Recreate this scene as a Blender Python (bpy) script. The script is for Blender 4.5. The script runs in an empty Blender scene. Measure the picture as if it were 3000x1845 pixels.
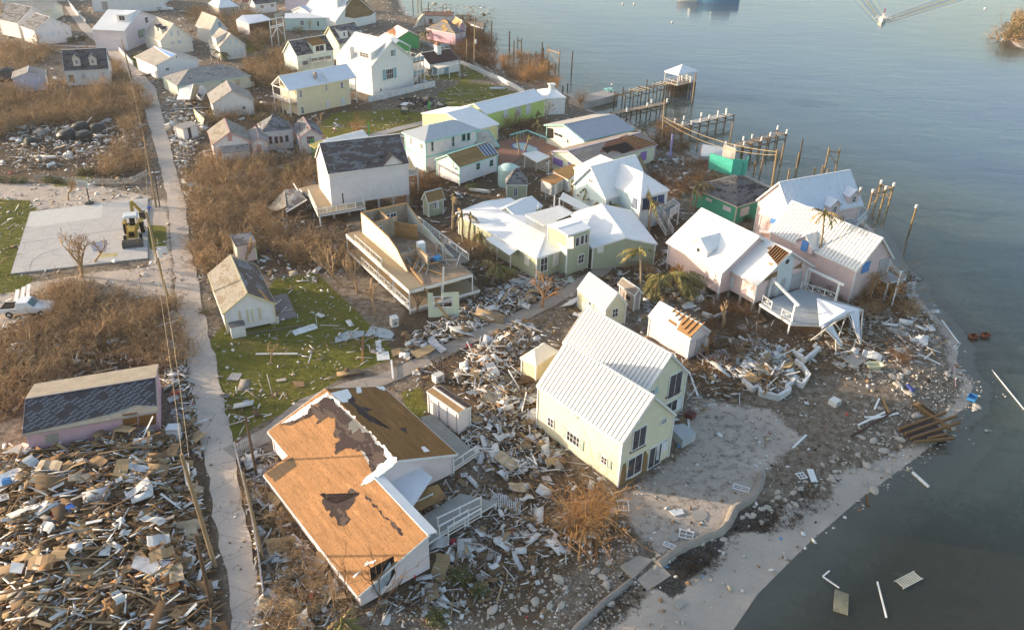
import bpy,math,random
import numpy as np
from mathutils import Vector,Matrix
random.seed(7);RNG=np.random.default_rng(7)
SC=bpy.context.scene
COL=SC.collection
rad=math.radians
# ---------------- camera, world, sun, exposure ----------------
CAMH=50.0;F_PX=2400.0;PITCH=rad(29.83);ROLL=rad(1.35)
cam_d=bpy.data.cameras.new('camera');cam=bpy.data.objects.new('camera',cam_d);COL.objects.link(cam)
SC.camera=cam
cam_d.sensor_width=36;cam_d.lens=36*F_PX/3000.0;cam_d.clip_start=1;cam_d.clip_end=6000
_fw=np.array([0,math.cos(PITCH),-math.sin(PITCH)]);_r=np.array([1.0,0,0]);_u=np.cross(_r,_fw)
_R=_r*math.cos(ROLL)+_u*math.sin(ROLL);_U=-_r*math.sin(ROLL)+_u*math.cos(ROLL)
cam.matrix_world=Matrix(((_R[0],_U[0],-_fw[0],0),(_R[1],_U[1],-_fw[1],0),(_R[2],_U[2],-_fw[2],CAMH),(0,0,0,1)))
SUN_AZ=169.6;SUN_EL=10.5
world=bpy.data.worlds.new('World');SC.world=world;world.use_nodes=True
wn=world.node_tree;bg=wn.nodes['Background']
sky=wn.nodes.new('ShaderNodeTexSky');sky.sky_type='NISHITA';sky.sun_disc=False
sky.sun_elevation=rad(SUN_EL);sky.sun_rotation=rad(90-SUN_AZ);sky.altitude=0;sky.air_density=1.0;sky.dust_density=2.2;sky.ozone_density=1.0
wn.links.new(sky.outputs[0],bg.inputs[0]);bg.inputs[1].default_value=0.15
sun_d=bpy.data.lights.new('sun','SUN');sun_d.energy=3.2;sun_d.angle=rad(0.6);sun_d.color=(1.0,0.80,0.58)
sun=bpy.data.objects.new('sun',sun_d);COL.objects.link(sun)
_s=Vector((math.cos(rad(SUN_AZ))*math.cos(rad(SUN_EL)),math.sin(rad(SUN_AZ))*math.cos(rad(SUN_EL)),math.sin(rad(SUN_EL))))
sun.rotation_euler=_s.to_track_quat('Z','Y').to_euler()
SC.view_settings.view_transform='Standard';SC.view_settings.look='None';SC.view_settings.gamma=1
SC.view_settings.use_curve_mapping=False;SC.view_settings.exposure=1.45
SC.render.engine='CYCLES';SC.cycles.max_bounces=6;SC.cycles.transparent_max_bounces=8
SC.cycles.diffuse_bounces=3;SC.cycles.glossy_bounces=2;SC.cycles.volume_bounces=0;SC.cycles.caustics_reflective=False;SC.cycles.caustics_refractive=False

# ---------------- survey: from measured points to metres ----------------
REG=dict(a=(0,0,3.279),b=(750,0,3.279),c=(1500,0,3.279),d=(2250,0,3.279),e=(0,460,3.279),f=(750,360,4.448),g=(1150,300,4.448),h=(1550,300,4.448),
i=(950,600,4.448),j=(1300,540,4.098),k=(1900,460,3.024),l=(0,920,3.279),m=(750,920,3.279),n=(1500,860,3.279),o=(2250,860,3.279),p=(0,1385,3.279),
q=(750,1385,3.279),r=(1500,1385,3.279),s=(2250,1385,3.279),t=(1560,1080,4.2),u=(1000,80,6.873),v=(780,180,7.56),w=(1850,180,4.918),x=(2200,640,3.78),
y=(0,0,5.4),z=(580,640,4.2),A=(750,1200,2.7),B=(1950,600,6.047),C=(600,0,6.575),D=(840,0,6.575),E=(1200,0,5.815),F=(300,0,3.744),G=(460,200,3.588),
H=(500,320,2.69),I=(60,1090,4.304),J=(1980,460,3.076),K=(1950,900,3.076),N=(0,0,1.0),Z=(0,0,0.8197))
def P(c,x,y):
 a,b,s=REG[c]; return (a+x/s,b+y/s)
def PL(c,*xy):
 return [P(c,xy[i],xy[i+1]) for i in range(0,len(xy),2)]
CAMP=np.array([0,0,CAMH])
def ray(p):
 return (p[0]-1500)/F_PX*_R-(p[1]-922.5)/F_PX*_U+_fw
def at(p,z=0.0):
 d=ray(p); return CAMP+d*((z-CAMH)/d[2])
def up_to(base,p):
 """height of a point straight above the ground point base that is seen at p"""
 d=ray(p); return CAMH+d[2]*(math.hypot(base[0],base[1])/math.hypot(d[0],d[1]))
def proj(v):
 v=np.asarray(v,float)-CAMP;k=v@_fw
 return (1500+F_PX*(v@_R)/k,922.5-F_PX*(v@_U)/k)

# ---------------- materials ----------------
def _nt(m):m.use_nodes=True; return m.node_tree
class NB:
 def __init__(s,name):
  s.m=bpy.data.materials.new(name);s.t=_nt(s.m);s.n=s.t.nodes;s.b=s.n['Principled BSDF']
 def new(s,ty,**kw):
  n=s.n.new('ShaderNode'+ty)
  for k,v in kw.items():
   if k.startswith('i_'):
    n.inputs[k[2:].replace('_',' ')].default_value=v
   else:setattr(n,k,v)
  return n
 def l(s,a,b):s.t.links.new(a,b)
 def uv(s): return s.new('UVMap').outputs[0]
 def obj(s): return s.new('TexCoord').outputs['Object']
 def pos(s): return s.new('NewGeometry').outputs['Position']
 def noise(s,vec,scale,detail=3,rough=.55,dist=0.0):
  n=s.new('TexNoise');n.inputs['Scale'].default_value=scale;n.inputs['Detail'].default_value=detail
  n.inputs['Roughness'].default_value=rough;n.inputs['Distortion'].default_value=dist
  if vec is not None:s.l(vec,n.inputs['Vector'])
  return n.outputs['Fac']
 def mul(s,vec,xyz):
  n=s.new('VectorMath',operation='MULTIPLY');s.l(vec,n.inputs[0]);n.inputs[1].default_value=xyz; return n.outputs[0]
 def add(s,vec,other):
  n=s.new('VectorMath',operation='ADD');s.l(vec,n.inputs[0])
  if isinstance(other,tuple):n.inputs[1].default_value=other
  else:s.l(other,n.inputs[1])
  return n.outputs[0]
 def floorv(s,vec,xyz):
  a=s.mul(vec,tuple(1/q for q in xyz));n=s.new('VectorMath',operation='FLOOR');s.l(a,n.inputs[0]); return n.outputs[0]
 def ma(s,op,a,b=None,c=None):
  n=s.new('Math',operation=op)
  for i,v in enumerate((a,b,c)):
   if v is None:continue
   if isinstance(v,(int,float)):n.inputs[i].default_value=v
   else:s.l(v,n.inputs[i])
  return n.outputs[0]
 def sep(s,vec):
  n=s.new('SeparateXYZ');s.l(vec,n.inputs[0]); return n.outputs
 def ramp(s,fac,*stops,interp='LINEAR'):
  n=s.new('ValToRGB');n.color_ramp.interpolation=interp
  e=n.color_ramp.elements
  while len(e)<len(stops):e.new(.5)
  for el,(p,c) in zip(e,stops):
   el.position=p;el.color=(c,c,c,1) if isinstance(c,(int,float)) else (*c,1)
  s.l(fac,n.inputs[0]); return n.outputs[0]
 def mix(s,f,a,b,bt='MIX'):
  n=s.new('Mix',data_type='RGBA',blend_type=bt)
  for k,v in ((0,f),(6,a),(7,b)):
   if isinstance(v,(int,float)):n.inputs[k].default_value=v if k==0 else (v,v,v,1)
   elif isinstance(v,tuple):n.inputs[k].default_value=(*v,1)
   else:s.l(v,n.inputs[k])
  return n.outputs[2]
 def fin(s,col,rough=.8,bump=None,bs=.3,bd=.02,spec=.3,metal=0.0):
  if isinstance(col,tuple):s.b.inputs['Base Color'].default_value=(*col,1)
  else:s.l(col,s.b.inputs['Base Color'])
  if isinstance(rough,(int,float)):s.b.inputs['Roughness'].default_value=rough
  else:s.l(rough,s.b.inputs['Roughness'])
  s.b.inputs['Specular IOR Level'].default_value=spec;s.b.inputs['Metallic'].default_value=metal
  if bump is not None:
   n=s.new('Bump');n.inputs['Strength'].default_value=bs;n.inputs['Distance'].default_value=bd
   s.l(bump,n.inputs['Height']);s.l(n.outputs[0],s.b.inputs['Normal'])
  return s.m
_mc={}
def cached(f):
 def g(*a,**kw):
  k=(f.__name__,a,tuple(sorted(kw.items())))
  if k not in _mc:_mc[k]=f(*a,**kw)
  return _mc[k]
 return g
def dk(c,f): return tuple(v*f for v in c)
@cached
def paint(col,var=.12,rough=.6):
 b=NB('paint');n=b.noise(b.pos(),1.3,5,.65);n2=b.noise(b.pos(),11,2)
 c=b.mix(b.ramp(n,(.35,0.0),(.75,1.0)),col,dk(col,1-var*1.6));c=b.mix(b.ramp(n2,(.3,0.0),(.8,.35)),c,dk(col,1-var*2))
 return b.fin(c,rough,n2,.15,.01)
@cached
def siding(col,mode='lap',step=.17):
 b=NB('siding');x,y,z=b.sep(b.uv())
 v=y if mode=='lap' else x
 f=b.ma('FRACT',b.ma('DIVIDE',v,step))
 row=b.ma('FLOOR',b.ma('DIVIDE',v,step))
 wn_=b.new('TexWhiteNoise',noise_dimensions='1D');b.l(row,wn_.inputs['W'])
 n=b.noise(b.pos(),.9,5,.65);n3=b.noise(b.mul(b.pos(),(3,3,.5)),1.2,4,.7)
 c=b.mix(b.ramp(n,(.3,0.0),(.8,1.0)),col,dk(col,.86))
 c=b.mix(b.ma('MULTIPLY',wn_.outputs[0],.18),c,dk(col,.72))
 c=b.mix(b.ramp(n3,(.62,0.0),(.8,.4)),c,(.32,.28,.22))
 ln=b.ramp(f,(0.0,1.0),(.10,.75),(.16,0.0))
 c=b.mix(b.ma('MULTIPLY',ln,.30),c,dk(col,.45))
 bh=b.ramp(f,(0.0,0.0),(.12,1.0),(1.0,.55)) if mode=='lap' else b.ramp(f,(0.0,0.0),(.1,1.0),(.9,1.0),(1.0,0.0))
 return b.fin(c,.62,bh,.5,.02)
@cached
def whiteroof(col,row=.3):
 b=NB('white_roof');x,y,z=b.sep(b.uv());f=b.ma('FRACT',b.ma('DIVIDE',y,row))
 n=b.noise(b.pos(),.8,5,.6);n2=b.noise(b.mul(b.uv(),(.7,4,1)),1.6,3)
 c=b.mix(b.ramp(n,(.35,0.0),(.8,.8)),col,dk(col,.87));c=b.mix(b.ramp(n2,(.5,0.0),(.8,.5)),c,dk(col,.78))
 c=b.mix(b.ramp(f,(0.0,.35),(.10,0.0)),c,dk(col,.5))
 return b.fin(c,.55,b.ramp(f,(0.0,0.0),(.12,1.0),(1.0,.6)),.35,.02)
@cached
def metal(col,rough=.38):
 b=NB('sheet_metal');n=b.noise(b.pos(),.7,4,.6);n2=b.noise(b.mul(b.uv(),(3,.4,1)),1.2,3)
 c=b.mix(b.ramp(n,(.3,0.0),(.8,.8)),col,dk(col,.88));c=b.mix(b.ramp(n2,(.55,0.0),(.8,.5)),c,dk(col,.75))
 return b.fin(c,rough,n,.1,.02,.4)
@cached
def shingle(A=(.22,.21,.2),Bc=(.05,.048,.05),Cc=(.35,.2,.09),th1=.62,th2=.8,seed=0.0):
 """tabs in rows; where tabs are torn off the felt (Bc) and further the boards (Cc) show"""
 b=NB('shingles');uv=b.uv()
 q=b.floorv(uv,(.33,.145,1));wn_=b.new('TexWhiteNoise',noise_dimensions='3D');b.l(q,wn_.inputs['Vector'])
 qn=b.add(b.mul(q,(.33,.145,0)),(seed,seed*1.7,seed))
 big=b.noise(b.mul(qn,(.55,1.5,1)),.75,4,.6);fine=b.noise(qn,2.2,2)
 m=b.ma('ADD',b.ma('MULTIPLY',big,.8),b.ma('ADD',b.ma('MULTIPLY',fine,.16),b.ma('MULTIPLY',wn_.outputs[0],.06)))
 c=b.mix(b.ma('MULTIPLY',wn_.outputs[0],.75),A,dk(A,.62))
 n=b.noise(b.pos(),.6,5,.65);c=b.mix(b.ramp(n,(.35,0.0),(.75,.6)),c,dk(A,1.35))
 y=b.sep(uv)[1];f=b.ma('FRACT',b.ma('DIVIDE',y,.145));x=b.sep(uv)[0];fx=b.ma('FRACT',b.ma('DIVIDE',x,.33))
 c=b.mix(b.ramp(f,(0.0,.5),(.16,0.0)),c,dk(A,.4));c=b.mix(b.ramp(fx,(0.0,.3),(.06,0.0)),c,dk(A,.5))
 pl=b.ma('FRACT',b.ma('DIVIDE',y,.19));wood=b.mix(b.ramp(pl,(0.0,.8),(.1,0.0)),Cc,dk(Cc,.3))
 wnz=b.noise(b.mul(uv,(.5,6,1)),2.0,4,.7);wood=b.mix(b.ramp(wnz,(.4,0.0),(.75,.8)),wood,dk(Cc,.55))
 s1=b.ma('GREATER_THAN',m,th1*.88+.02);s2=b.ma('GREATER_THAN',m,th2*.88+.02)
 c=b.mix(s1,c,Bc);c=b.mix(s2,c,wood)
 h=b.ma('SUBTRACT',b.ramp(f,(0.0,0.0),(.15,1.0),(1.0,.5)),b.ma('MULTIPLY',s1,1.5))
 return b.fin(c,.9,h,.7,.025,.15)
@cached
def boards(col,step=.14,axis='u',var=.45,gap=.35,scr=0.0):
 """planks running along the surface: axis 'u' = planks run along u"""
 b=NB('boards');uv=b.uv();x,y,z=b.sep(uv);v,w_=(y,x) if axis=='u' else (x,y)
 f=b.ma('FRACT',b.ma('DIVIDE',v,step));row=b.ma('FLOOR',b.ma('DIVIDE',v,step))
 wn_=b.new('TexWhiteNoise',noise_dimensions='1D');b.l(row,wn_.inputs['W'])
 seg=b.ma('FLOOR',b.ma('ADD',b.ma('DIVIDE',w_,2.6),b.ma('MULTIPLY',wn_.outputs[0],7)))
 w2=b.new('TexWhiteNoise',noise_dimensions='2D');cx=b.new('CombineXYZ');b.l(row,cx.inputs[0]);b.l(seg,cx.inputs[1]);b.l(cx.outputs[0],w2.inputs['Vector'])
 gr=b.noise(b.mul(uv,(.6,9,1) if axis=='u' else (9,.6,1)),2.2,5,.7)
 c=b.mix(b.ma('MULTIPLY',w2.outputs[0],var),col,dk(col,.45));c=b.mix(b.ramp(gr,(.35,0.0),(.8,.75)),c,dk(col,.5))
 n=b.noise(b.pos(),.5,4,.6);c=b.mix(b.ramp(n,(.4,0.0),(.75,.5)),c,dk(col,.6))
 if scr:n9=b.noise(b.mul(uv,(.25,1.6,1) if axis=='u' else (1.6,.25,1)),1.1,4,.7);c=b.mix(b.ramp(n9,(.52,0.0),(.66,.55)),c,dk(col,.38));c=b.mix(b.ramp(n9,(.3,.6),(.44,0.0)),c,dk(col,1.35))
 if scr:
  sp=b.noise(b.mul(uv,(1.2,5,1) if axis=='u' else (5,1.2,1)),2.6,2,.5);c=b.mix(b.ramp(sp,(.64,0.0),(.655,.9)),c,(.05,.038,.035))
 c=b.mix(b.ramp(f,(0.0,gap*2),(.09,0.0)),c,dk(col,.25))
 return b.fin(c,.85,b.ramp(f,(0.0,0.0),(.1,1.0),(.92,1.0),(1.0,0.0)),.5,.02,.15)
@cached
def plywood(col,seed=0.0):
 b=NB('plywood');uv=b.uv()
 br=b.new('TexBrick',offset=.5);b.l(uv,br.inputs['Vector']);br.inputs['Scale'].default_value=1;br.inputs['Brick Width'].default_value=2.44;br.inputs['Row Height'].default_value=1.22
 br.inputs['Mortar Size'].default_value=.012;br.inputs['Color1'].default_value=(*col,1);br.inputs['Color2'].default_value=(*dk(col,.68),1);br.inputs['Mortar'].default_value=(*dk(col,.2),1)
 n=b.noise(b.add(uv,(seed,seed,0)),1.6,6,.75);c=b.mix(b.ramp(n,(.35,0.0),(.75,.8)),br.outputs[0],dk(col,.5))
 n2=b.noise(b.mul(b.add(uv,(seed,0,0)),(.8,3,1)),1.4,3,.6);c=b.mix(b.ramp(n2,(.66,0.0),(.69,1.0)),c,(.03,.028,.03))
 return b.fin(c,.85,n,.2,.02,.15)
@cached
def timber(col,var=.5):
 """single pieces of wood: each object its own tone, grain along the longest side"""
 b=NB('timber');oi=b.new('ObjectInfo').outputs['Random'];o=b.obj()
 c=b.mix(b.ma('MULTIPLY',oi,var),col,dk(col,.45));gr=b.noise(b.mul(b.add(o,(.3,.7,.1)),(.8,14,14)),1.2,4,.65)
 c=b.mix(b.ramp(gr,(.35,0.0),(.8,.7)),c,dk(col,.5));n=b.noise(b.pos(),1.4,3);c=b.mix(b.ramp(n,(.5,0.0),(.8,.5)),c,dk(col,.55))
 return b.fin(c,.85,gr,.3,.01,.15)
@cached
def lit(col,amt=.5,sc=3.0,rough=.85,bs=.4):
 """rough natural surface: stone, concrete, cloth, bark"""
 b=NB('rough_surface');p=b.pos();n=b.noise(p,sc,6,.7);n2=b.noise(p,sc*.23,4,.6)
 c=b.mix(b.ramp(n,(.3,0.0),(.75,amt)),col,dk(col,.4));c=b.mix(b.ramp(n2,(.35,0.0),(.75,amt)),c,dk(col,1.45))
 return b.fin(c,rough,n,bs,.03,.2)
@cached
def glass(col=(.03,.032,.04)):
 b=NB('window_glass');n=b.noise(b.pos(),.8,2);c=b.mix(b.ramp(n,(.4,0.0),(.6,.7)),col,dk(col,2.6))
 return b.fin(c,.12,None,spec=.6)
@cached
def tint(name_,col,rough=.5,spec=.4,metal_=0.0):
 b=NB(name_);n=b.noise(b.pos(),4,3); return b.fin(b.mix(b.ramp(n,(.3,0.0),(.8,.4)),col,dk(col,.7)),rough,None,spec=spec,metal=metal_)
@cached
def brush(col,col2):
 b=NB('dry_twigs');oi=b.new('ObjectInfo').outputs['Random'];n=b.noise(b.obj(),.9,3);n2=b.noise(b.obj(),7,2)
 c=b.mix(b.ramp(n,(.35,0.0),(.7,1.0)),col,col2);c=b.mix(b.ma('MULTIPLY',oi,.55),c,dk(col2,.55));c=b.mix(b.ramp(n2,(.35,0.0),(.75,.7)),c,dk(col,1.5))
 return b.fin(c,.8,None,spec=.2)
@cached
def leaf(col,col2):
 b=NB('foliage');oi=b.new('ObjectInfo').outputs['Random'];n=b.noise(b.obj(),2.5,3)
 c=b.mix(b.ramp(n,(.35,0.0),(.7,1.0)),col,col2);c=b.mix(b.ma('MULTIPLY',oi,.4),c,dk(col,.6))
 return b.fin(c,.6,None,spec=.3)

WHITE=(.80,.80,.79);TRIM=(.78,.77,.75);MILK=(.74,.73,.70)
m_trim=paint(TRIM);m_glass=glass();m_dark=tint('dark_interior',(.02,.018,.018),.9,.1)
m_conc=lit((.36,.34,.31),.35,1.5,.9,.2)

# ---------------- mesh helpers ----------------
_BF=np.array([[0,3,2,1],[4,5,6,7],[0,1,5,4],[1,2,6,5],[2,3,7,6],[3,0,4,7]])
_BV=np.array([[-1,-1,-1],[1,-1,-1],[1,1,-1],[-1,1,-1],[-1,-1,1],[1,-1,1],[1,1,1],[-1,1,1]])*.5
def nrm(v):
 v=np.asarray(v,float);n=np.linalg.norm(v); return v/n if n>1e-9 else v
class MB:
 def __init__(s):s.v=[];s.f=[];s.m=[];s.n=0
 def raw(s,V,Fc,mi=0):
  V=np.asarray(V,float);s.v.append(V)
  for f in Fc:s.f.append(tuple(int(i)+s.n for i in f));s.m.append(mi)
  s.n+=len(V); return s
 def box(s,c,size,R=None,mi=0):
  V=_BV*np.asarray(size,float)
  if R is not None:V=V@np.asarray(R).T
  return s.raw(V+np.asarray(c,float),_BF,mi)
 def beam(s,p,q,w,h,mi=0,up=(0,0,1)):
  p=np.asarray(p,float);q=np.asarray(q,float);d=q-p;L=np.linalg.norm(d)
  if L<1e-6: return s
  x=d/L;u_=np.asarray(up,float)
  if abs(x@u_)>.98:u_=np.array([1.0,0,0])
  y=nrm(np.cross(u_,x));z=np.cross(x,y)
  return s.box((p+q)/2,(L,w,h),np.array([x,y,z]).T,mi)
 def slab(s,poly,th,mi=0,up=None):
  """flat polygon given by its outer face; th = thickness behind it"""
  Q=np.asarray(poly,float)
  n=np.zeros(3)
  for i in range(len(Q)):n+=np.cross(Q[i]-Q[0],Q[(i+1)%len(Q)]-Q[0])
  n=nrm(n)
  if up is not None and n@np.asarray(up,float)<0:Q=Q[::-1];n=-n
  k=len(Q);B_=Q-n*th
  Fc=[tuple(range(k)),tuple(range(2*k-1,k-1,-1))]+[(i,i+k,(i+1)%k+k,(i+1)%k) for i in range(k)]
  return s.raw(np.vstack([Q,B_]),Fc,mi)
 def tube(s,pts,rs,n=6,mi=0,cap=True):
  pts=[np.asarray(p,float) for p in pts];V=[];k=len(pts)
  for i,p in enumerate(pts):
   d=nrm(pts[min(i+1,k-1)]-pts[max(i-1,0)]);a=nrm(np.cross(d,(0,0,1) if abs(d[2])<.9 else (1,0,0)));b_=np.cross(d,a)
   r_=rs[i] if hasattr(rs,'__len__') else rs
   for j in range(n):an=2*math.pi*j/n;V.append(p+(a*math.cos(an)+b_*math.sin(an))*r_)
  Fc=[(i*n+j,i*n+(j+1)%n,(i+1)*n+(j+1)%n,(i+1)*n+j) for i in range(k-1) for j in range(n)]
  if cap:Fc+=[tuple(range(n-1,-1,-1)),tuple((k-1)*n+j for j in range(n))]
  return s.raw(V,Fc,mi)
 def quad(s,a,b,c,d,mi=0): return s.raw([a,b,c,d],[(0,1,2,3)],mi)
 def mesh(s,name,mats):
  me=bpy.data.meshes.new(name)
  V=np.vstack(s.v) if s.v else np.zeros((0,3))
  me.from_pydata(V.tolist(),[],s.f)
  for m in (mats if isinstance(mats,(list,tuple)) else [mats]):me.materials.append(m)
  if len(set(s.m))>1:me.polygons.foreach_set('material_index',s.m)
  set_uv(me,V); return me
def set_uv(me,V):
 nl=len(me.loops)
 if not nl: return
 uvl=me.uv_layers.new(name='UVMap')
 li=np.zeros(nl,int);me.loops.foreach_get('vertex_index',li)
 npol=len(me.polygons);N_=np.zeros(npol*3);me.polygons.foreach_get('normal',N_);N_=N_.reshape(-1,3)
 lt=np.zeros(npol,int);me.polygons.foreach_get('loop_total',lt)
 NN=np.repeat(N_,lt,axis=0);T=np.cross(np.tile([0,0,1.0],(nl,1)),NN);tn=np.linalg.norm(T,axis=1)
 T[tn<.05]=(1,0,0);T/=np.linalg.norm(T,axis=1)[:,None];Bt=np.cross(NN,T);Bt[Bt[:,2]<0]*=1
 pv=V[li];uvl.data.foreach_set('uv',np.stack([(pv*T).sum(1),(pv*Bt).sum(1)],1).astype(np.float32).ravel())
def arr_mesh(name,V,Fq,mats,mi=None,uv=False):
 """big arrays: V (n,3), Fq (m,k) faces of equal size"""
 me=bpy.data.meshes.new(name);k=Fq.shape[1]
 me.vertices.add(len(V));me.vertices.foreach_set('co',np.asarray(V,np.float32).ravel())
 me.loops.add(Fq.size);me.loops.foreach_set('vertex_index',Fq.astype(np.int32).ravel())
 me.polygons.add(len(Fq));me.polygons.foreach_set('loop_start',np.arange(0,Fq.size,k,dtype=np.int32))
 if mi is not None:me.polygons.foreach_set('material_index',np.asarray(mi,np.int32))
 for m in (mats if isinstance(mats,(list,tuple)) else [mats]):me.materials.append(m)
 me.update(calc_edges=True)
 if uv:set_uv(me,np.asarray(V,float))
 return me
def boxes_arr(C,S,R):
 """n boxes: centres, sizes, rotation matrices -> V, F"""
 n=len(C);V=np.einsum('nij,nkj->nki',R,_BV[None]*S[:,None])+C[:,None]
 Fq=(_BF[None]+(np.arange(n)*8)[:,None,None]).reshape(-1,4); return V.reshape(-1,3),Fq
def sticks_arr(Pa,Qa,r0,r1):
 """n three-sided tapering sticks"""
 n=len(Pa);d=Qa-Pa;d/=np.linalg.norm(d,axis=1)[:,None]+1e-9
 ref=np.where(np.abs(d[:,2:3])<.9,np.array([[0,0,1.0]]),np.array([[1.0,0,0]]));a=np.cross(d,ref);a/=np.linalg.norm(a,axis=1)[:,None]+1e-9;b_=np.cross(d,a)
 V=np.zeros((n,6,3))
 for j in range(3):
  o=a*math.cos(2.0944*j)+b_*math.sin(2.0944*j);V[:,j]=Pa+o*np.reshape(r0,(-1,1));V[:,3+j]=Qa+o*np.reshape(r1,(-1,1))
 F0=np.array([[0,1,4,3],[1,2,5,4],[2,0,3,5]]); return V.reshape(-1,3),(F0[None]+(np.arange(n)*6)[:,None,None]).reshape(-1,4)
def rotm(rx,ry,rz):
 rx,ry,rz=np.atleast_1d(rx),np.atleast_1d(ry),np.atleast_1d(rz);n=max(len(rx),len(ry),len(rz));o=np.zeros(n)
 rx,ry,rz=rx+o,ry+o,rz+o;cx,sx,cy,sy,cz,sz=np.cos(rx),np.sin(rx),np.cos(ry),np.sin(ry),np.cos(rz),np.sin(rz)
 R=np.empty((n,3,3));R[:,0,0]=cz*cy;R[:,0,1]=cz*sy*sx-sz*cx;R[:,0,2]=cz*sy*cx+sz*sx
 R[:,1,0]=sz*cy;R[:,1,1]=sz*sy*sx+cz*cx;R[:,1,2]=sz*sy*cx-cz*sx;R[:,2,0]=-sy;R[:,2,1]=cy*sx;R[:,2,2]=cy*cx
 return R

# ---------------- objects ----------------
def tag(o,label=None,cat=None,group=None,kind=None):
 if label:o['label']=label
 if cat:o['category']=cat
 if group:o['group']=group
 if kind:o['kind']=kind
 return o
def obj(name,me,parent=None,loc=None,rot=None):
 o=bpy.data.objects.new(name,me);COL.objects.link(o)
 if parent is not None:o.parent=parent
 if loc is not None:o.location=[float(v) for v in loc]
 if rot is not None:o.rotation_euler=rot if hasattr(rot,'__len__') else (0,0,rot)
 return o
def put(name,mb,mats,parent=None,**kw): return obj(name,mb.mesh(name,mats),parent,**kw)
def thing(name,label,cat,loc=(0,0,0),rz=0.0,group=None):
 return tag(obj(name,None,None,loc,rz),label,cat,group)
def one(name,mb,mats,label,cat,group=None,**kw): return tag(put(name,mb,mats,**kw),label,cat,group)
def struct(name,me): return tag(obj(name,me),kind='structure')
def dup(root,loc=None,rot=None,label=None,scale=None):
 r=root.copy();COL.objects.link(r)
 if loc is not None:r.location=[float(v) for v in loc]
 if rot is not None:r.rotation_euler=rot if hasattr(rot,'__len__') else (0,0,rot)
 if scale is not None:r.scale=scale if hasattr(scale,'__len__') else (scale,)*3
 if label:r['label']=label
 for ch in list(root.children):
  c=ch.copy();COL.objects.link(c);c.parent=r
  for g in list(ch.children):g2=g.copy();COL.objects.link(g2);g2.parent=c
 return r
FOOT=[]  # footprints that debris and brush keep clear of (world polygons)
def inpoly(X,Y,poly):
 X=np.asarray(X);Y=np.asarray(Y);c=np.zeros(X.shape,bool);n=len(poly);j=n-1
 for i in range(n):
  xi,yi,xj,yj=poly[i][0],poly[i][1],poly[j][0],poly[j][1]
  if yi!=yj:c^=((yi>Y)!=(yj>Y))&(X<(xj-xi)*(Y-yi)/(yj-yi)+xi)
  j=i
 return c
def clear(X,Y,extra=()):
 k=np.ones(np.shape(X),bool)
 for p in list(FOOT)+list(extra):k&=~inpoly(X,Y,p)
 return k

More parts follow.
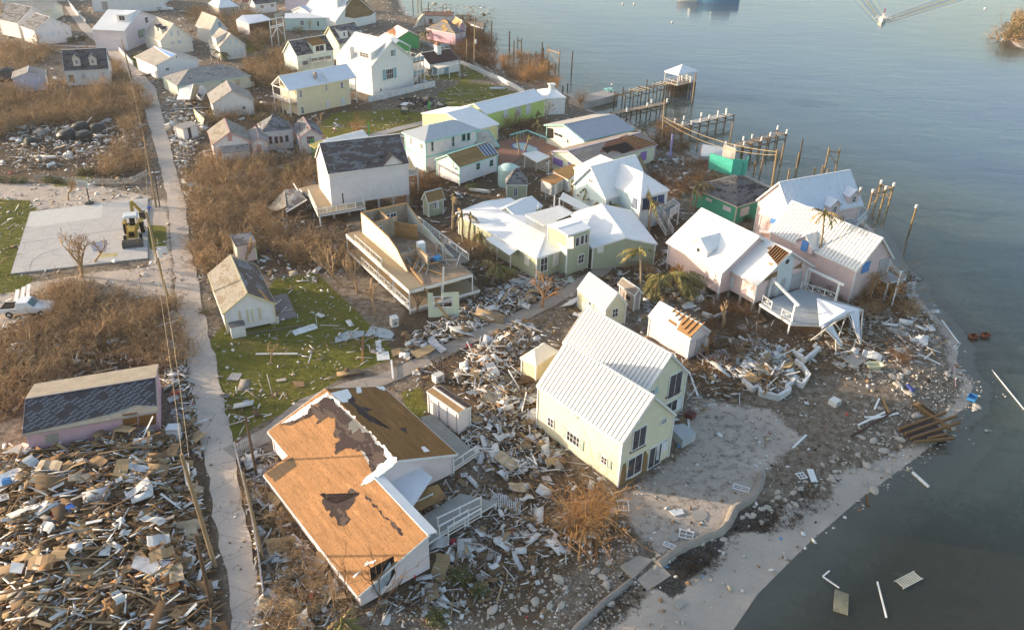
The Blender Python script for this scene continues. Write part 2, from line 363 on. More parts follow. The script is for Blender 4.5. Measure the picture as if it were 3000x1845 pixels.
# ---------------- houses ----------------
_wc={}
def window_mesh(w,h,cols,rows,fcol):
 k=('f',round(w,1),round(h,1),cols,rows,fcol)
 if k not in _wc:
  mb=MB();t=.09
  mb.box((0,0,h/2-t/2),(w,.09,t));mb.box((0,0,-h/2+t/2),(w+.1,.12,t))
  for sx in (-1,1):mb.box((sx*(w/2-t/2),0,0),(t,.09,h-2*t))
  for i in range(1,cols):mb.box((-w/2+w*i/cols,0,0),(.055,.07,h-2*t))
  for i in range(1,rows):mb.box((0,.002,-h/2+h*i/rows),(w-2*t,.06,.05))
  _wc[k]=mb.mesh('window',paint(fcol))
  p=MB();p.box((0,0,0),(w-.17,.02,h-.17));_wc[k,'p']=p.mesh('pane',m_glass)
 return _wc[k],_wc[k,'p']
class House:
 """rectangular building. Its corner is at o (world), local x along the ridge, y across, z up."""
 def __init__(s,label,cat='house',name=None,o=None,ang=0,L=8,W=6,ze=3,zr=5,z0=0,group=None,
    wall=(.7,.7,.68),wallm=None,roofm=None,trim=TRIM,oe=.25,og=.2,style='gable',seam=0,seamparts=False,
    noroof=(),parts=True,corner=True,tilt=None,base=None,foot=True,wname='wall',hins=None):
  s.hins=hins
  s.o=np.array([o[0],o[1],0.0]);s.ang=ang;s.L,s.W,s.ze,s.zr,s.z0=L,W,ze,zr,z0;s.oe,s.og=oe,og;s.style=style
  c,sn=math.cos(ang),math.sin(ang);s.M=np.array([[c,-sn,0],[sn,c,0],[0,0,1.0]])
  s.root=thing(name or cat.replace(' ','_'),label,cat,s.o,ang,group);s.trim=trim
  s.wm=wallm or siding(wall);s.rm=roofm or whiteroof(WHITE);tm=paint(trim);s.tm=tm
  x0,x1,y0,y1=og,L-og,oe,W-oe;s.b=(x0,x1,y0,y1);T=.14
  s.sl=(zr-ze)/(W/2.0)
  if foot:FOOT.append([s.w2((x,y,0))[:2] for x,y in ((x0-.2,y0-.2),(x1+.2,y0-.2),(x1+.2,y1+.2),(x0-.2,y1+.2))])
  zt=ze+oe*s.sl-.16;zg=zr-.17
  if style=='hip' or style=='flat':zt=ze-.05;
  if base is not None:bz=base
  else:bz=z0
  for side in ('y0','y1'):
   y=y0 if side=='y0' else y1;n=-1 if side=='y0' else 1
   mb=MB();mb.slab([(x0+T,y,bz),(x1-T,y,bz),(x1-T,y,zt),(x0+T,y,zt)],T,up=(0,n,0));put(wname,mb,s.wm,s.root)
  for x,n in ((x0,-1),(x1,1)):
   pts=[(x,y0,bz),(x,y1,bz),(x,y1,zt)]+([(x,W/2,zg)] if style=='gable' else [])+[(x,y0,zt)]
   mb=MB();mb.slab(pts,T,up=(n,0,0));put(wname,mb,s.wm,s.root)
  if corner:
   me=MB().box((0,0,0),(.16,.16,zt-bz-.02)).mesh('corner_board',tm)
   for x in (x0,x1):
    for y in (y0,y1):obj('corner_board',me,s.root,(x,y,(bz+zt)/2))
  if z0>.25:
   mb=MB()
   for i in range(max(2,int(L/2.4)+1)):
    for y in (y0+.15,y1-.15):
     mb.box((x0+.15+(x1-x0-.3)*i/max(1,int(L/2.4)),y,z0/2-.05),(.3,.3,z0+.1))
   put('pier',mb,lit((.4,.37,.34)),s.root)
  s.roofs(noroof,seam,seamparts)
 def roofs(s,skip,seam,sp):
  L,W,ze,zr,sl=s.L,s.W,s.ze,s.zr,s.sl;T=.12
  if s.style=='gable':
   for k,(ya,n) in enumerate(((0.0,-1),(W,1))):
    if k in skip:continue
    e0,e1=np.array([0,ya,ze]),np.array([L,ya,ze]);r0,r1=np.array([0,W/2,zr]),np.array([L,W/2,zr])
    if seam and sp:
     nn=max(2,int(round(L/seam)));w=L/nn;me=None
     for i in range(nn):
      if me is None:
       mb=MB();mb.slab([(0,ya,ze),(w-.004,ya,ze),(w-.004,W/2,zr),(0,W/2,zr)],.05,up=(0,n*sl,1))
       d=nrm(np.array([0,W/2-ya,zr-ze]));nn_=nrm(np.array([0,n*sl,1.0]))
       mb.beam(np.array([w-.04,ya,ze])+nn_*.04+d*.02,np.array([w-.04,W/2,zr])+nn_*.04-d*.05,.045,.07,mi=1,up=nn_)
       me=mb.mesh('roof_panel',[s.rm,paint((.58,.55,.51))])  # rib colour darkened to stand in for the shadow along each seam
      obj('roof_panel',me,s.root,(i*w,0,0))
     mb=MB();nn_=nrm(np.array([0,n*sl,1.0]))*.055
     mb.slab([np.array([.03,ya*.985+.02,ze])-nn_,np.array([L-.03,ya*.985+.02,ze])-nn_,np.array([L-.03,W/2,zr])-nn_,np.array([.03,W/2,zr])-nn_],.08,up=(0,n*sl,1));put('roof_deck',mb,s.tm,s.root)
    else:
     mb=MB();mb.slab([e0,e1,r1,r0],T,up=(0,n*sl,1));nn_=nrm(np.array([0,n*sl,1.0]))
     if seam:
      for i in range(int(L/seam)):
       xx=(i+.5)*seam;d=nrm(r0-e0);mb.beam(np.array([xx,ya,ze])+nn_*.02+d*.02,np.array([xx,W/2,zr])+nn_*.02-d*.04,.045,.06,up=nn_)
     put('roof_slope',mb,s.rm,s.root)
   if not skip:
    mb=MB();mb.beam((-.02,W/2,zr+.01),(L+.02,W/2,zr+.01),.22,.05);put('ridge_cap',mb,s.rm if seam else s.tm,s.root)
   mb=MB()
   for x in (-.025,L+.025):
    for k,ya in enumerate((0,W)):
     if k in skip:continue
     q=.06 if k else -.06;mb.beam((x,ya,ze-.12),(x,W/2+q*.3,zr-.12),.05,.2)
   for k,ya in enumerate((-.025,W+.025)):
    if k in skip:continue
    mb.beam((0,ya,ze-.1),(L,ya,ze-.1),.05,.17)
   if mb.v:put('trim_board',mb,s.tm,s.root)
  elif s.style=='hip':
   h=min(W/2,L/2);h0,h1=s.hins or (h,h)
   r0,r1=np.array([h0,W/2,zr]),np.array([L-h1+.001,W/2,zr]);c=[np.array(q,float) for q in ((0,0,ze),(L,0,ze),(L,W,ze),(0,W,ze))]
   pyr=(L-h0-h1)<.1
   for poly,up in (([c[0],c[1],r1,r0] if not pyr else [c[0],c[1],r0],(0,-s.sl,1)),([c[1],c[2],r1],(s.sl,0,1)),
       ([c[2],c[3],r0,r1] if not pyr else [c[2],c[3],r0],(0,s.sl,1)),([c[3],c[0],r0],(-s.sl,0,1))):
    mb=MB();mb.slab(poly,.06,up=up)
    if seam:
     a,b_=poly[0],poly[1];n_=nrm(np.array(up,float));d=b_-a;Ln=np.linalg.norm(d);d=d/Ln;ins=nrm(np.cross(n_,d));
     if ins[2]<0:ins=-ins
     for i in range(int(Ln/seam)):
      tt=(i+.5)*seam;hh=min(tt,Ln-tt)*1.0
      mx=math.hypot(W/2,zr-ze);hh=min(hh*mx/h,mx)-.08
      if hh>.2:mb.beam(a+d*tt+n_*.02,a+d*tt+ins*hh+n_*.02,.04,.06,up=n_)
    put('roof_slope',mb,s.rm,s.root)
   mb=MB()
   for cc,rr in ((c[0],r0),(c[3],r0),(c[1],r1),(c[2],r1)):mb.beam(cc+(0,0,.01),rr+(0,0,.01),.16,.04)
   put('hip_cap',mb,s.rm if not seam else s.rm,s.root)
   mb=MB()
   for a,b_ in ((c[0],c[1]),(c[1],c[2]),(c[2],c[3]),(c[3],c[0])):mb.beam(a-(0,0,.1),b_-(0,0,.1),.05,.18)
   mb.slab([q-(0,0,.19) for q in c],.02,up=(0,0,1));put('fascia',mb,s.tm,s.root)
  elif s.style=='flat':
   mb=MB();mb.slab([(0,0,ze),(L,0,ze),(L,W,zr),(0,W,zr)],.14,up=(0,0,1));put('roof_slab',mb,s.rm,s.root)
 def l2(s,w): return s.M.T@(np.asarray(w,float)-s.o)
 def w2(s,l): return s.M@np.asarray(l,float)+s.o
 def _ray(s,p): return s.l2(CAMP),s.M.T@ray(p)
 def planes(s):
  x0,x1,y0,y1=s.b
  return {'x0':(np.array([x0,0,0]),np.array([-1.0,0,0])),'x1':(np.array([x1,0,0]),np.array([1.0,0,0])),
    'y0':(np.array([0,y0,0]),np.array([0,-1.0,0])),'y1':(np.array([0,y1,0]),np.array([0,1.0,0]))}
 def whit(s,p,side=None):
  c,d=s._ray(p);best=None
  for k,(q,n) in s.planes().items():
   if side and k!=side:continue
   if d@n>=0:continue
   t=((q-c)@n)/(d@n);h=c+d*t;x0,x1,y0,y1=s.b
   ov=max(0,x0-.3-h[0],h[0]-x1-.3,y0-.3-h[1],h[1]-y1-.3)+max(0,-.3-h[2],h[2]-s.zr-.3)
   if best is None or ov<best[0]:best=(ov,k,h)
  return best[1],best[2]
 def rhit(s,p,side=None):
  """hit on a gable roof slope"""
  c,d=s._ray(p);best=None
  for k,(q,n) in (('r0',(np.array([0,0,s.ze]),nrm([0,-s.sl,1]))),('r1',(np.array([0,s.W,s.ze]),nrm([0,s.sl,1])))):
   if side and k!=side:continue
   if d@n>=0:continue
   t=((q-c)@n)/(d@n);h=c+d*t
   ov=max(0,-h[0],h[0]-s.L)+max(0,s.ze-h[2]-.05)+(max(0,h[1]-s.W/2) if k=='r0' else max(0,s.W/2-h[1]))
   if best is None or ov<best[0]:best=(ov,k,h,n)
  return best[1],best[2],best[3]
 def win(s,p1,p2,cols=2,rows=2,shut=None,shcol=(.32,.45,.42),side=None,kind='window',col=None,sh=.45,minw=.4):
  """opening given by two opposite corners seen at p1, p2"""
  k,a=s.whit(p1,side);k,b_=s.whit(p2,k);ax=1 if k[0]=='x' else 0
  w=max(minw,abs(a[ax]-b_[ax]));h=max(.4,abs(a[2]-b_[2]));c=(a+b_)/2;n=s.planes()[k][1]
  rz={'y0':0,'y1':math.pi,'x0':-math.pi/2,'x1':math.pi/2}[k]
  if kind=='window':
   fm,pm=window_mesh(round(w,1),round(h,1),cols,rows,tuple(col or (.8,.8,.79)))
   f=obj('window',fm,s.root,c+n*.045,rz);obj('pane',pm,f,(0,-.004,0))
  else:
   key=(kind,round(w,1),round(h,1),col)
   if key not in _wc:
    mb=MB();mb.box((0,0,0),(w,.07,h))
    if kind!='panel':
     for zz in (-.3,.3):mb.box((0,-.045,zz*h),(w*.9,.02,.09))
    _wc[key]=mb.mesh(kind,paint(col or (.7,.72,.75)) if not (kind in ('board_cover',)) else plywood(col))
   f=obj({'panel':'door','shutter':'shutter','board_cover':'board_cover','door':'door'}[kind],_wc[key],s.root,c+n*.04,rz)
  if shut:
   for sg in ((-1,1) if shut=='both' else ((-1,) if shut=='l' else (1,))):
    mb=MB();mb.box((0,0,0),(sh,.05,h+.05));
    for i in range(6):mb.box((0,-.03,-h/2+h*(i+.5)/6),(sh*.8,.02,h/9))
    R2=np.array([math.cos(rz),math.sin(rz),0]);put('shutter',mb,paint(shcol),s.root,loc=c+n*.04+R2*sg*(w/2+sh/2+.04),rot=rz)
  return f
 def wpatch(s,pts,mat,th=.02,side=None,name='cladding_patch'):
  k=side or s.whit(pts[0])[0];n=s.planes()[k][1];Q=[s.whit(p,k)[1]+n*(th+.001*len(s.root.children)%.008) for p in pts]
  mb=MB();mb.slab(Q,th,up=n); return put(name,mb,mat,s.root)
 def rpatch(s,pts,mat,th=.02,side=None,name='roof_patch',lift=None,jag=0.0,clip=True):
  """sheet lying on a roof slope, outline given by seen points; jag = torn edge"""
  k,h0,n=s.rhit(np.mean(pts,axis=0),side);Q=[]
  for p in pts:
   _,h,n=s.rhit(p,k)
   Q.append(h)
  if jag:
   R_=[];rr=random.Random(len(pts)*7+int(pts[0][0]));
   d=nrm([0,1 if k=='r0' else -1,s.sl])
   for i in range(len(Q)):
    a,b_=Q[i],Q[(i+1)%len(Q)];ln=np.linalg.norm(b_-a);m_=max(1,int(ln/.34));px=None
    for j in range(m_):
     c_=a+(b_-a)*j/m_;c_=c_+np.array([1,0,0])*rr.uniform(-jag,jag)+d*rr.uniform(-jag,jag)
     R_.append(c_)
     c2=a+(b_-a)*(j+.5)/m_;R_.append(c_+np.array([(c2-c_)[0],0,0]))
   Q=R_
  Q=[np.array([min(max(q[0],0.0),s.L) if clip else q[0],q[1],0]) for q in Q];out=[]
  for q in Q:
   yy=q[1]
   if clip:yy=min(max(yy,0),s.W/2) if k=='r0' else max(min(yy,s.W),s.W/2)
   zz=s.ze+(yy if k=='r0' else s.W-yy)*s.sl;out.append(np.array([q[0],yy,zz])+n*(th if lift is None else lift))
  mb=MB();mb.slab(out,th*.9,up=n); return put(name,mb,mat,s.root)
 def dormer(s,p,w,h,kind='gable',roofm=None,wallc=None,winfo=(2,2),side=None,back=None,winsz=None,winkind='window',wcol=None,pitch=.7,oh=.15):
  """dormer whose front sill centre is seen at p on the slope"""
  k,c,n=s.rhit(p,side);sg=1 if k=='r0' else -1;zb=c[2];zf=zb+h;rm=roofm or s.rm;wm=siding(wallc) if wallc else s.wm
  root=put('dormer',MB().slab([(-w/2,0,-.3),(w/2,0,-.3),(w/2,0,h)]+([(0,0,h+pitch*w/2)] if kind=='gable' else [])+[(-w/2,0,h)],.1,up=(0,-1,0)),wm,s.root,loc=c,rot=0 if sg>0 else math.pi)
  dl=h/s.sl  # depth at which the eave meets the slope
  for sx in (-1,1):
   x=sx*(w/2);mb=MB();mb.slab([(x,.1,.1*s.sl-.1),(x,.1,h),(x,dl,h)],.1,up=(sx,0,0));put('cheek',mb,wm,root)
  if kind=='gable':
   top=h+pitch*w/2;dt=top/s.sl
   for sx in (-1,1):
    x=sx*(w/2+oh);hz=h-oh*pitch;mb=MB();mb.slab([(0,-oh,top+.04),(0,dt,top+.04),(x,max(.1,hz/s.sl),hz+.04),(x,-oh,hz+.04)],.07,up=(sx*pitch,0,1));put('dormer_roof',mb,rm,root)
  else:
   bk=back if back is not None else (s.W/2-(c[1] if sg>0 else s.W-c[1]));zt=min(bk*s.sl,h+bk*.35)
   mb=MB();mb.slab([(-w/2-oh,-oh,h+.02-oh*.3),(w/2+oh,-oh,h+.02-oh*.3),(w/2+oh,bk,zt+.05),(-w/2-oh,bk,zt+.05)],.08,up=(0,0,1))
   put('dormer_roof',mb,rm,root)
   if zt>h+.05:
    for sx in (-1,1):
     mb=MB();x=sx*w/2;mb.slab([(x,.1,h-.04),(x,dl,h-.04),(x,min(bk,zt/s.sl),zt-.04)],.1,up=(sx,0,0));put('cheek',mb,wm,root)
  ww,wh=winsz or (w*.55,h*.7)
  if winkind=='window':
   fm,pm=window_mesh(round(ww,1),round(wh,1),*winfo,(.8,.8,.79));f=obj('window',fm,root,(0,-.045,h*.5));obj('pane',pm,f,(0,-.004,0))
  elif winkind:put('board_cover',MB().box((0,0,0),(ww,.06,wh)),paint(wcol or (.5,.55,.62)),root,loc=(0,-.04,h*.5))
  return root
def fitrect(e1,e2,e3,ze,r1=None,zr=None,pitch=None):
 """e1,e2 = ends of one eave, e3 = end of the other eave across from e1 (or None with r1+pitch)"""
 a,b_=at(e1,ze)[:2],at(e2,ze)[:2];Ld=b_-a;L=np.hypot(*Ld);Ld=Ld/L
 if e3 is not None:
  c=at(e3,ze)[:2];Wd=c-a;W=np.hypot(*Wd)
  if W>L*1.15:Wn=Wd/W;sg=np.sign(Ld@np.array([-Wn[1],Wn[0]]));L=abs(Ld@np.array([-Wn[1],Wn[0]]))*L;Ld=sg*np.array([-Wn[1],Wn[0]]);
  pn=np.array([-Ld[1],Ld[0]]);W_=Wd@pn
  if zr is None and r1 is not None:
   d=ray(r1);n=Ld;t=(a@n)/(d[:2]@n);zr=CAMH+d[2]*t
 else:
  pn=np.array([-Ld[1],Ld[0]]);lo,hi=ze,ze+9.0;q=zr
  for _ in range(40 if zr is None else 0):
   q=(lo+hi)/2
   if q-ze<abs((at(r1,q)[:2]-a)@pn)*math.tan(rad(pitch)):lo=q
   else:hi=q
  W_=2*(at(r1,q)[:2]-a)@pn;zr=q
 if zr is None:zr=ze+abs(W_)/2*math.tan(rad(pitch or 30))
 W=abs(W_)
 if W_<0:a=a+Ld*L;Ld=-Ld  # keep local y to the left of local x
 return dict(o=a,ang=math.atan2(Ld[1],Ld[0]),L=L,W=W,ze=ze,zr=zr)
def H(label,e1,e2,e3,ze,r1=None,zr=None,pitch=None,L=None,**kw):
 g=fitrect(e1,e2,e3,ze,r1,zr,pitch)
 if L:  # length known better than its far corner
  if abs(g['L']-L)>.01:
   a=at(e1,ze)[:2];Ld=np.array([math.cos(g['ang']),math.sin(g['ang'])])
   if (g['o']-a)@(g['o']-a)>(g['L']*.5)**2:g['o']=a-Ld*L
   g['L']=L
 if 'zr_' in kw:g['zr']=kw.pop('zr_')
 g.update(kw); return House(label,**g)
def rail(mb,p,q,h=.95,post=1.6,pick=.14,t=.05,top=.1,lattice=False,pw=.03):
 p,q=np.asarray(p,float),np.asarray(q,float);Ln=np.linalg.norm(q-p);n=max(1,int(round(Ln/post)));up=np.array([0,0,1.0])
 mb.beam(p+up*h,q+up*h,top,.06);mb.beam(p+up*.12,q+up*.12,.06,.06)
 for i in range(n+1):c=p+(q-p)*i/n;mb.beam(c,c+up*(h+.08),.1,.1)
 if lattice:
  for i in range(n):
   a=p+(q-p)*i/n;b_=p+(q-p)*(i+1)/n;m_=(a+b_)/2
   for u_,v_ in ((a+up*.15,b_+up*h),(a+up*h,b_+up*.15)):mb.beam(u_,v_,.04,.04)
   mb.beam(m_+up*.12,m_+up*h,.04,.04)
 elif pick:
  for i in range(int(Ln/pick)):
   c=p+(q-p)*(i+.5)*pick/Ln;mb.beam(c+up*.14,c+up*(h-.03),pw,pw)
def deckpoly(name,pts,z,label,cat,mat,th=.18,posts=True,root=None,group=None,pcol=TRIM,foot=True,axis=None):
 """raised deck from world points; returns its root (or adds to root, in world space)"""
 Q=[np.array([p[0],p[1],z]) for p in pts];o=Q[0]*(1,1,0)
 r=root or thing(name,label,cat,o,0,group)
 if foot and z<2.5:FOOT.append([q[:2] for q in Q])
 mb=MB();mb.slab([q-o for q in Q],.05,up=(0,0,1));put('deck_boards',mb,mat,r)
 mb=MB()
 for i in range(len(Q)):mb.beam(Q[i]-o-(0,0,.06+th/2),Q[(i+1)%len(Q)]-o-(0,0,.06+th/2),.06,th)
 put('deck_frame',mb,paint(pcol),r)
 if posts and z>.4:
  for i in range(len(Q)):
   a,b_=Q[i]-o,Q[(i+1)%len(Q)]-o;n=max(1,int(np.linalg.norm(b_-a)/3))
   for j in range(n):c=a+(b_-a)*j/n;put('post',MB().box((0,0,(z-.06)/2),(.14,.14,z-.06)),paint(pcol),r,loc=(c[0],c[1],0))
 return r

# ---------------- terrain, sea, lanes ----------------
SEA=-1.0
_sh=PL('N',1175,-60,1180,0,1200,45,1262,58,1330,52,1365,64,1420,110,1436,130,1462,158,1464,178,1452,194,1475,203,1520,216,1570,232,1646,266,1692,282,1715,312,1765,332,1845,350,1880,378,1935,405,2020,440,2075,470,2188,508,2240,530,2297,558,2380,590,2528,630,2600,700,2640,780,2700,830,2706,870,2748,912,2796,960,2832,1010,2828,1060,2840,1090,2880,1130,2866,1195,2820,1230,2800,1286,2730,1340,2671,1385,2537,1486,2396,1611,2250,1760,2195,1845,2080,2010)
SHORE=[at(p,SEA)[:2] for p in _sh]
_far=SHORE[0]
LAND=[(-2600,2600),(_far[0]*5,2600),(_far[0]*1.35,700)]+[tuple(p) for p in SHORE]+[(SHORE[-1][0]-4,15),(-2600,15)]
ISLE=[at(p,SEA)[:2] for p in PL('N',2938,78,2950,120,2975,140,3040,150,3100,100,3060,40,2990,50)]
def segdist(X,Y,poly,closed=True):
 D=np.full(X.shape,1e9);n=len(poly)
 for i in range(n if closed else n-1):
  x0,y0=poly[i];x1,y1=poly[(i+1)%n];dx,dy=x1-x0,y1-y0;q=dx*dx+dy*dy+1e-9
  t=np.clip(((X-x0)*dx+(Y-y0)*dy)/q,0,1);D=np.minimum(D,np.hypot(X-x0-t*dx,Y-y0-t*dy))
 return D
def fan(nc=620,nr=430,y0=20.0,y1=2600.0):
 r=np.linspace(0,1,nr);Y=y0+(y1-y0)*(.33*r+.0)*0+y0*(np.exp(r*math.log(y1/y0))-1)
 u_=np.linspace(-1,1,nc);YY,UU=np.meshgrid(Y,u_,indexing='ij');XX=UU*(YY*.92+14)
 idx=np.arange(nr*nc).reshape(nr,nc);Fq=np.stack([idx[:-1,:-1],idx[:-1,1:],idx[1:,1:],idx[1:,:-1]],-1).reshape(-1,4); return XX,YY,Fq
def vnoise(X,Y,s,seed=0):
 rg=np.random.default_rng(seed);T=rg.random((64,64));x,y=X/s,Y/s;xi,yi=np.floor(x).astype(int),np.floor(y).astype(int);fx,fy=x-xi,y-yi
 fx,fy=fx*fx*(3-2*fx),fy*fy*(3-2*fy);g= lambda a,b_:T[a%64,b_%64]
 return (g(xi,yi)*(1-fx)+g(xi+1,yi)*fx)*(1-fy)+(g(xi,yi+1)*(1-fx)+g(xi+1,yi+1)*fx)*fy
X,Y,Fq=fan()
_ins=inpoly(X,Y,LAND);_d=segdist(X,Y,LAND);_d=np.where(_ins,_d,-_d)
_ins2=inpoly(X,Y,ISLE);_d2=segdist(X,Y,ISLE);SD=np.maximum(_d,np.where(_ins2,_d2,-_d2))
_t=np.clip(SD/7.0,0,1);Zt=SEA+(1.0)*(_t*_t*(3-2*_t))
Zt=np.where(SD<0,SEA-np.minimum(4.5,-SD*.075)-.02,Zt)
Zt+=(vnoise(X,Y,3.1,1)-.5)*.10*(SD>2)+(vnoise(X,Y,1.1,2)-.5)*.05*(SD>2)-.05
def zpoly(c_,*xy): return [at(p)[:2] for p in PL(c_,*xy)]
def soft(poly,w=1.2):
 i=inpoly(X,Y,poly);d=segdist(X,Y,poly); return np.clip(.5+np.where(i,d,-d)/w,0,1)
GRASS=[zpoly('Z',505,812,560,760,650,690,660,668,760,655,850,740,935,830,950,860,830,900,700,980,600,1030,553,1062,530,950),zpoly('Z',-200,470,70,480,95,510,60,560,28,655,90,665,40,700,-200,730),
  zpoly('Z',760,310,800,270,960,262,1060,280,1040,300,900,330,790,340),zpoly('Z',1050,225,1110,195,1230,210,1260,235,1160,255,1060,262),zpoly('Z',1000,165,1100,150,1180,190,1020,195),zpoly('Z',310,135,350,120,400,140,330,165),
  zpoly('Z',560,110,600,95,640,110,600,130),zpoly('Z',960,940,1010,930,1030,990,990,1010),zpoly('Z',350,540,400,540,400,600,360,600),zpoly('Z',130,435,220,420,220,440,130,450)]
SAND=[zpoly('Z',1420,1560,1560,1420,1650,1330,1790,1270,1900,1200,2000,1185,2010,1130,2100,1100,2180,1060,2280,1080,2350,1000,2420,1010,2300,1160,1700,1900,1350,1900),zpoly('Z',1640,1010,1680,960,1850,985,1930,1050,1840,1120,1800,1200,1720,1270,1590,1330,1490,1230,1500,1190,1620,1110,1680,1060),zpoly('Z',-300,440,200,440,360,470,350,500,100,500,60,520,-300,470),zpoly('Z',60,680,240,650,400,640,410,700,300,720,100,740,-200,900,-200,760),
  zpoly('Z',350,480,400,480,420,760,360,700)]
BROWN=[zpoly('Z',560,1060,700,1250,850,1440,1300,1512,1420,1200,1280,950,1200,780,1400,700,1200,650,1000,700,900,870,1020,860,990,1000,1180,1130,1160,1300,980,1330,700,1420,560,1300),zpoly('Z',0,1080,480,1000,560,1600,-200,1700),zpoly('Z',1400,1150,1560,1230,1520,1300,1340,1380,1200,1300,1350,1180),
  zpoly('Z',430,380,760,380,850,560,860,650,640,660,470,600),zpoly('Z',-200,180,350,200,350,430,-200,430),zpoly('Z',-200,740,400,740,440,900,360,900,-200,1080),zpoly('Z',1500,880,1700,820,1950,760,2200,680,2250,760,2160,800,2060,900,1900,900,1700,960,1640,900),zpoly('Z',1060,60,1200,110,1200,160,1100,150),zpoly('Z',870,560,1000,430,1300,400,1560,480,1700,560,2000,520,2000,640,1600,640,1560,720,1400,660,1250,640,1100,700,940,700,870,660),zpoly('Z',440,180,740,150,900,260,740,300,760,380,440,400)]
AG=np.max([soft(p,1.6) for p in GRASS],0);AS=np.max([soft(p,2.5) for p in SAND],0);AB=np.max([soft(p,3) for p in BROWN],0)
AS=np.maximum(np.maximum(AS,soft(SAND[1],3)*-.0),np.clip(1-SD/4.0,0,1)*np.clip((SD+2)/2,0,1));AY=soft(SAND[1],3);AS=np.where(AY*.62>0,np.where(soft(SAND[0],2)>AY,AS,AS*(1-AY)+AY*.56),AS)

DARK=[zpoly('r',550,1508,700,1400,1100,1090,1250,1060,1560,1180,1650,1130,1700,1010,1850,900,2000,760,2100,560,2459,540,2600,400,2459,250,2250,330,2100,420,2000,600,1650,750,1430,900,1540,960,1150,1120,900,1260,650,1460,500,1600)]
AD=np.max([soft(p,1.2) for p in DARK],0)
def colattr(me,name,arr):
 a=me.color_attributes.new(name=name,type='FLOAT_COLOR',domain='POINT');a.data.foreach_set('color',arr.astype(np.float32).ravel())
WEED=zpoly('Z',1500,1900,1900,1330,2050,1190,2170,1180,2300,1200,2600,1150,3200,1100,3200,2600,1500,2600);AW=soft(WEED,14)
gme=arr_mesh('ground',np.stack([X.ravel(),Y.ravel(),Zt.ravel()],1),Fq,[])
_sea=np.clip(-SD/26.0,0,1)
colattr(gme,'zone',np.stack([AG.ravel(),AS.ravel(),AB.ravel(),np.ones(X.size)],1));colattr(gme,'zone2',np.stack([AD.ravel(),np.clip(-SD/5.0,0,1).ravel(),_sea.ravel(),np.ones(X.size)],1));colattr(gme,'weed',np.repeat(AW.reshape(-1,1),4,1))
b=NB('ground');at1=b.new('Attribute',attribute_name='zone').outputs['Color'];at2=b.new('Attribute',attribute_name='zone2').outputs['Color']
s1=b.new('SeparateColor');b.l(at1,s1.inputs[0]);s2=b.new('SeparateColor');b.l(at2,s2.inputs[0]);gR,gS,gB=s1.outputs;gD,gW,gDeep=s2.outputs
p=b.pos();n1=b.noise(p,.22,5,.65);n2=b.noise(p,1.3,6,.7);n3=b.noise(p,6.0,5,.75);n4=b.noise(p,22.0,3,.7)
def edge(m,w=.55): return b.ramp(b.ma('ADD',m,b.ma('MULTIPLY',b.ma('SUBTRACT',b.ma('ADD',b.ma('MULTIPLY',n2,.6),b.ma('MULTIPLY',n3,.4)),.5),w*2)),(.42,0.0),(.58,1.0))
base=b.mix(b.ramp(n2,(.38,0.0),(.62,1.0)),(.12,.088,.06),(.30,.25,.20));base=b.mix(b.ramp(n3,(.45,0.0),(.62,.7)),base,(.085,.06,.04))
brown=b.mix(b.ramp(n2,(.35,0.0),(.7,1.0)),(.075,.05,.032),(.15,.105,.07));brown=b.mix(b.ramp(n3,(.55,0.0),(.66,.8)),brown,(.24,.19,.14))
vor=b.new('TexVoronoi',feature='F1');b.l(p,vor.inputs['Vector']);vor.inputs['Scale'].default_value=2.6;peb=b.ramp(vor.outputs['Distance'],(.12,1.0),(.2,0.0))
vc=b.new('SeparateColor');b.l(vor.outputs['Color'],vc.inputs[0]);pebm=b.ma('MULTIPLY',peb,b.ma('GREATER_THAN',vc.outputs[0],.72))
sand=b.mix(b.ramp(n1,(.35,0.0),(.65,1.0)),(.50,.42,.35),(.42,.355,.30));sand=b.mix(b.ramp(n3,(.55,0.0),(.75,.5)),sand,(.24,.19,.15));sand=b.mix(b.ma('MULTIPLY',pebm,.7),sand,(.55,.5,.44))
grass=b.mix(b.ramp(n2,(.35,0.0),(.7,1.0)),(.14,.15,.02),(.25,.20,.045));grass=b.mix(b.ramp(n4,(.4,0.0),(.7,.7)),grass,(.055,.075,.015));grass=b.mix(b.ramp(n1,(.5,0.0),(.68,.7)),grass,(.20,.14,.05))
col=b.mix(edge(gB),base,brown);col=b.mix(edge(gS),col,sand);col=b.mix(edge(gR,.4),col,grass)
dark=b.mix(b.ramp(n3,(.4,0.0),(.65,1.0)),(.022,.022,.022),(.12,.105,.09));col=b.mix(edge(gD,.8),col,dark)
sg1=b.noise(b.mul(p,(1,1,1)),.055,5,.7,.6);sg2=b.noise(p,.9,6,.75,1.0);sg=b.ma('ADD',b.ma('MULTIPLY',sg1,.8),b.ma('MULTIPLY',sg2,.35))
bed=b.mix(b.ramp(b.ma('ADD',sg,b.ma('ADD',b.ma('MULTIPLY',b.ma('SUBTRACT',gDeep,.24),.3),b.ma('MULTIPLY',b.new('Attribute',attribute_name='weed').outputs['Fac'],.13))),(.50,0.0),(.66,1.0)),(.62,.48,.33),(.16,.135,.08));bed=b.mix(b.ma('MULTIPLY',gDeep,.8),bed,b.mix(b.ramp(sg,(.54,0.0),(.66,1.0)),(.17,.24,.21),(.03,.05,.055)))
col=b.mix(gW,col,bed)
wet=b.new('SeparateXYZ');b.l(p,wet.inputs[0]);wz=b.ramp(b.ma('ADD',wet.outputs[2],b.ma('MULTIPLY',n2,.10)),(0.0,0.0),(1.0,0.0))
b.fin(col,.95,b.ma('ADD',b.ma('MULTIPLY',n3,.7),b.ma('MULTIPLY',n4,.4)),.8,.12,.15);gme.materials.append(b.m);struct('ground',gme)
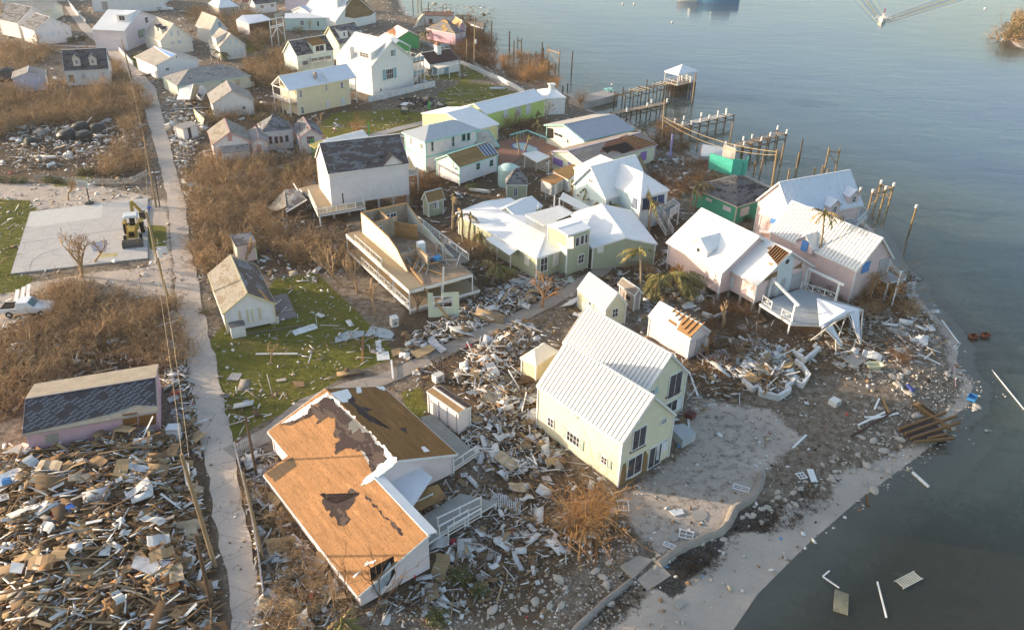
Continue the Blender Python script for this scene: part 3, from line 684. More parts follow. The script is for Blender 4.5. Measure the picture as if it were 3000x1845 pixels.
# tufts: the lawns have real blades standing out of the sheet
def scatter_in(polys,dens,rg):
 out=[]
 for pl in polys:
  a=np.array(pl);x0,y0=a.min(0);x1,y1=a.max(0);x0=max(x0,-220);y1=min(y1,330);n=int((x1-x0)*(y1-y0)*dens);
  px_=rg.uniform(x0,x1,n);py_=rg.uniform(y0,y1,n);k=inpoly(px_,py_,pl);out.append(np.stack([px_[k],py_[k]],1))
 return np.vstack(out)
_gp=scatter_in(GRASS[:2]+GRASS[7:8],22,RNG);_gp2=scatter_in(GRASS[2:7],5,RNG);_gp=np.vstack([_gp,_gp2]);n=len(_gp)
_h=RNG.uniform(.06,.2,n);Pa=np.column_stack([_gp,np.full(n,-.03)]);Qa=Pa+np.column_stack([RNG.normal(0,.06,(n,2)),_h]);V,Ff=sticks_arr(Pa,Qa,RNG.uniform(.02,.05,n),np.full(n,.004))
tag(obj('grass',arr_mesh('grass',V,Ff,[leaf((.16,.20,.025),(.26,.23,.05))])),kind='stuff')

# sea
Xs,Ys,Fs=fan(300,260,20.0,4500.0);Xs*=1.25
_ins=inpoly(Xs,Ys,LAND);ds_=segdist(Xs,Ys,LAND);sdw=np.where(_ins,-ds_,ds_);_i2=inpoly(Xs,Ys,ISLE);sdw=np.minimum(sdw,np.where(_i2,-1,1)*segdist(Xs,Ys,ISLE))
wme=arr_mesh('sea',np.stack([Xs.ravel(),Ys.ravel(),np.full(Xs.size,SEA)],1),Fs,[]);_iw=inpoly(Xs,Ys,WEED);_dw=segdist(Xs,Ys,WEED);colattr(wme,'weed',np.repeat(np.clip(.5+np.where(_iw,_dw,-_dw)/12,0,1).reshape(-1,1),4,1));colattr(wme,'deep',np.repeat(np.clip(sdw/60.0,0,1).reshape(-1,1),4,1))
b=NB('sea_water');dp=b.new('Attribute',attribute_name='deep').outputs['Fac'];p=b.pos()
w1=b.noise(b.mul(p,(1,1.6,1)),.9,3,.5,.4);w2=b.noise(b.mul(p,(.5,1.1,1)),.16,3,.55,.6);w3=b.noise(p,.018,3,.6)
wake=at(P('d',1100,215),SEA);hts=b.ma('ADD',b.ma('MULTIPLY',w1,.30),b.ma('MULTIPLY',w2,1.3))
xs_,ys_,zs_=b.sep(p);dxw=b.ma('SUBTRACT',xs_,float(wake[0]));dyw=b.ma('SUBTRACT',ys_,float(wake[1]))
_wl=at(P('d',935,0),SEA)-wake;_wr=at(P('d',1750,0),SEA)-wake
for dv_,ww in ((_wl,2.2),(_wr,2.2)):
 dv_=dv_[:2]/np.hypot(*dv_[:2]);al=b.ma('ADD',b.ma('MULTIPLY',dxw,float(dv_[0])),b.ma('MULTIPLY',dyw,float(dv_[1])));ac=b.ma('ADD',b.ma('MULTIPLY',dxw,float(-dv_[1])),b.ma('MULTIPLY',dyw,float(dv_[0])))
 q=b.ma('DIVIDE',ac,b.ma('ADD',b.ma('MULTIPLY',b.ma('MAXIMUM',al,0.0),.03),ww));g=b.ma('POWER',2.718,b.ma('MULTIPLY',b.ma('MULTIPLY',q,q),-1.0));on_=b.ramp(al,(.0,0.0),(.02,1.0))
 hts=b.ma('ADD',hts,b.ma('MULTIPLY',b.ma('MULTIPLY',g,on_),b.ma('MULTIPLY',b.ma('SINE',b.ma('MULTIPLY',q,7.0)),2.6)))
bn=b.new('Bump');bn.inputs['Strength'].default_value=.55;bn.inputs['Distance'].default_value=.16;b.l(hts,bn.inputs['Height'])
gl=b.new('BsdfGlossy');gl.inputs['Roughness'].default_value=.09;gl.inputs['Color'].default_value=(1,1,1,1);b.l(bn.outputs[0],gl.inputs['Normal'])
fr=b.new('Fresnel');fr.inputs['IOR'].default_value=1.34;b.l(bn.outputs[0],fr.inputs['Normal'])
tr=b.new('BsdfTransparent');b.l(b.mix(b.ramp(dp,(0.0,0.0),(.5,1.0)),(.88,.90,.84),(.40,.60,.58)),tr.inputs[0])
df=b.new('BsdfDiffuse');wd_=b.new('Attribute',attribute_name='weed').outputs['Fac'];dcol=b.mix(b.ramp(dp,(.05,0.0),(.6,1.0)),(.19,.23,.165),b.mix(b.ramp(w3,(.42,0.0),(.6,1.0)),(.065,.11,.18),(.08,.14,.17)));dcol=b.mix(b.ma('MULTIPLY',wd_,.9),dcol,(.062,.062,.045));b.l(dcol,df.inputs[0])
m1=b.new('MixShader');b.l(b.ramp(dp,(0.0,.03),(.10,.30),(.5,.70),(1.0,.93)),m1.inputs[0]);b.l(tr.outputs[0],m1.inputs[1]);b.l(df.outputs[0],m1.inputs[2])
m2=b.new('MixShader');b.l(fr.outputs[0],m2.inputs[0]);b.l(m1.outputs[0],m2.inputs[1]);b.l(gl.outputs[0],m2.inputs[2]);b.l(m2.outputs[0],b.n['Material Output'].inputs['Surface'])
wme.materials.append(b.m);struct('sea',wme)

# lane, paths, court
def sheet(name,pts,z,mat,th=.1,grid=None):
 mb=MB();mb.slab([np.array([q[0],q[1],z]) for q in pts],th,up=(0,0,1)); return struct(name,mb.mesh(name,mat))
def strip(name,L_,R_,z,mat,sub=3):
 V=[];Fc=[];
 for i in range(len(L_)):V+=[np.array([L_[i][0],L_[i][1],z]),np.array([R_[i][0],R_[i][1],z]),np.array([L_[i][0],L_[i][1],z-.15]),np.array([R_[i][0],R_[i][1],z-.15])]
 for i in range(len(L_)-1):a=4*i;Fc+=[(a,a+1,a+5,a+4),(a+2,a,a+4,a+6),(a+1,a+3,a+7,a+5)]
 mb=MB();mb.raw(V,Fc); return struct(name,mb.mesh(name,mat))
def lanemat(c1,c2):
 b=NB('worn_concrete');p=b.pos();n=b.noise(p,.35,5,.65);n2=b.noise(p,2.5,6,.75);n3=b.noise(p,14,3,.7)
 c=b.mix(b.ramp(n,(.35,0.0),(.65,1.0)),c1,c2);c=b.mix(b.ramp(n2,(.52,0.0),(.75,.6)),c,dk(c1,.55));c=b.mix(b.ramp(n3,(.6,0.0),(.8,.4)),c,dk(c1,.5))
 v=b.new('TexVoronoi',feature='DISTANCE_TO_EDGE');b.l(b.add(p,b.mul(b.new('TexNoise',i_Scale=1.5).outputs['Color'],(.8,.8,0))),v.inputs['Vector']);v.inputs['Scale'].default_value=.33
 c=b.mix(b.ramp(v.outputs['Distance'],(.0,.75),(.012,0.0)),c,dk(c1,.35)); return b.fin(c,.92,n2,.3,.03,.15)
m_lane=lanemat((.52,.44,.37),(.43,.375,.33))
LL=PL('N',190,20,235,85,300,140,345,190,390,245,415,290,430,340,445,400,463,460,480,530,490,600,500,690,507,750,515,830,522,920,535,1000,550,1080,565,1160,577,1230,590,1310,605,1380,622,1480,642,1600,667,1700,676,1845,690,1960)
LR=PL('N',215,20,268,85,324,128,391,191,430,230,458,262,472,320,490,395,507,455,527,540,546,600,553,690,563,750,583,830,598,920,616,1000,636,1080,655,1170,672,1250,687,1320,695,1385,708,1480,735,1600,752,1700,768,1845,785,1960)
_LL=[at(p)[:2] for p in LL];_LR=[at(p)[:2] for p in LR]
def jit(pl,amt=.18,seed=4):
 rr=random.Random(seed);out=[]
 for i in range(len(pl)-1):
  a,b_=np.array(pl[i]),np.array(pl[i+1])
  for j in range(4):out.append(a+(b_-a)*j/4+np.array([rr.uniform(-amt,amt),rr.uniform(-amt,amt)])*(1 if j else .4))
 out.append(np.array(pl[-1])); return out
strip('lane',jit(_LL),jit(_LR,seed=5),.03,m_lane);LANE=_LL+_LR[::-1];KEEP=[LANE]
def path(name,pts,w,z,mat):
 c=[at(p)[:2] for p in pts];L_,R_=[],[]
 for i in range(len(c)):d=nrm(c[min(i+1,len(c)-1)]-c[max(i-1,0)]);nn=np.array([-d[1],d[0]])*w/2;L_.append(c[i]+nn);R_.append(c[i]-nn)
 strip(name,jit(L_,.06),jit(R_,.06,9),z,mat);KEEP.append(L_+R_[::-1]); return c
m_path=lanemat((.34,.29,.24),(.28,.245,.215))
path('footpath',PL('N',672,1330,800,1262,900,1180,1030,1132,1120,1112,1200,1078,1275,1042,1400,980,1500,938,1546,916,1612,884,1661,855,1764,792,1800,760),2.1,.034,m_path)
path('back_path',PL('N',640,535,720,512,800,495,880,477,935,455,1090,398,1170,377,1260,355,1400,335),2.2,.034,lanemat((.42,.38,.35),(.36,.33,.31)))
path('cross_path',PL('N',60,140,160,134,283,137),1.6,.034,m_lane)
path('top_path',PL('N',1290,95,1440,230,1500,262,1560,290),1.2,.034,m_path)
CT=[at(p)[:2] for p in PL('N',88.4,621.6,433,580.5,433,757.3,32,803)];KEEP.append(CT)
m_court=lanemat((.50,.47,.44),(.46,.44,.42));sheet('court_slab',CT,.10,m_court,.2)
def ctp(u_,v_):a,b_,c,d=[np.array(q) for q in CT]; return (a*(1-u_)+b_*u_)*(1-v_)+(d*(1-u_)+c*u_)*v_
sheet('court_paint',[ctp(.01,.01),ctp(.61,.01),ctp(.61,.27),ctp(.01,.30)],.104,paint((.60,.57,.52),.1),.003)
for q in ([(.02,.55),(.98,.50),(.98,.506),(.02,.556)],[(.13,.98),(.135,.85),(.2,.76),(.32,.72),(.32,.714),(.196,.752),(.128,.846),(.123,.98)]):sheet('court_line',[ctp(*v) for v in q],.104,paint((.22,.23,.25)),.003)
sheet('court_paint',[ctp(.62,.86),(ctp(.78,.88)),ctp(.76,.93),ctp(.62,.92)],.104,paint((.55,.45,.2),.3),.003);sheet('court_paint',[ctp(.55,.68),(ctp(.68,.66)),ctp(.68,.82),ctp(.58,.82)],.104,paint((.26,.28,.36),.3),.003)
# pool terrace
_pt=[at(p)[:2] for p in PL('g',1390,520,1530,470,1750,410,2180,580,2050,700,1680,700,1530,830,1390,840)];KEEP.append(_pt);sheet('pool_terrace',_pt,.06,lit((.26,.14,.10),.35,6.0),.1)
_pc=PL('g',1555,560,1600,540,1680,530,1740,540,1790,570,1850,590,1895,610,1880,650,1800,660,1720,640,1650,620,1580,600);_cc=np.mean([at(p)[:2] for p in _pc],0)
pool=thing('swimming_pool','kidney shaped swimming pool with blue tiled rim on the brown terrace','swimming pool',(*_cc,0))
mb=MB();mb.slab([np.append((at(p)[:2]-_cc)*1.09,.12) for p in _pc],.06,up=(0,0,1));put('rim',mb,tint('blue_tile',(.05,.07,.28),.4),pool);mb=MB();mb.slab([np.append((at(p)[:2]-_cc)*.96,.135) for p in _pc],.02,up=(0,0,1));put('water',mb,tint('pool_water',(.26,.36,.32),.08,.5),pool)

# ---------------- the buildings ----------------
def hdeck(h,pts,z,mat,rails=(),rh=.95,pick=.14,lattice=False,col=TRIM,world_=False,name='deck',legs=True,th=.2,glassy=False):
 """deck or balcony of a house; pts = seen points at height z; rails = indices of edges with a railing"""
 Q=[h.l2(at(p,z) if not world_ else p) for p in pts];n_=len(Q)
 FOOT.append([h.w2(q)[:2] for q in Q])
 d=put(name,MB().slab(Q,.06,up=(0,0,1)),mat,h.root)
 mb=MB()
 for i in range(n_):mb.beam(Q[i]-(0,0,.07+th/2),Q[(i+1)%n_]-(0,0,.07+th/2),.07,th)
 put('rim_joist',mb,paint(col),d)
 for e in rails:
  mb=MB();rail(mb,Q[e],Q[(e+1)%n_],rh,pick=pick,lattice=lattice);put('railing',mb,paint(col),d)
 if legs and z>.5:
  for i in range(n_):
   a,b_=Q[i],Q[(i+1)%n_]
   if np.linalg.norm(b_-a)>1.5:put('post',MB().box((0,0,z/2-.1),(.16,.16,z-.14)),paint(col),d,loc=(*((a*.97+b_*.03)[:2]),0))
 return d,Q
lap=siding
CREAM=(.76,.71,.52);PINK=(.74,.57,.54);PALEPINK=(.80,.70,.70);SAGE=(.42,.45,.32);SKYB=(.58,.72,.78);MINT=(.62,.76,.70)
YEL=(.78,.63,.36);GREENP=(.07,.42,.26);SHWHITE=(.78,.78,.76)
m_plank_orange=boards((.52,.27,.12),.15,'u',.35,.5,scr=1.0);m_plank_brown=boards((.30,.155,.055),.15,'u',.4,.5,scr=1.0)  # orange boards on the lane-side slope, darker brown ones on the other
m_ply=plywood((.34,.21,.09));m_ply2=plywood((.42,.33,.22),3.0);m_felt=shingle((.055,.040,.040),(.10,.075,.065),(.16,.10,.08),.60,.80,2.0)
m_deckgrey=boards((.36,.37,.34),.14,'u',.25,.3);m_deckblue=boards((.46,.50,.53),.14,'u',.15,.25);m_decktan=boards((.42,.33,.22),.14,'u',.35,.3)
m_shg=shingle((.30,.285,.27),(.12,.11,.11),(.3,.2,.1),.66,.86,0.0);m_shd=shingle((.13,.13,.135),(.045,.045,.05),(.32,.17,.08),.6,.80,5.0)
m_sht=shingle((.27,.25,.22),(.20,.17,.13),(.34,.22,.12),.60,.9,9.0);m_shslate=shingle((.20,.205,.22),(.09,.085,.09),(.2,.13,.1),.58,.84,13.0)
m_tanroof=shingle((.42,.38,.33),(.2,.17,.15),(.36,.24,.14),.74,.86,21.0)
m_seam=metal((.74,.74,.72),.45);m_seamblue=metal((.34,.38,.45),.45);m_seamgrey=metal((.50,.53,.56),.42)

# --- two-part cream house with standing-seam roof, near the beach
h1=H('cream two-storey house with white ribbed metal roof above the sand yard',P('t',1107,935),P('t',50,205),P('t',1770,562),4.95,P('t',1500,335),wallm=lap(CREAM,'lap',.16),roofm=m_seam,oe=.14,og=.14,seam=.475,seamparts=True,name='house')
for a in (((1238,765),(1380,922),2,1),((1172,1120),(1330,1250),2,1),((1580,628),(1643,655),2,2)):h1.win(P('t',*a[0]),P('t',*a[1]),a[2],a[3],side='x0' if abs(h1.whit(P('t',1300,850))[1][0]-h1.b[0])<.1 else 'x1')
_g=h1.whit(P('t',1300,850))[0];_sd=h1.whit(P('t',500,850))[0]
h1.win(P('t',1437,985),P('t',1560,1150),2,1,side=_g)
for a,b_,sh_ in (((195,575),(262,740),None),((430,740),(582,980),'both'),((850,1045),(922,1200),'both'),((478,520),(520,570),'both')):
 h1.win(P('t',*a),P('t',*b_),4 if sh_=='both' and a[0]==430 else 2,2,shut=sh_,side=_sd,shcol=(.42,.52,.46))
h1.wpatch(PL('t',1082,1320,1112,1180,1150,1150,1150,1360,1235,1340,1330,1290,1330,1050,1395,1005,1420,1060,1400,1262,1640,1120,1640,1140,1062,1470),boards((.30,.19,.09),.3,'v',.3,.3),.015,side=_g,name='bare_sheathing')
h1.wpatch(PL('t',1590,890,1665,840,1655,995,1590,1012),paint((.76,.77,.80)),.02,side=_g,name='house_wrap')
h1.wpatch(PL('t',1440,985,1510,955,1500,1150,1470,1180,1440,1185),paint((.70,.70,.74),.3),.05,side=_g,name='curtain')
h1.wpatch(PL('t',1528,935,1568,915,1545,1110,1515,1120),paint((.70,.70,.74),.3),.055,side=_g,name='curtain')
h1.wpatch(PL('t',1192,1030,1385,930,1385,938,1192,1040),timber((.2,.12,.08)),.12,side=_g,name='ledger_board')
# rear part: one body with the front, so a child of the same house
Wd=np.array([math.cos(h1.ang),math.sin(h1.ang),0]);Ld_=np.array([-Wd[1],Wd[0],0])
_L,_Wv=(Ld_,Wd) if h1.whit(P('t',1300,850))[0][0]=='y' else (None,None)
hb_ang=rad(129.8);hb_L=np.array([math.cos(hb_ang),math.sin(hb_ang)]);hb_W=np.array([math.cos(hb_ang-math.pi/2),math.sin(hb_ang-math.pi/2)])
_A=at((1810,1427.6))[:2]
_o=_A+hb_W*13.55+hb_L*4.0
h1b=House('cream rear wing of the two-storey house with white ribbed roof beside the pink shed',o=_o,ang=hb_ang,L=11.75,W=6.3,ze=4.9,zr=8.2,wallm=lap(CREAM,'lap',.16),roofm=m_seam,oe=.14,og=.14,seam=.475,seamparts=True,cat='house')
_sx='x0'
h1b.win(P('t',1690,85),P('t',1810,300),2,1,side=_sx);h1b.win(P('t',1640,430),P('t',1765,500),2,1,side=_sx);h1b.win(P('t',1440,270),P('t',1495,310),2,2,side=_sx,shut='r',shcol=(.42,.55,.58))
h1b.wpatch(PL('t',1790,360,1860,320,1845,480,1770,512),paint((.76,.77,.80)),.02,side=_sx,name='house_wrap')
h1b.wpatch(PL('t',1630,355,1820,255,1822,262,1632,363),timber((.2,.12,.08)),.12,side=_sx,name='ledger_board')
def text_mesh(s_,size):
 cu=bpy.data.curves.new('lettering','FONT');cu.body=s_;cu.size=size;cu.align_x='CENTER';cu.align_y='CENTER'
 o=bpy.data.objects.new('lettering',cu);COL.objects.link(o);dg=bpy.context.evaluated_depsgraph_get();me=bpy.data.meshes.new_from_object(o.evaluated_get(dg))
 bpy.data.objects.remove(o);V=np.zeros(len(me.vertices)*3);me.vertices.foreach_get('co',V); return V.reshape(-1,3),[tuple(p.vertices) for p in me.polygons]
_TV,_TF=text_mesh('tyvek',.34)
for hh,px_,sd in ((h1,P('t',1632,885),_g),(h1b,P('t',1805,355),'x0')):
 k,c=hh.whit(px_,sd);n=hh.planes()[k][1];xdir=np.cross((0,0,1.0),n)
 mb=MB();mb.raw(np.outer(_TV[:,0],xdir)+np.outer(_TV[:,1],(0,0,1.0))+c+n*.032,_TF);put('printed_lettering',mb,tint('navy_print',(.03,.05,.12),.7),hh.root)

# --- big L-shaped house with stripped roof planks
_z,_zr=2.6,4.9;_r1,_r2=at(P('A',1115,395),_zr)[:2],at(P('m',700,745),_zr)[:2]
_D=(_r2-_r1)/np.hypot(*(_r2-_r1));_N=np.array([-_D[1],_D[0]]);_ang=math.atan2(_D[1],_D[0])
h2=House('low pink house with torn roof showing orange boards beside the lane',o=_r1-_N*6.1-_D*.1,ang=_ang,L=13.1,W=12.2,ze=_z,zr=_zr,wallm=lap(PALEPINK,'lap',.15),roofm=m_plank_orange,noroof=(1,0),z0=.3,oe=.3,og=.3,trim=(.8,.79,.78))
# local frame: x along ridge (away from viewer), y towards the lane (left); ridge y=6.1
_sl=h2.sl;_x0=h2.l2(at(P('A',1260,975),_zr))[0]-.05
def zsl(y): return _z+(y if y<6.1 else 12.2-y)*_sl
mb=MB();mb.slab([(0,0,_z),(13.1,0,_z),(13.1,6.1,_zr),(0,6.1,_zr)],.12,up=(0,-_sl,1));put('roof_slope',mb,m_plank_brown,h2.root)
_ye=12.2;_yo=14.6;_ze2=zsl(_yo);_xn=h2.l2(at(P('A',60,510),_ze2))[0];_lr=h2.l2(at(P('A',845,590),4.3));_yr=8.15
mb=MB();mb.slab([(13.1,_ye,_z),(13.1,6.1,_zr),(0,6.1,_zr),(0,_yr,zsl(_yr)),(_x0,_yr,zsl(_yr)),(_x0,_yo,_ze2),(_xn,_yo,_ze2),(_xn,_ye,_z)],.12,up=(0,_sl,1));put('roof_slope',mb,m_plank_orange,h2.root)
FOOT.append([h2.w2(q)[:2] for q in ((_x0,_yr-1,0),(_x0,_yo,0),(_xn,_yo,0),(_xn,_yr-1,0))])
mb=MB();mb.slab([(_x0+.25,_yr,.2),(_x0+.25,_yo-.3,.2),(_x0+.25,_yo-.3,_ze2-.1),(_x0+.25,_yr,zsl(_yr)-.14)],.14,up=(-1,0,0));put('wall',mb,h2.wm,h2.root)
mb=MB();mb.slab([(_x0+.4,_yo-.3,.1),(_xn-.2,_yo-.3,.1),(_xn-.2,_yo-.3,_ze2-.08),(_x0+.4,_yo-.3,_ze2-.08)],.14,up=(0,1,0));put('wall',mb,h2.wm,h2.root)
mb=MB();mb.slab([(_x0+.4,_yr,.2),(0,_yr,.2),(0,_yr,zsl(_yr)-.14),(_x0+.4,_yr,zsl(_yr)-.14)],.14,up=(0,-1,0));put('wall',mb,h2.wm,h2.root)
mb=MB();mb.slab([(_x0-.05,_yr+.25,zsl(_yr)+.09),(.15,_yr+.25,zsl(_yr)+.09),(.15,_yr-.62,zsl(_yr)-.1),(_x0-.05,_yr-.62,zsl(_yr)-.1)],.1,up=(0,0,1));put('ridge_flashing',mb,paint(WHITE),h2.root)
mb=MB();mb.slab([(_x0-.05,_yr-.62,zsl(_yr)-.1),(.15,_yr-.62,zsl(_yr)-.1),(.15,_yr-.62,zsl(_yr)-.45),(_x0-.05,_yr-.62,zsl(_yr)-.45)],.05,up=(0,-1,0));put('ridge_flashing',mb,paint(WHITE),h2.root)
mb=MB()
mb.beam((_x0-.03,_yo,_ze2-.13),(_x0-.03,_yr,zsl(_yr)-.13),.05,.22);mb.beam((_x0,_yo+.03,_ze2-.12),(_xn,_yo+.03,_ze2-.12),.05,.2);mb.beam((_xn,_ye+.03,_z-.12),(13.1,_ye+.03,_z-.12),.05,.2)
mb.beam((0-.03,-.0,_z-.13),(-.03,6.1,_zr-.13),.05,.24);mb.beam((-.03,_yr,zsl(_yr)-.13),(-.03,6.1,_zr-.13),.05,.24);mb.beam((0,-.03,_z-.12),(13.1,-.03,_z-.12),.05,.2)
mb.beam((13.13,0,_z-.12),(13.13,6.1,_zr-.12),.05,.22);mb.beam((13.13,12.2,_z-.12),(13.13,6.1,_zr-.12),.05,.22)
put('fascia',mb,m_trim,h2.root)
class _Sl:  # outline tool for the wide lane-side slope
 L=13.1
h2.rp= lambda pts,mat,lift,jag=.12,side='r1',name='roof_patch':h2.rpatch(pts,mat,.012,side,name,lift,jag,clip=False)
m_wmem=whiteroof((.78,.78,.77),.4)
h2.rp(PL('m',245,1050,400,940,520,850,690,750,725,790,665,800,590,860,545,870,500,960,400,1010,330,1030),m_wmem,.02,.1)
h2.rp(PL('m',725,790,830,880,1000,1040,1270,1300,1355,1400,1290,1430,1240,1495,1165,1510,1130,1480,1250,1400,1230,1330,1130,1230,1110,1170,985,1100,930,1140,870,1065,910,1015,800,900,690,790),m_wmem,.022,.14)
h2.rp(PL('m',690,785,800,900,910,1020,870,1065,930,1140,985,1105,1060,1130,1130,1210,1240,1340,1250,1390,1210,1440,1150,1460,1130,1500,1085,1440,1070,1370,1010,1330,930,1290,850,1300,770,1335,760,1280,790,1210,740,1130,765,1100,750,1010,690,990,640,1020,600,1050,575,960,590,860,655,800),m_felt,.035,.2)
h2.rp(PL('m',235,1060,400,1005,500,950,540,860,590,885,570,935,500,1000,430,1020,320,1075),m_felt,.036,.08)
h2.rp(PL('A',510,650,540,655,560,690,640,735,700,720,750,620,830,640,820,670,780,700,760,740,705,800,745,855,710,905,695,930,640,880,580,810,520,760,530,690),m_felt,.02,.2)
h2.rp(PL('A',860,680,900,700,960,780,1080,890,1160,960,1170,985,1150,1000,1040,870,930,770),m_felt,.022,.12)
h2.rp(PL('A',930,485,1110,400,1090,440,900,580,835,600,870,530),m_wmem,.026,.05)
h2.rp(PL('A',880,1190,940,1190,930,1215,870,1235),m_wmem,.02,.1);h2.rp(PL('A',790,1290,830,1260,820,1290,770,1325),m_wmem,.02,.1)
h2.rp(PL('A',75,500,290,370,330,440,150,570),boards((.16,.11,.07),.15,'u',.5,.5),.012,.1)
for pp in (PL('m',720,760,880,720,915,790,880,840,830,850),PL('m',1120,680,1220,680,1245,740,1180,720),PL('m',965,710,1000,700,1010,750,975,760),PL('m',1590,1270,1620,1270,1665,1310,1620,1325)):
 h2.rpatch(pp,m_wmem,.015,'r0',jag=.05)
for pp in (PL('m',880,840,940,790,960,870,1120,910,1060,940,1130,1010,1190,1050,1310,1100,1290,1110,1080,1030,1000,960,960,900),PL('m',1390,1090,1420,1090,1450,1150,1410,1130),PL('m',1250,1310,1290,1330,1360,1395,1340,1400)):
 h2.rpatch(pp,m_felt,.02,'r0',jag=.18)
def h2w(px_,x):c,d=h2._ray(px_);t=(x-c[0])/d[0]; return c+d*t
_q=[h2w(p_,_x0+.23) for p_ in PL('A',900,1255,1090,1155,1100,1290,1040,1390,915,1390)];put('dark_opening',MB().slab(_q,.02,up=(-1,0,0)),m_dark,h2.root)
_q=[h2w(p_,_x0+.1) for p_ in PL('A',950,1370,1060,1200,1075,1250,1060,1340,960,1470,920,1420)];put('tarpaulin',MB().slab(_q,.02,up=(-1,0,0)),paint((.45,.52,.6),.4),h2.root)
# porch roof and deck of this house
_pr=[np.append(h2.l2(at(p_,2.35))[:2],zz) for p_,zz in zip(PL('A',905,600,1290,470,1395,540,1215,800,1150,850),(2.75,2.75,2.45,2.3,2.35))]
put('porch_roof',MB().slab(_pr,.1,up=(0,0,1)),whiteroof((.72,.74,.78)),h2.root)
_pl=[np.append(h2.l2(at(p_,1.9))[:2],zz) for p_,zz in zip(PL('A',1230,620,1310,590,1330,625,1440,580,1510,665,1225,815),(2.1,2.0,2.0,1.8,1.5,1.7))]
put('fallen_roof_sheet',MB().slab(_pl,.05,up=(0,0,1)),m_ply,h2.root)
hdeck(h2,PL('A',1160,930,1620,660,1900,730,1680,860,1450,990,1240,1130),.8,m_deckgrey,(3,),pick=0)
hdeck(h2,[P('m',1590,985),P('m',1700,960),P('m',2120,1340),P('m',1850,1520),P('m',1830,1300)],.45,m_deckgrey,(2,),pick=0,rh=.9)
for a,b_,z_ in (((1175,845),(1400,735),1.7),((1440,925),(1780,760),1.7),((1520,1000),(1780,850),1.2)):
 mb=MB();rail(mb,h2.l2(at(P('A',*a),.8)),h2.l2(at(P('A',*b_),.8)),1.0,pick=0,post=2.2);put('railing',mb,m_trim,h2.root)

# --- pink house with the big octagonal deck
h3=H('long pink house with white roof with a hole over bare rafters above the deck',P('k',965,1133),P('k',690,1000),P('k',1475,968),3.9,P('k',1245,845),wallm=lap(PINK,'lap',.15),roofm=whiteroof((.82,.82,.81)),z0=1.1,oe=.3,og=.3,L=7.2)
_l3=h3.l2(at(P('B',10,660),4.3));_r3=h3.l2(at(P('B',1705,575),8.2))
h3b=H('tall main part of the pink house with plain white roof and a curved dormer',P('B',1000,1212),P('B',12,660),None,4.1,P('B',1705,577),pitch=34,wallm=lap(PINK,'lap',.15),roofm=whiteroof((.82,.82,.81)),z0=1.0,oe=.3,og=.3)
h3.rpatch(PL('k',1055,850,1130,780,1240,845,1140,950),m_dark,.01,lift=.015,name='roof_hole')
for i in range(7):
 t_=i/6.0;a=np.array(P('k',1130,780))*(1-t_)+np.array(P('k',1245,848))*t_;b_=np.array(P('k',1055,855))*(1-t_)+np.array(P('k',1135,960))*t_
 k,pa,n=h3.rhit(a);k,pb,n=h3.rhit(b_,k);put('rafter',MB().beam(pa+n*.05,pb+n*.05,.07,.16),timber((.45,.25,.11)),h3.root)
for pp in (PL('k',1040,800,1085,790,1075,820),PL('k',1060,935,1110,945,1090,962)):h3.rpatch(pp,timber((.6,.3,.12)),.02,jag=.08)
_g3=h3.whit(P('k',1230,1000))[0];_s3=h3.whit(P('k',800,1100))[0]
h3.wpatch(PL('k',1140,985,1240,850,1290,870,1275,990,1250,1190,1115,1240,1145,1020),lap((.62,.68,.68),'vert',.3),.02,side=_g3,name='blue_gable_panel')
h3.wpatch(PL('k',1270,1045,1365,1010,1340,1150,1235,1195),paint((.45,.46,.48)),.05,side=_g3,name='shutter');h3.wpatch(PL('k',1175,1085,1220,1065,1195,1190,1150,1205),paint((.45,.46,.48)),.05,side=_g3,name='door')
h3.wpatch(PL('k',1040,1150,1115,1125,1105,1230,1030,1250),paint((.42,.43,.45)),.05,side=_g3,name='shutter')
_k,_c=h3.whit(P('k',1228,925),_g3);_n=h3.planes()[_k][1];_t=np.cross((0,0,1.0),_n)
for r_,off,mt in ((.46,.04,m_trim),(.36,.055,m_glass)):put('round_window' if off<.05 else 'pane',MB().slab([_c+_n*off+_t*math.cos(q)*r_+np.array([0,0,1])*math.sin(q)*r_ for q in np.linspace(0,2*math.pi,17)[:-1]],.04,up=_n),mt,h3.root)
for pp in (PL('k',1005,1110,1075,1040,1140,1010,1135,1055,1040,1095),PL('k',1275,990,1330,950,1360,930,1355,985)):h3.wpatch(pp,boards((.30,.19,.09),.3,'v',.3,.3),.018,side=_g3,name='bare_sheathing')
h3.win(P('k',705,1030),P('k',750,1165),side=_s3,kind='shutter',col=(.72,.72,.72));h3.win(P('k',885,1150),P('k',930,1260),side=_s3,kind='shutter',col=(.72,.72,.72))
h3b.win(P('k',545,1010),P('k',585,1095),kind='shutter',col=(.68,.68,.68),side=h3b.whit(P('k',560,1050))[0])
h3b.dormer(P('k',440,858),3.0,1.15,'gable',winfo=(1,1),winsz=(.7,.7),pitch=.75,wallc=(.80,.79,.76))
d3,Q3=hdeck(h3,PL('k',985,1295,1345,1165,1660,1270,1890,1340,1560,1480,1265,1470),1.6,m_deckblue,(1,),lattice=True,pick=0,th=.3)
for a,b_ in (((1005,1285),(1085,1345)),((1175,1405),(1262,1450))):
 mb=MB();rail(mb,h3.l2(at(P('k',*a),1.6)),h3.l2(at(P('k',*b_),1.6)),.95,post=2,pick=0,lattice=True);put('railing',mb,m_trim,d3)
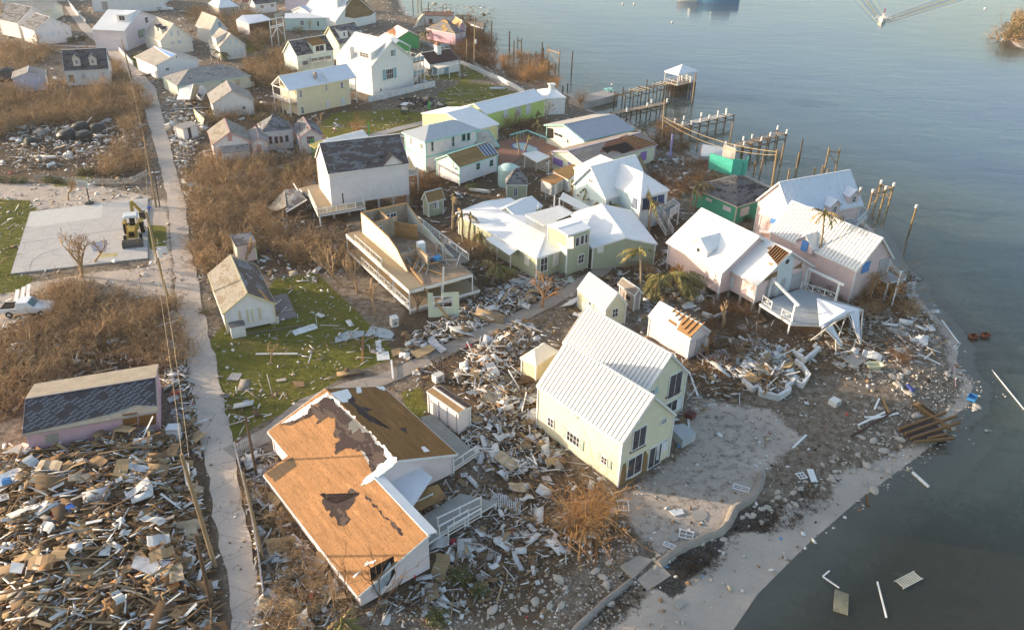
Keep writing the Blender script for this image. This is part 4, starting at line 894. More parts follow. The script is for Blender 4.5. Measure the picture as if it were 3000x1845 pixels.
for a,b_,hh_ in (((1060,1235),(1270,1455),2.4),((1375,1140),(1655,1275),2.4)):
 pa,pb=h3.l2(at(P('k',*a),1.6)),h3.l2(at(P('k',*b_),1.6));mb=MB();up_=np.array([0,0,1.0])
 mb.beam(pa,pa+up_*hh_,.22,.22);mb.beam(pb,pb+up_*hh_,.22,.22);mb.beam(pa+up_*(hh_+.12),pb+(pb-pa)*.12+up_*(hh_+.12),.26,.26);put('post_and_beam',mb,m_trim,d3)
# collapsed porch roof leaning off the deck
cr=thing('collapsed_roof','collapsed white ribbed porch roof leaning from the deck onto the rubble','collapsed roof',at(P('k',1600,1420))*(1,1,0))
def cw(c_,x,y,z): return at(P(c_,x,y),z)-np.array(cr.location)
mrib=metal((.74,.76,.8),.45)
def ribsheet(par,a,b_,c,d,n,nm='roof_sheet',mt=None,th=.06):
 a,b_,c,d=map(np.asarray,(a,b_,c,d));mb=MB();mb.slab([a,b_,c,d],th,up=(0,0,1));up_=nrm(np.cross(b_-a,d-a));up_=up_ if up_[2]>0 else -up_
 for i in range(1,n):t_=i/n;mb.beam(a+(b_-a)*t_+up_*.02,d+(c-d)*t_+up_*.02,.05,.06,up=up_)
 return put(nm,mb,mt or mrib,par)
ribsheet(cr,cw('k',1490,1245,3.4),cw('k',1745,1360,4.0),cw('k',1750,1395,3.6),cw('k',1515,1500,2.6),1)
ribsheet(cr,cw('x',730,880,3.1),cw('x',1060,1045,3.3),cw('x',1055,1070,3.0),cw('x',785,1215,2.6),14)
ribsheet(cr,cw('x',740,880,3.15),cw('x',1195,1000,2.5),cw('x',1200,1010,2.4),cw('x',1065,1045,3.3),3)
ribsheet(cr,cw('x',815,1215,2.2),cw('x',905,1175,2.2),cw('x',1010,1390,.3),cw('x',1000,1420,.2),6)
ribsheet(cr,cw('x',1100,1050,2.8),cw('x',1195,1010,2.5),cw('x',1215,1380,.3),cw('x',1190,1330,.5),4)
mb=MB()
for a,b_ in (((1055,1060,3.1),(660,1350,.2)),((1075,1060,3.1),(1215,1390,.2)),((1240,1010,2.4),(1215,1380,.2)),((1165,1330,1.2),(1130,1450,0.0)),((1045,1100,2.6),(960,1330,.2)),((945,1340,1.6),(940,1500,0)),((930,1160,2.2),(1020,1275,1.0)),((830,1215,2.3),(1030,1420,.1))):
 mb.beam(cw('x',*a),cw('x',*b_),.13,.13)
put('roof_frame',mb,timber((.62,.60,.56),.2),cr)

# --- pink houses with blue shutters on the point
h4=H('long pink house with white ribbed roof and blue shutters on the shore',P('k',1850,1012),P('k',1065,652),P('k',2232,918),4.6,P('k',2095,712),wallm=lap(PINK,'lap',.15),roofm=m_seam,seam=.52,oe=.3,og=.3,seamparts=True)
BLU=(.10,.28,.62)
_g4=h4.whit(P('k',2080,900))[0];_s4=h4.whit(P('k',1500,950))[0]
h4.wpatch(PL('k',2050,910,2145,880,2115,1010,2020,1060),paint((.42,.42,.44)),.06,side=_g4,name='storm_shutter');h4.win(P('k',1905,940),P('k',1945,1010),kind='shutter',col=BLU,side=_g4)
_dd=h4.dormer(P('k',1378,815),2.6,.9,'gable',winkind='blue',wcol=BLU,winsz=(1.0,1.5),roofm=m_seam,pitch=.9,oh=.4)
d4,_=hdeck(h4,PL('k',2020,1055,2130,1010,2240,1080,2130,1110),2.6,m_deckblue,(),legs=True)
mb=MB();mb.beam(h4.l2(at(P('k',2240,1010),4.4)),h4.l2(at(P('k',2150,1330),0)),.16,.16);mb.beam(h4.l2(at(P('k',2235,1080),2.8)),h4.l2(at(P('k',1500,1240),2.2)),.1,.1) if False else None;put('leaning_post',mb,m_trim,d4)
h4b=H('tall pale pink house with grey-white ribbed roof and balcony over the water',P('k',1905,425),P('k',1420,520),None,5.2,P('k',1745,120),pitch=47,wallm=lap(PINK,'lap',.15),roofm=metal((.66,.70,.76),.42),seam=.5,oe=.3,og=.3,L=13.5)
for px_ in ((1640,500),(1810,410)):h4b.dormer(P('k',*px_),2.0,1.3,'gable',roofm=metal((.66,.70,.76),.42),winsz=(.8,1.0),pitch=.8,oh=.2)
hdeck(h4b,PL('k',1720,580,1830,470,1935,520,1830,620),3.0,m_deckblue,(0,1,2,3),pick=0,lattice=True)
_a=at(P('k',980,492),4.6)[:2];_d=np.array([math.cos(h4.ang),math.sin(h4.ang)])
h4c=House('pink gabled wing with a blue shutter between the white-roofed houses',o=_a+np.array([0,0]),ang=math.atan2((at(P('k',1260,300),6.6)-at(P('k',980,492),4.6))[1],(at(P('k',1260,300),6.6)-at(P('k',980,492),4.6))[0])-rad(80),L=6.6,W=5.6,ze=4.6,zr=6.6,wallm=lap(PINK,'lap',.15),roofm=metal((.70,.74,.78),.42),seam=.5)
h4c.win(P('k',1090,520),P('k',1135,600),kind='shutter',col=BLU)
sh4=H('little pink lean-to with pale roof and dark doorway beside the pink house',P('k',1095,680),P('k',985,630),P('k',1105,610),2.3,zr=2.35,wallm=lap(PINK,'lap',.15),roofm=whiteroof((.7,.68,.64)),cat='lean-to',style='flat',name='lean_to')

# --- green hip-roofed house, teal ruin
h5=H('green house with stripped dark hip roof and white shuttered windows',P('J',555,448),P('J',955,330),P('J',125,265),3.2,pitch=24,wallm=lap(GREENP,'plain',.4),roofm=m_shd,style='hip',trim=(.66,.58,.5),oe=.5,og=.5)
for a,b_ in (((432,430),(495,500)),((585,465),(650,515)),((275,360),(325,410))):h5.win(P('J',*a),P('J',*b_),kind='shutter',col=(.72,.68,.64))
h5.root.children[0].name='wall'
ru=thing('ruined_wall','roofless teal concrete ruin behind the green house','ruin',at(P('J',400,110))*(1,1,0))
def rw(c_,x,y,z=0): return at(P(c_,x,y),z)-np.array(ru.location)
_tl=paint((.08,.55,.42),.2)
mb=MB()
for a,b_,t_ in ((('J',290,110),('J',495,165),(300,18)),(('J',495,165),('J',625,168),(500,90)),(('J',625,168),('J',640,120),(635,70))):
 pa,pb=rw(*a),rw(*b_);hh_=3.0;mb.slab([pa,pb,pb+(0,0,hh_*.92),pa+(0,0,hh_)],.2)
put('wall',mb,_tl,ru);put('inner_wall',MB().slab([rw('J',395,100),rw('J',510,130),rw('J',510,130)+(0,0,4.2),rw('J',400,95)+(0,0,4.4)],.25),paint((.5,.46,.42),.3),ru)
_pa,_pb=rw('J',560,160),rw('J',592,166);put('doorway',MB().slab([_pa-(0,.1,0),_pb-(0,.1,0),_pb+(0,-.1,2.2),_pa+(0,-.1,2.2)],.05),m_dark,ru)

# --- pale blue house with steep white roofs
_bl=lap(SKYB,'plain',.3);WR=whiteroof((.80,.80,.80))
h6=H('pale blue house with tall white hip roof and dark blue shutters',P('h',1455,1245),P('h',1830,1140),P('h',1050,1040),5.4,pitch=40,wallm=_bl,roofm=WR,style='gable')if False else None
_a6=at(P('h',1455,1245),5.4)[:2];_b6=at(P('h',1830,1140),5.4)[:2];_dv=(_b6-_a6)/np.hypot(*(_b6-_a6));_pv=np.array([-_dv[1],_dv[0]]);_W6=np.hypot(*(_b6-_a6));_L6=15.5
_o6=_a6+_pv*_L6
_zr6=up_to((_a6+_dv*_W6/2+_pv*_W6/2),P('h',1490,912))
h6=House('pale blue house with tall white hip roof and dark blue shutters',o=_o6,ang=math.atan2(-_pv[1],-_pv[0]),L=_L6,W=_W6,ze=5.4,zr=_zr6,wallm=_bl,roofm=WR,style='hip',trim=WHITE,base=0)
DB=(.02,.06,.16)
for a,b_ in (((1475,1255),(1560,1390)),((1575,1235),(1655,1370)),((1670,1210),(1755,1320))):h6.win(P('h',*a),P('h',*b_),1,1,col=None);h6.wpatch([P('h',*a),P('h',b_[0],a[1]-12),P('h',*b_),P('h',a[0]+6,b_[1]+12)],paint(DB),.1,name='shutter')
h6.wpatch(PL('h',1355,1240,1410,1260,1400,1395,1345,1365),paint((.16,.2,.27)),.08,name='shutter')
_ap=None
h6c=H('pale blue steep front gable with white roof beside the row of palms',P('h',1000,1262),P('h',1250,1160),P('h',562,1062),4.2,P('h',797,832),wallm=_bl,roofm=WR,trim=WHITE,oe=.3,og=.3,L=9.5)
for a,b_ in (((780,985),(828,1060)),((622,1180),(660,1245)),((1008,1360),(1100,1440)),((850,1310),(890,1360))):h6c.win(P('h',*a),P('h',*b_),2,2)
_st=hdeck(h6,PL('h',1755,1400,1880,1330,1955,1400,1840,1470),2.4,m_deckgrey,(0,1,2),pick=.16)
stp=thing('garden_stairs','white picket-railed wooden stairs beside the pale blue house','stairs',at(P('k',180,680))*(1,1,0))
_p0,_p1=at(P('k',60,540),2.2)-np.array(stp.location),at(P('k',150,700),0)-np.array(stp.location);_q0,_q1=at(P('k',125,520),2.2)-np.array(stp.location),at(P('k',215,680),0)-np.array(stp.location)
for i in range(9):t_=(i+.5)/9;a,b_=_p0+(_p1-_p0)*t_,_q0+(_q1-_q0)*t_;put('step',MB().beam(a,b_,.28,.05),m_deckgrey,stp)
for a,b_ in ((_p0,_p1),(_q0,_q1)):
 mb=MB();rail(mb,a,b_,.9,pick=.16);put('railing',mb,m_trim,stp)
# white corrugated veranda roof beside it
ver=thing('veranda_roof','long white corrugated veranda roof below the row of palms','veranda',at(P('j',1800,500))*(1,1,0))
def vw(c_,x,y,z): return at(P(c_,x,y),z)-np.array(ver.location)
ribsheet(ver,vw('j',1430,95,3.2),vw('j',2118,455,3.2),vw('j',2060,525,2.7),vw('j',1390,175,2.7),44,mt=metal((.78,.78,.77),.45))
mb=MB()
for x,y in ((1440,130),(1700,270),(1900,380),(2090,500)):q=vw('j',x,y,2.6);mb.beam((q[0],q[1],0),q,.12,.12)
put('posts',mb,m_trim,ver)

# --- sage green house of many white roofs
_sg=lap(SAGE,'plain',.2)
h7=H('sage green house with long white hipped roof and board-covered windows',P('j',1115,890),P('j',140,343),P('j',1402,806),3.3,pitch=28,wallm=_sg,roofm=WR,oe=.35,og=.35,trim=WHITE)if False else None
_a7=at(P('j',1115,890),3.3)[:2];_b7=at(P('j',140,343),3.3)[:2];_c7=at(P('j',1402,806),3.3)[:2]
_g7=fitrect(P('j',1115,890),P('j',140,343),P('j',1402,806),3.3,None,None,30)
_e7=_a7 if np.hypot(*(_g7['o']-_a7))>1 else None
class _HG(House):hipin=None
def halfhip(g,near0,inset,**kw):
 """gable at one end, hip at the other; near0: hip at local x=0"""
 hobj=House.__new__(House);
 return hobj
_g7=fitrect(P('j',1115,890),P('j',140,343),None,3.3,None,5.9) if 0 else fitrect(P('j',140,343),P('j',1115,890),P('j',740,132),3.3,P('j',512,200))
_lc=(_g7['M'] if 'M' in _g7 else None);_pp=House.l2(type('q',(),dict(M=np.array([[math.cos(_g7['ang']),-math.sin(_g7['ang']),0],[math.sin(_g7['ang']),math.cos(_g7['ang']),0],[0,0,1.0]]),o=np.append(_g7['o'],0)))(),at(P('j',1115,890),3.3))
_hz=abs(_pp[0]-(_g7['L'] if _pp[0]>_g7['L']/2 else 0))*0+_g7['W']*.42
h7=House('sage green house with long white hipped roof and board-covered windows',wallm=_sg,roofm=WR,oe=.35,og=.35,trim=WHITE,style='hip',hins=(_hz,.02) if _pp[0]<_g7['L']/2 else (.02,_hz),**_g7)
for a,b_,kd in (((1160,890),(1240,1030),'window'),((1310,840),(1375,965),'board'),((975,845),(1030,985),'board')):
 if kd=='window':h7.win(P('j',*a),P('j',*b_),2,2)
 else:h7.win(P('j',*a),P('j',*b_),kind='shutter',col=(.66,.66,.6))
def panels(h,c_,pts,z,zs,mat,name='roof_slope',th=.1,par=None):
 q=[h.l2(at(P(c_,pts[2*i],pts[2*i+1]),zs[i])) for i in range(len(zs))]; return put(name,MB().slab(q,th,up=(0,0,1)),mat,par or h.root)
panels(h7,'j',(505,655,600,608,965,727,790,850),3,(2.9,3.1,3.1,2.7),WR,'porch_roof')
for x,y in ((640,900),(800,1010),(545,770)):q=h7.l2(at(P('j',x,y),0));put('post',MB().box((q[0],q[1],1.3),(.14,.14,2.6)),m_trim,h7.root)
_g=fitrect(P('j',1778,762),P('j',1522,345),None,3.3,P('j',2130,560),None,15);h7r=House('sage green right wing under a broad white roof with torn eave',wallm=_sg,roofm=WR,trim=WHITE,style='gable',**_g)
h7r.win(P('j',1845,745),P('j',1915,820),kind='shutter',col=(.74,.74,.7))
_g=fitrect(P('j',885,395),P('j',1190,256),None,3.5,P('j',1070,134),None,24);h7g=House('white-roofed back wing of the sage green house near the small gazebo shed',wallm=_sg,roofm=WR,trim=WHITE,**_g)
_g=fitrect(P('j',1490,612),P('j',1775,522),P('j',1225,488),6.0,None,None,6);h7t=House('sage green upper storey with bowed flat white roof and three broken windows',wallm=_sg,roofm=WR,trim=WHITE,oe=.15,og=.15,**_g)
for a,b_ in (((1580,640),(1620,740)),((1640,615),(1680,715)),((1692,600),(1722,700))):h7t.win(P('j',*a),P('j',*b_),1,1,minw=.55)
h7t.win(P('j',1612,850),P('j',1678,935),2,2)
_w7=h7t.whit(P('j',1520,650));h7t.wpatch(PL('j',1492,640,1560,625,1560,770,1492,775),boards((.7,.68,.66),.2,'v',.3,.4),.02,name='bare_sheathing');h7t.wpatch(PL('j',1345,690,1475,760,1465,860,1420,820,1390,740),paint(WHITE),.02,name='torn_wrap')
rd=thing('roof_terrace','white railed roof terrace with loose boards on the sage green house','roof terrace',at(P('j',1300,380),4.6))
def dw(x,y,z): return at(P('j',x,y),z)-np.array(rd.location)
put('terrace_floor',MB().slab([dw(985,375,5.0),dw(1400,248,5.0),dw(1560,342,5.0),dw(1195,492,5.0)],.15,up=(0,0,1)),paint((.66,.64,.62),.3),rd)
for i in range(9):
 t_=i/8;a=dw(985,372,5.5)*(1-t_)+dw(1195,490,5.5)*t_;b_=dw(1380,262,5.5)*(1-t_)+dw(1545,345,5.5)*t_;put('board',MB().beam(a,b_,.34,.04),paint((.76,.75,.74)),rd)
for a in ((1325,260),(1385,285),(1000,480),(1130,300)):q=dw(*a,4.6);put('post',MB().beam(q,q+(0,0,1.6 if a[0]>1200 else .9),.2,.2),m_trim,rd)

# --- wrecked two-storey house without its roof
wk=thing('wrecked_house','roofless wrecked cream house with open rooms and long railed balconies','wrecked house',at(P('i',900,1000))*(1,1,0))
def kw_(x,y,z=0): return at(P('i',x,y),z)-np.array(wk.location)
mcr=lap((.74,.66,.46),'lap',.15);mrm=paint((.50,.40,.30),.3);mst=timber((.50,.30,.14),.3)
Z2=3.3
# frame of the building from its long left balcony edge (285,370)-(1100,1100) at deck 2
_bA,_bB=kw_(1105,1110,Z2),kw_(285,375,Z2);_ld=(_bB-_bA)/np.linalg.norm(_bB-_bA);_wd=np.array([_ld[1],-_ld[0],0]);
if (kw_(1925,880,Z2)-_bA)@_wd<0:_wd=-_wd
LW=np.linalg.norm(_bB-_bA);WW=(kw_(1925,885,Z2)-_bA)@_wd
def kl(l,w,z): return _bA*(1,1,0)+_ld*l+_wd*w+np.array([0,0,z])
def wall_(nm,l0,w0,l1,w1,z0,z1,mat,th=.14,z1b=None):
 a,b_=kl(l0,w0,z0),kl(l1,w1,z0); return put(nm,MB().slab([a,b_,b_+(0,0,(z1b or z1)-z0),a+(0,0,z1-z0)],th),mat,wk)
FOOT.append([(kl(l,w,0)+np.array(wk.location))[:2] for l,w in ((-.2,-.2),(LW,-.2),(LW,WW+2),(-.2,WW+2))])
Bw=2.0
put('floor_deck',MB().slab([kl(0,0,Z2),kl(LW,0,Z2),kl(LW,Bw,Z2),kl(0,Bw,Z2)],.12,up=(0,0,1)),m_decktan,wk)
put('floor_deck',MB().slab([kl(0,Bw,Z2-.01),kl(LW-1,Bw,Z2-.01),kl(LW-1,WW,Z2-.01),kl(0,WW,Z2-.01)],.12,up=(0,0,1)),plywood((.40,.29,.2),7.0),wk)
put('balcony_beam',MB().beam(kl(0,0,Z2-.3),kl(LW,0,Z2-.3),.1,.5).beam(kl(0,0,Z2-.3),kl(0,WW,Z2-.3),.1,.42),m_trim,wk)
put('floor_deck',MB().slab([kl(-.2,0,.75),kl(LW,0,.75),kl(LW,Bw,.75),kl(3.2,Bw,.75),kl(3.2,WW+1,.75),kl(-.2,WW+1,.75)],.12,up=(0,0,1)),m_decktan,wk)
put('balcony_beam',MB().beam(kl(-.2,0,.6),kl(LW,0,.6),.1,.34).beam(kl(-.2,0,.6),kl(-.2,WW+1,.6),.1,.34),m_trim,wk)
wall_('wall',3.2,Bw,LW-1,Bw,.75,Z2-.1,mcr);wall_('wall',3.2,Bw,3.2,WW,.75,Z2-.1,mcr);wall_('wall',3.2,WW,LW-1,WW,.75,Z2-.1,mcr)
# upper tall wall on the left, curving down towards the viewer
_top=[(LW-1,Z2+3.0),(LW-4,Z2+3.0),(9.5,Z2+2.7),(7.2,Z2+2.0),(5.6,Z2+.9),(4.4,Z2+.12)]
mb=MB();mb.slab([kl(l,Bw,z) for l,z in _top]+[kl(4.4,Bw,Z2),kl(LW-1,Bw,Z2)],.16,up=-_wd);put('wall',mb,lap((.80,.72,.52),'lap',.15),wk)
for i in range(len(_top)-1):put('top_plate',MB().beam(kl(_top[i][0],Bw+.08,_top[i][1]),kl(_top[i+1][0],Bw+.08,_top[i+1][1]),.2,.07),mst,wk)
wall_('wall',LW-1,Bw,LW-1,WW,Z2,Z2+3.0,mrm);wall_('partition',LW-4.2,Bw+.1,LW-4.2,WW-3,Z2,Z2+2.7,mrm);wall_('partition',LW-1,Bw+2.6,LW-4.2,Bw+2.6,Z2,Z2+2.8,mrm)
wall_('partition',LW-4.2,WW-3.5,LW-7,WW-1.5,Z2,Z2+2.2,plywood((.5,.28,.12),4.0));wall_('partition',3.9,Bw+2.7,6.8,Bw+2.7,Z2,Z2+1.7,mrm);wall_('partition',6.8,Bw+.3,6.8,Bw+2.7,Z2,Z2+1.5,mrm)
wall_('wall',LW-1,WW,LW-5.5,WW,Z2,Z2+3.0,lap((.62,.64,.56),'lap',.15),z1b=Z2+1.6);wall_('wall',LW-5.5,WW,5,WW,Z2,Z2+1.6,lap((.62,.64,.56),'lap',.15),z1b=Z2+.2)
for a,b_ in (((LW-1,Bw,3.04),(LW-1,WW,3.04)),((LW-4.2,Bw,2.74),(LW-4.2,WW-3,2.74)),((LW-1,Bw+2.6,2.84),(LW-4.2,Bw+2.6,2.84)),((LW-1,WW,3.0),(LW-5.5,WW,1.65)),((3.9,Bw+2.7,1.74),(6.8,Bw+2.7,1.74))):
 put('top_plate',MB().beam(kl(a[0],a[1],Z2+a[2]),kl(b_[0],b_[1],Z2+b_[2]),.2,.07),mst,wk)
for (l,w) in ((LW-1.1,Bw+1.1),(LW-1.1,WW-2.2),(LW-1.1,WW-3.2),(LW-4.3,Bw+1.0)):
 fm,pm=window_mesh(1.0,1.2,2,2,(.8,.8,.79));f=obj('window',fm,wk,kl(l,w,Z2+1.5)+_ld*-.1,math.atan2(_wd[1],_wd[0]));obj('pane',pm,f,(0,-.004,0))
mb=MB();rail(mb,kl(LW*.4,0,Z2),kl(LW-3,0,Z2),.95,lattice=False,pick=.5);put('railing',mb,m_trim,wk);mb=MB();rail(mb,kl(0,0,.75),kl(LW*.75,0,.75),.95,lattice=True);put('railing',mb,m_trim,wk)
put('floor_deck',MB().slab([kl(3.5,WW+.1,Z2-.15),kl(LW-1.5,WW+.1,Z2-.15),kl(LW-1.5,WW+1.5,Z2-.15),kl(3.5,WW+1.5,Z2-.15)],.12,up=(0,0,1)),boards((.26,.24,.22)),wk)
mb=MB();rail(mb,kl(3.5,WW+1.5,Z2-.1),kl(LW-1.5,WW+1.5,Z2-.1),.95,lattice=False,pick=.18);put('railing',mb,m_trim,wk)
for l,w in ((0,0),(4.5,0),(9,0),(LW-.1,0),(0,WW*.5),(0,WW)):
 put('post',MB().box((0,0,(Z2-.5)/2+.0),(.16,.16,Z2-.5)),m_trim,wk,loc=kl(l,w,0))
put('leaning_post',MB().beam(kl(-.2,WW*.5,.8),kl(-.3,WW*.52,Z2+2.0),.2,.2),m_trim,wk);put('leaning_post',MB().beam(kl(4.6,WW-1.2,Z2),kl(4.8,WW-1.4,Z2+2.6),.2,.16),timber((.5,.45,.38)),wk)
put('lattice_skirt',MB().slab([kl(-.22,0,.05),kl(-.22,WW+1,.05),kl(-.22,WW+1,.5),kl(-.22,0,.5)],.04),paint((.5,.45,.38),.5),wk)
rr=random.Random(3)
for i in range(26):
 l,w=rr.uniform(2.6,9),rr.uniform(Bw+1,WW-.2);a_=rr.uniform(-.5,.9)+(math.pi/2 if rr.random()<.2 else 0);ln=rr.uniform(1.5,4.2);dv=(_ld*math.cos(a_)+_wd*math.sin(a_))*ln/2;z=Z2+rr.uniform(.15,.7)
 put('fallen_rafter',MB().beam(kl(l,w,z)-dv-(0,0,.1),kl(l,w,z)+dv+(0,0,rr.uniform(-.1,.5)),.09,.16),(mst,timber((.62,.6,.56)))[rr.random()<.4],wk)
for i in range(3):a=[(0.5,2.2,5.5,2.6),(1.2,WW-3.4,4.6,WW-5.5),(0.1,2.0,-3.6,3.3)][i];put('fallen_rafter',MB().beam(kl(a[0],a[1],Z2+.1 if i<2 else Z2-.2),kl(a[2],a[3],Z2+.4 if i<2 else .3),.2,.16),mst,wk)
fr=one('refrigerator',MB().box((0,0,1.0),(.95,.85,2.0)).box((0,-.44,1.3),(.9,.04,1.2)).box((0,-.44,.33),(.9,.04,.6)).box((.35,-.48,1.1),(.04,.04,.5)),paint((.72,.76,.78)),'tall white refrigerator standing in the roofless rooms','refrigerator',loc=kl(7.6,Bw+3.6,Z2)+np.array(wk.location),rot=.5)
one('storage_tub',MB().box((0,0,.3),(1.0,.6,.6)).box((0,0,.62),(1.06,.66,.06)),paint((.05,.32,.62)),'blue plastic tub among the fallen rafters of the roofless house','tub',loc=kl(5.2,WW-2.2,Z2)+np.array(wk.location),rot=1.0)
rb=random.Random(5);mb=MB()
for i in range(22):mb.box((rb.uniform(-.8,.8),rb.uniform(-.7,.7),rb.uniform(.1,.5)),(rb.uniform(.2,.6),rb.uniform(.2,.5),rb.uniform(.08,.3)),rotm(rb.uniform(-.6,.6),rb.uniform(-.6,.6),rb.uniform(0,3))[0],rb.randrange(3))
one('clothes_heap',mb,[paint((.55,.2,.18)),paint((.6,.55,.6)),paint((.25,.32,.5))],'heap of red and white clothes inside the roofless rooms','clothes heap',loc=kl(6.3,WW-3.0,Z2)+np.array(wk.location))

# --- tall house with dark shingle roof, yellow pavilion behind
_z9=2.0;_c9=at(P('f',1018,1088),_z9)[:2];_ze9=up_to(_c9,P('f',942,668));_far9=at(P('f',1972,1010),_z9)[:2];_ze9b=up_to(_far9,P('f',1955,545))
h9=H('tall white house with torn dark shingle roof and shuttered pale wall',P('f',940,666),P('f',1995,528),None,_ze9,P('f',835,262),pitch=40,wallm=lap((.76,.72,.72),'lap',.14),roofm=shingle((.17,.175,.19),(.10,.085,.085),(.10,.085,.085),.52,.9,4.0),trim=(.78,.75,.74),z0=2.0,oe=.2,og=.2)
_s9=h9.whit(P('f',1300,850))[0];_gg9=h9.whit(P('f',900,700))[0]
for a,b_ in (((1035,668),(1120,715)),((1185,650),(1270,695)),((1520,830),(1585,940)),((1758,800),(1822,885)),((1740,505),(1808,615))):h9.win(P('f',*a),P('f',*b_),kind='shutter',col=(.74,.74,.74),side=_s9)
h9.win(P('f',1108,910),P('f',1155,1055),1,1,side=_s9)
h9.dormer(P('f',1785,545),3.0,.25,'gable',wallc=(.76,.72,.72),winkind=None,pitch=.95,oh=.3)
for x,y in ((1470,535),(1632,455),(1912,412)):k,c,n=h9.rhit(P('f',x,y));put('roof_vent',MB().box((0,0,.15),(.25,.25,.4)).box((0,0,.38),(.34,.34,.06)),tint('vent',(.05,.05,.05)),h9.root,loc=c)
hdeck(h9,PL('f',810,1200,1420,1095,1365,990,1010,1090,880,780,560,850,690,945),2.0,m_decktan,(0,1,6),pick=.2,th=.3)
hdeck(h9,PL('f',1960,680,2110,655,1990,430,1930,520),3.6,m_decktan,(0,),pick=.16)
mb=MB();mb.slab([h9.l2(at(P('f',x,y),1.2)) for x,y in ((1330,1250),(1420,1090),(1970,1010),(1975,1100))],.1);
pv=thing('pavilion','yellow pavilion with white metal roof on green posts behind the tall house','pavilion',at(P('f',780,500))*(1,1,0))
def pw_(x,y,z): return at(P('f',x,y),z)-np.array(pv.location)
ribsheet(pv,pw_(862,225,4.6),pw_(1395,88,4.9),pw_(1468,182,4.3),pw_(905,270,4.3),30,mt=m_seam);put('yellow_fascia',MB().slab([pw_(690,285,4.2),pw_(865,222,4.5),pw_(905,255,4.3),pw_(770,330,3.9)],.18,up=(0,0,1)),paint((.72,.55,.15)),pv)
mb=MB()
for x,y in ((745,505),(770,495),(1480,260)):q=pw_(x,y,0);mb.beam(q,q+(0,0,4.1),.14,.14)
put('posts',mb,paint((.08,.5,.12)),pv)
# fallen grey roof on the left of the tall house
fl=thing('fallen_roof','fallen grey shingled roof lying tilted in the brown brush beside the deck','fallen roof',at(P('f',400,1050))*(1,1,0))
def fw_(x,y,z): return at(P('f',x,y),z)-np.array(fl.location)
for q_,mt in ((((155,1110,.5),(375,870,1.8),(395,1090,1.6),(265,1150,.7)),m_sht),(((375,870,1.8),(545,850,2.4),(660,1000,1.9),(385,1160,1.2)),m_shslate)):
 put('roof_slope',MB().slab([fw_(*q) for q in q_],.12,up=(0,0,1)),mt,fl)
put('white_post',MB().beam(fw_(490,790,3.2),fw_(548,885,2.4),.16,.16),m_trim,fl);put('eave_board',MB().beam(fw_(662,1003,1.9),fw_(395,1165,1.2),.1,.2),m_trim,fl)

# --- white hip-roofed house with aqua trim, plywood cottage, sheds, tank
AQ=(.30,.66,.60)
_c=at(P('g',438,925))[:2];_zz=up_to(_c,P('g',428,522))
h11=H('white two-storey house with grey metal hip roof and aqua trim',P('g',420,522),P('g',1140,352),P('g',108,392),_zz,pitch=24,wallm=paint((.78,.77,.75)),roofm=m_seamgrey,seam=.45,style='hip',trim=AQ,oe=.45,og=.45)
for a,b_ in (((497,515),(535,635)),((768,445),(808,575)),((362,530),(392,610)),((228,455),(250,550))):h11.win(P('g',*a),P('g',*b_),1,2,col=(.6,.7,.66))
for a,b_ in (((900,405),(950,500)),((965,395),(1010,495))):h11.win(P('g',*a),P('g',*b_),1,1,col=AQ)
for k in ('y0','x0','x1','y1'):pass
mb=MB();x0_,x1_,y0_,y1_=h11.b
for a,b_ in (((x0_,y0_),(x1_,y0_)),((x1_,y0_),(x1_,y1_)),((x1_,y1_),(x0_,y1_)),((x0_,y1_),(x0_,y0_))):mb.beam((*a,2.7),(*b_,2.7),.16,.28)
put('aqua_band',mb,paint(AQ),h11.root)
sp=thing('screened_porch','aqua framed glass porch leaning off the grey-roofed white house','porch',at(P('g',1250,600))*(1,1,0))
def sw_(x,y,z): return at(P('g',x,y),z)-np.array(sp.location)
mb=MB();fr_=[sw_(1065,380,4.8),sw_(1255,355,4.6),sw_(1395,580,2.6),sw_(1070,560,2.8)]
for i in range(4):mb.beam(fr_[i],fr_[(i+1)%4],.14,.14)
for t_ in (.33,.66):mb.beam(fr_[0]*(1-t_)+fr_[1]*t_,fr_[3]*(1-t_)+fr_[2]*t_,.1,.1);mb.beam(fr_[0]*(1-t_)+fr_[3]*t_,fr_[1]*(1-t_)+fr_[2]*t_,.1,.1)
put('porch_frame',mb,paint(AQ),sp);put('porch_glazing',MB().slab(fr_,.02,up=(0,0,1)),paint((.55,.50,.42),.3),sp)
h12=H('white cottage with plywood roof and aqua window frames',P('g',875,850),P('g',1385,680),None,3.4,P('g',725,672),pitch=27,wallm=lap((.76,.76,.78),'vert',.3),roofm=m_ply,trim=(.40,.72,.64),z0=.4)
for a,b_ in (((1085,800),(1140,868)),((1260,755),(1312,825)),((818,840),(842,885))):h12.win(P('g',*a),P('g',*b_),1,2,col=(.5,.75,.7),minw=.7)
h12.rpatch(PL('g',1100,570,1270,540,1375,675,1210,705),tint('blue_panel',(.08,.12,.2),.25),.05,name='solar_panel',clip=False)
for i in range(5):t_=i/4;h12.rpatch([np.array(P('g',1100,570))*(1-t_)+np.array(P('g',1265,540))*t_,np.array(P('g',1106,570))*(1-t_)+np.array(P('g',1271,540))*t_,np.array(P('g',1216,705))*(1-t_)+np.array(P('g',1376,675))*t_,np.array(P('g',1210,705))*(1-t_)+np.array(P('g',1370,675))*t_],m_trim,.09,name='panel_frame',clip=False)
h12.win(P('g',705,740),P('g',790,860),kind='shutter',col=(.72,.72,.74))
sh13=H('small sage green shed with torn plywood roof and white trim',P('g',465,1310),P('g',682,1252),P('g',328,1275),2.5,P('g',405,1185),wallm=lap(SAGE,'lap',.15),roofm=m_ply,cat='shed',name='shed',trim=(.75,.75,.74),zr_=3.9)
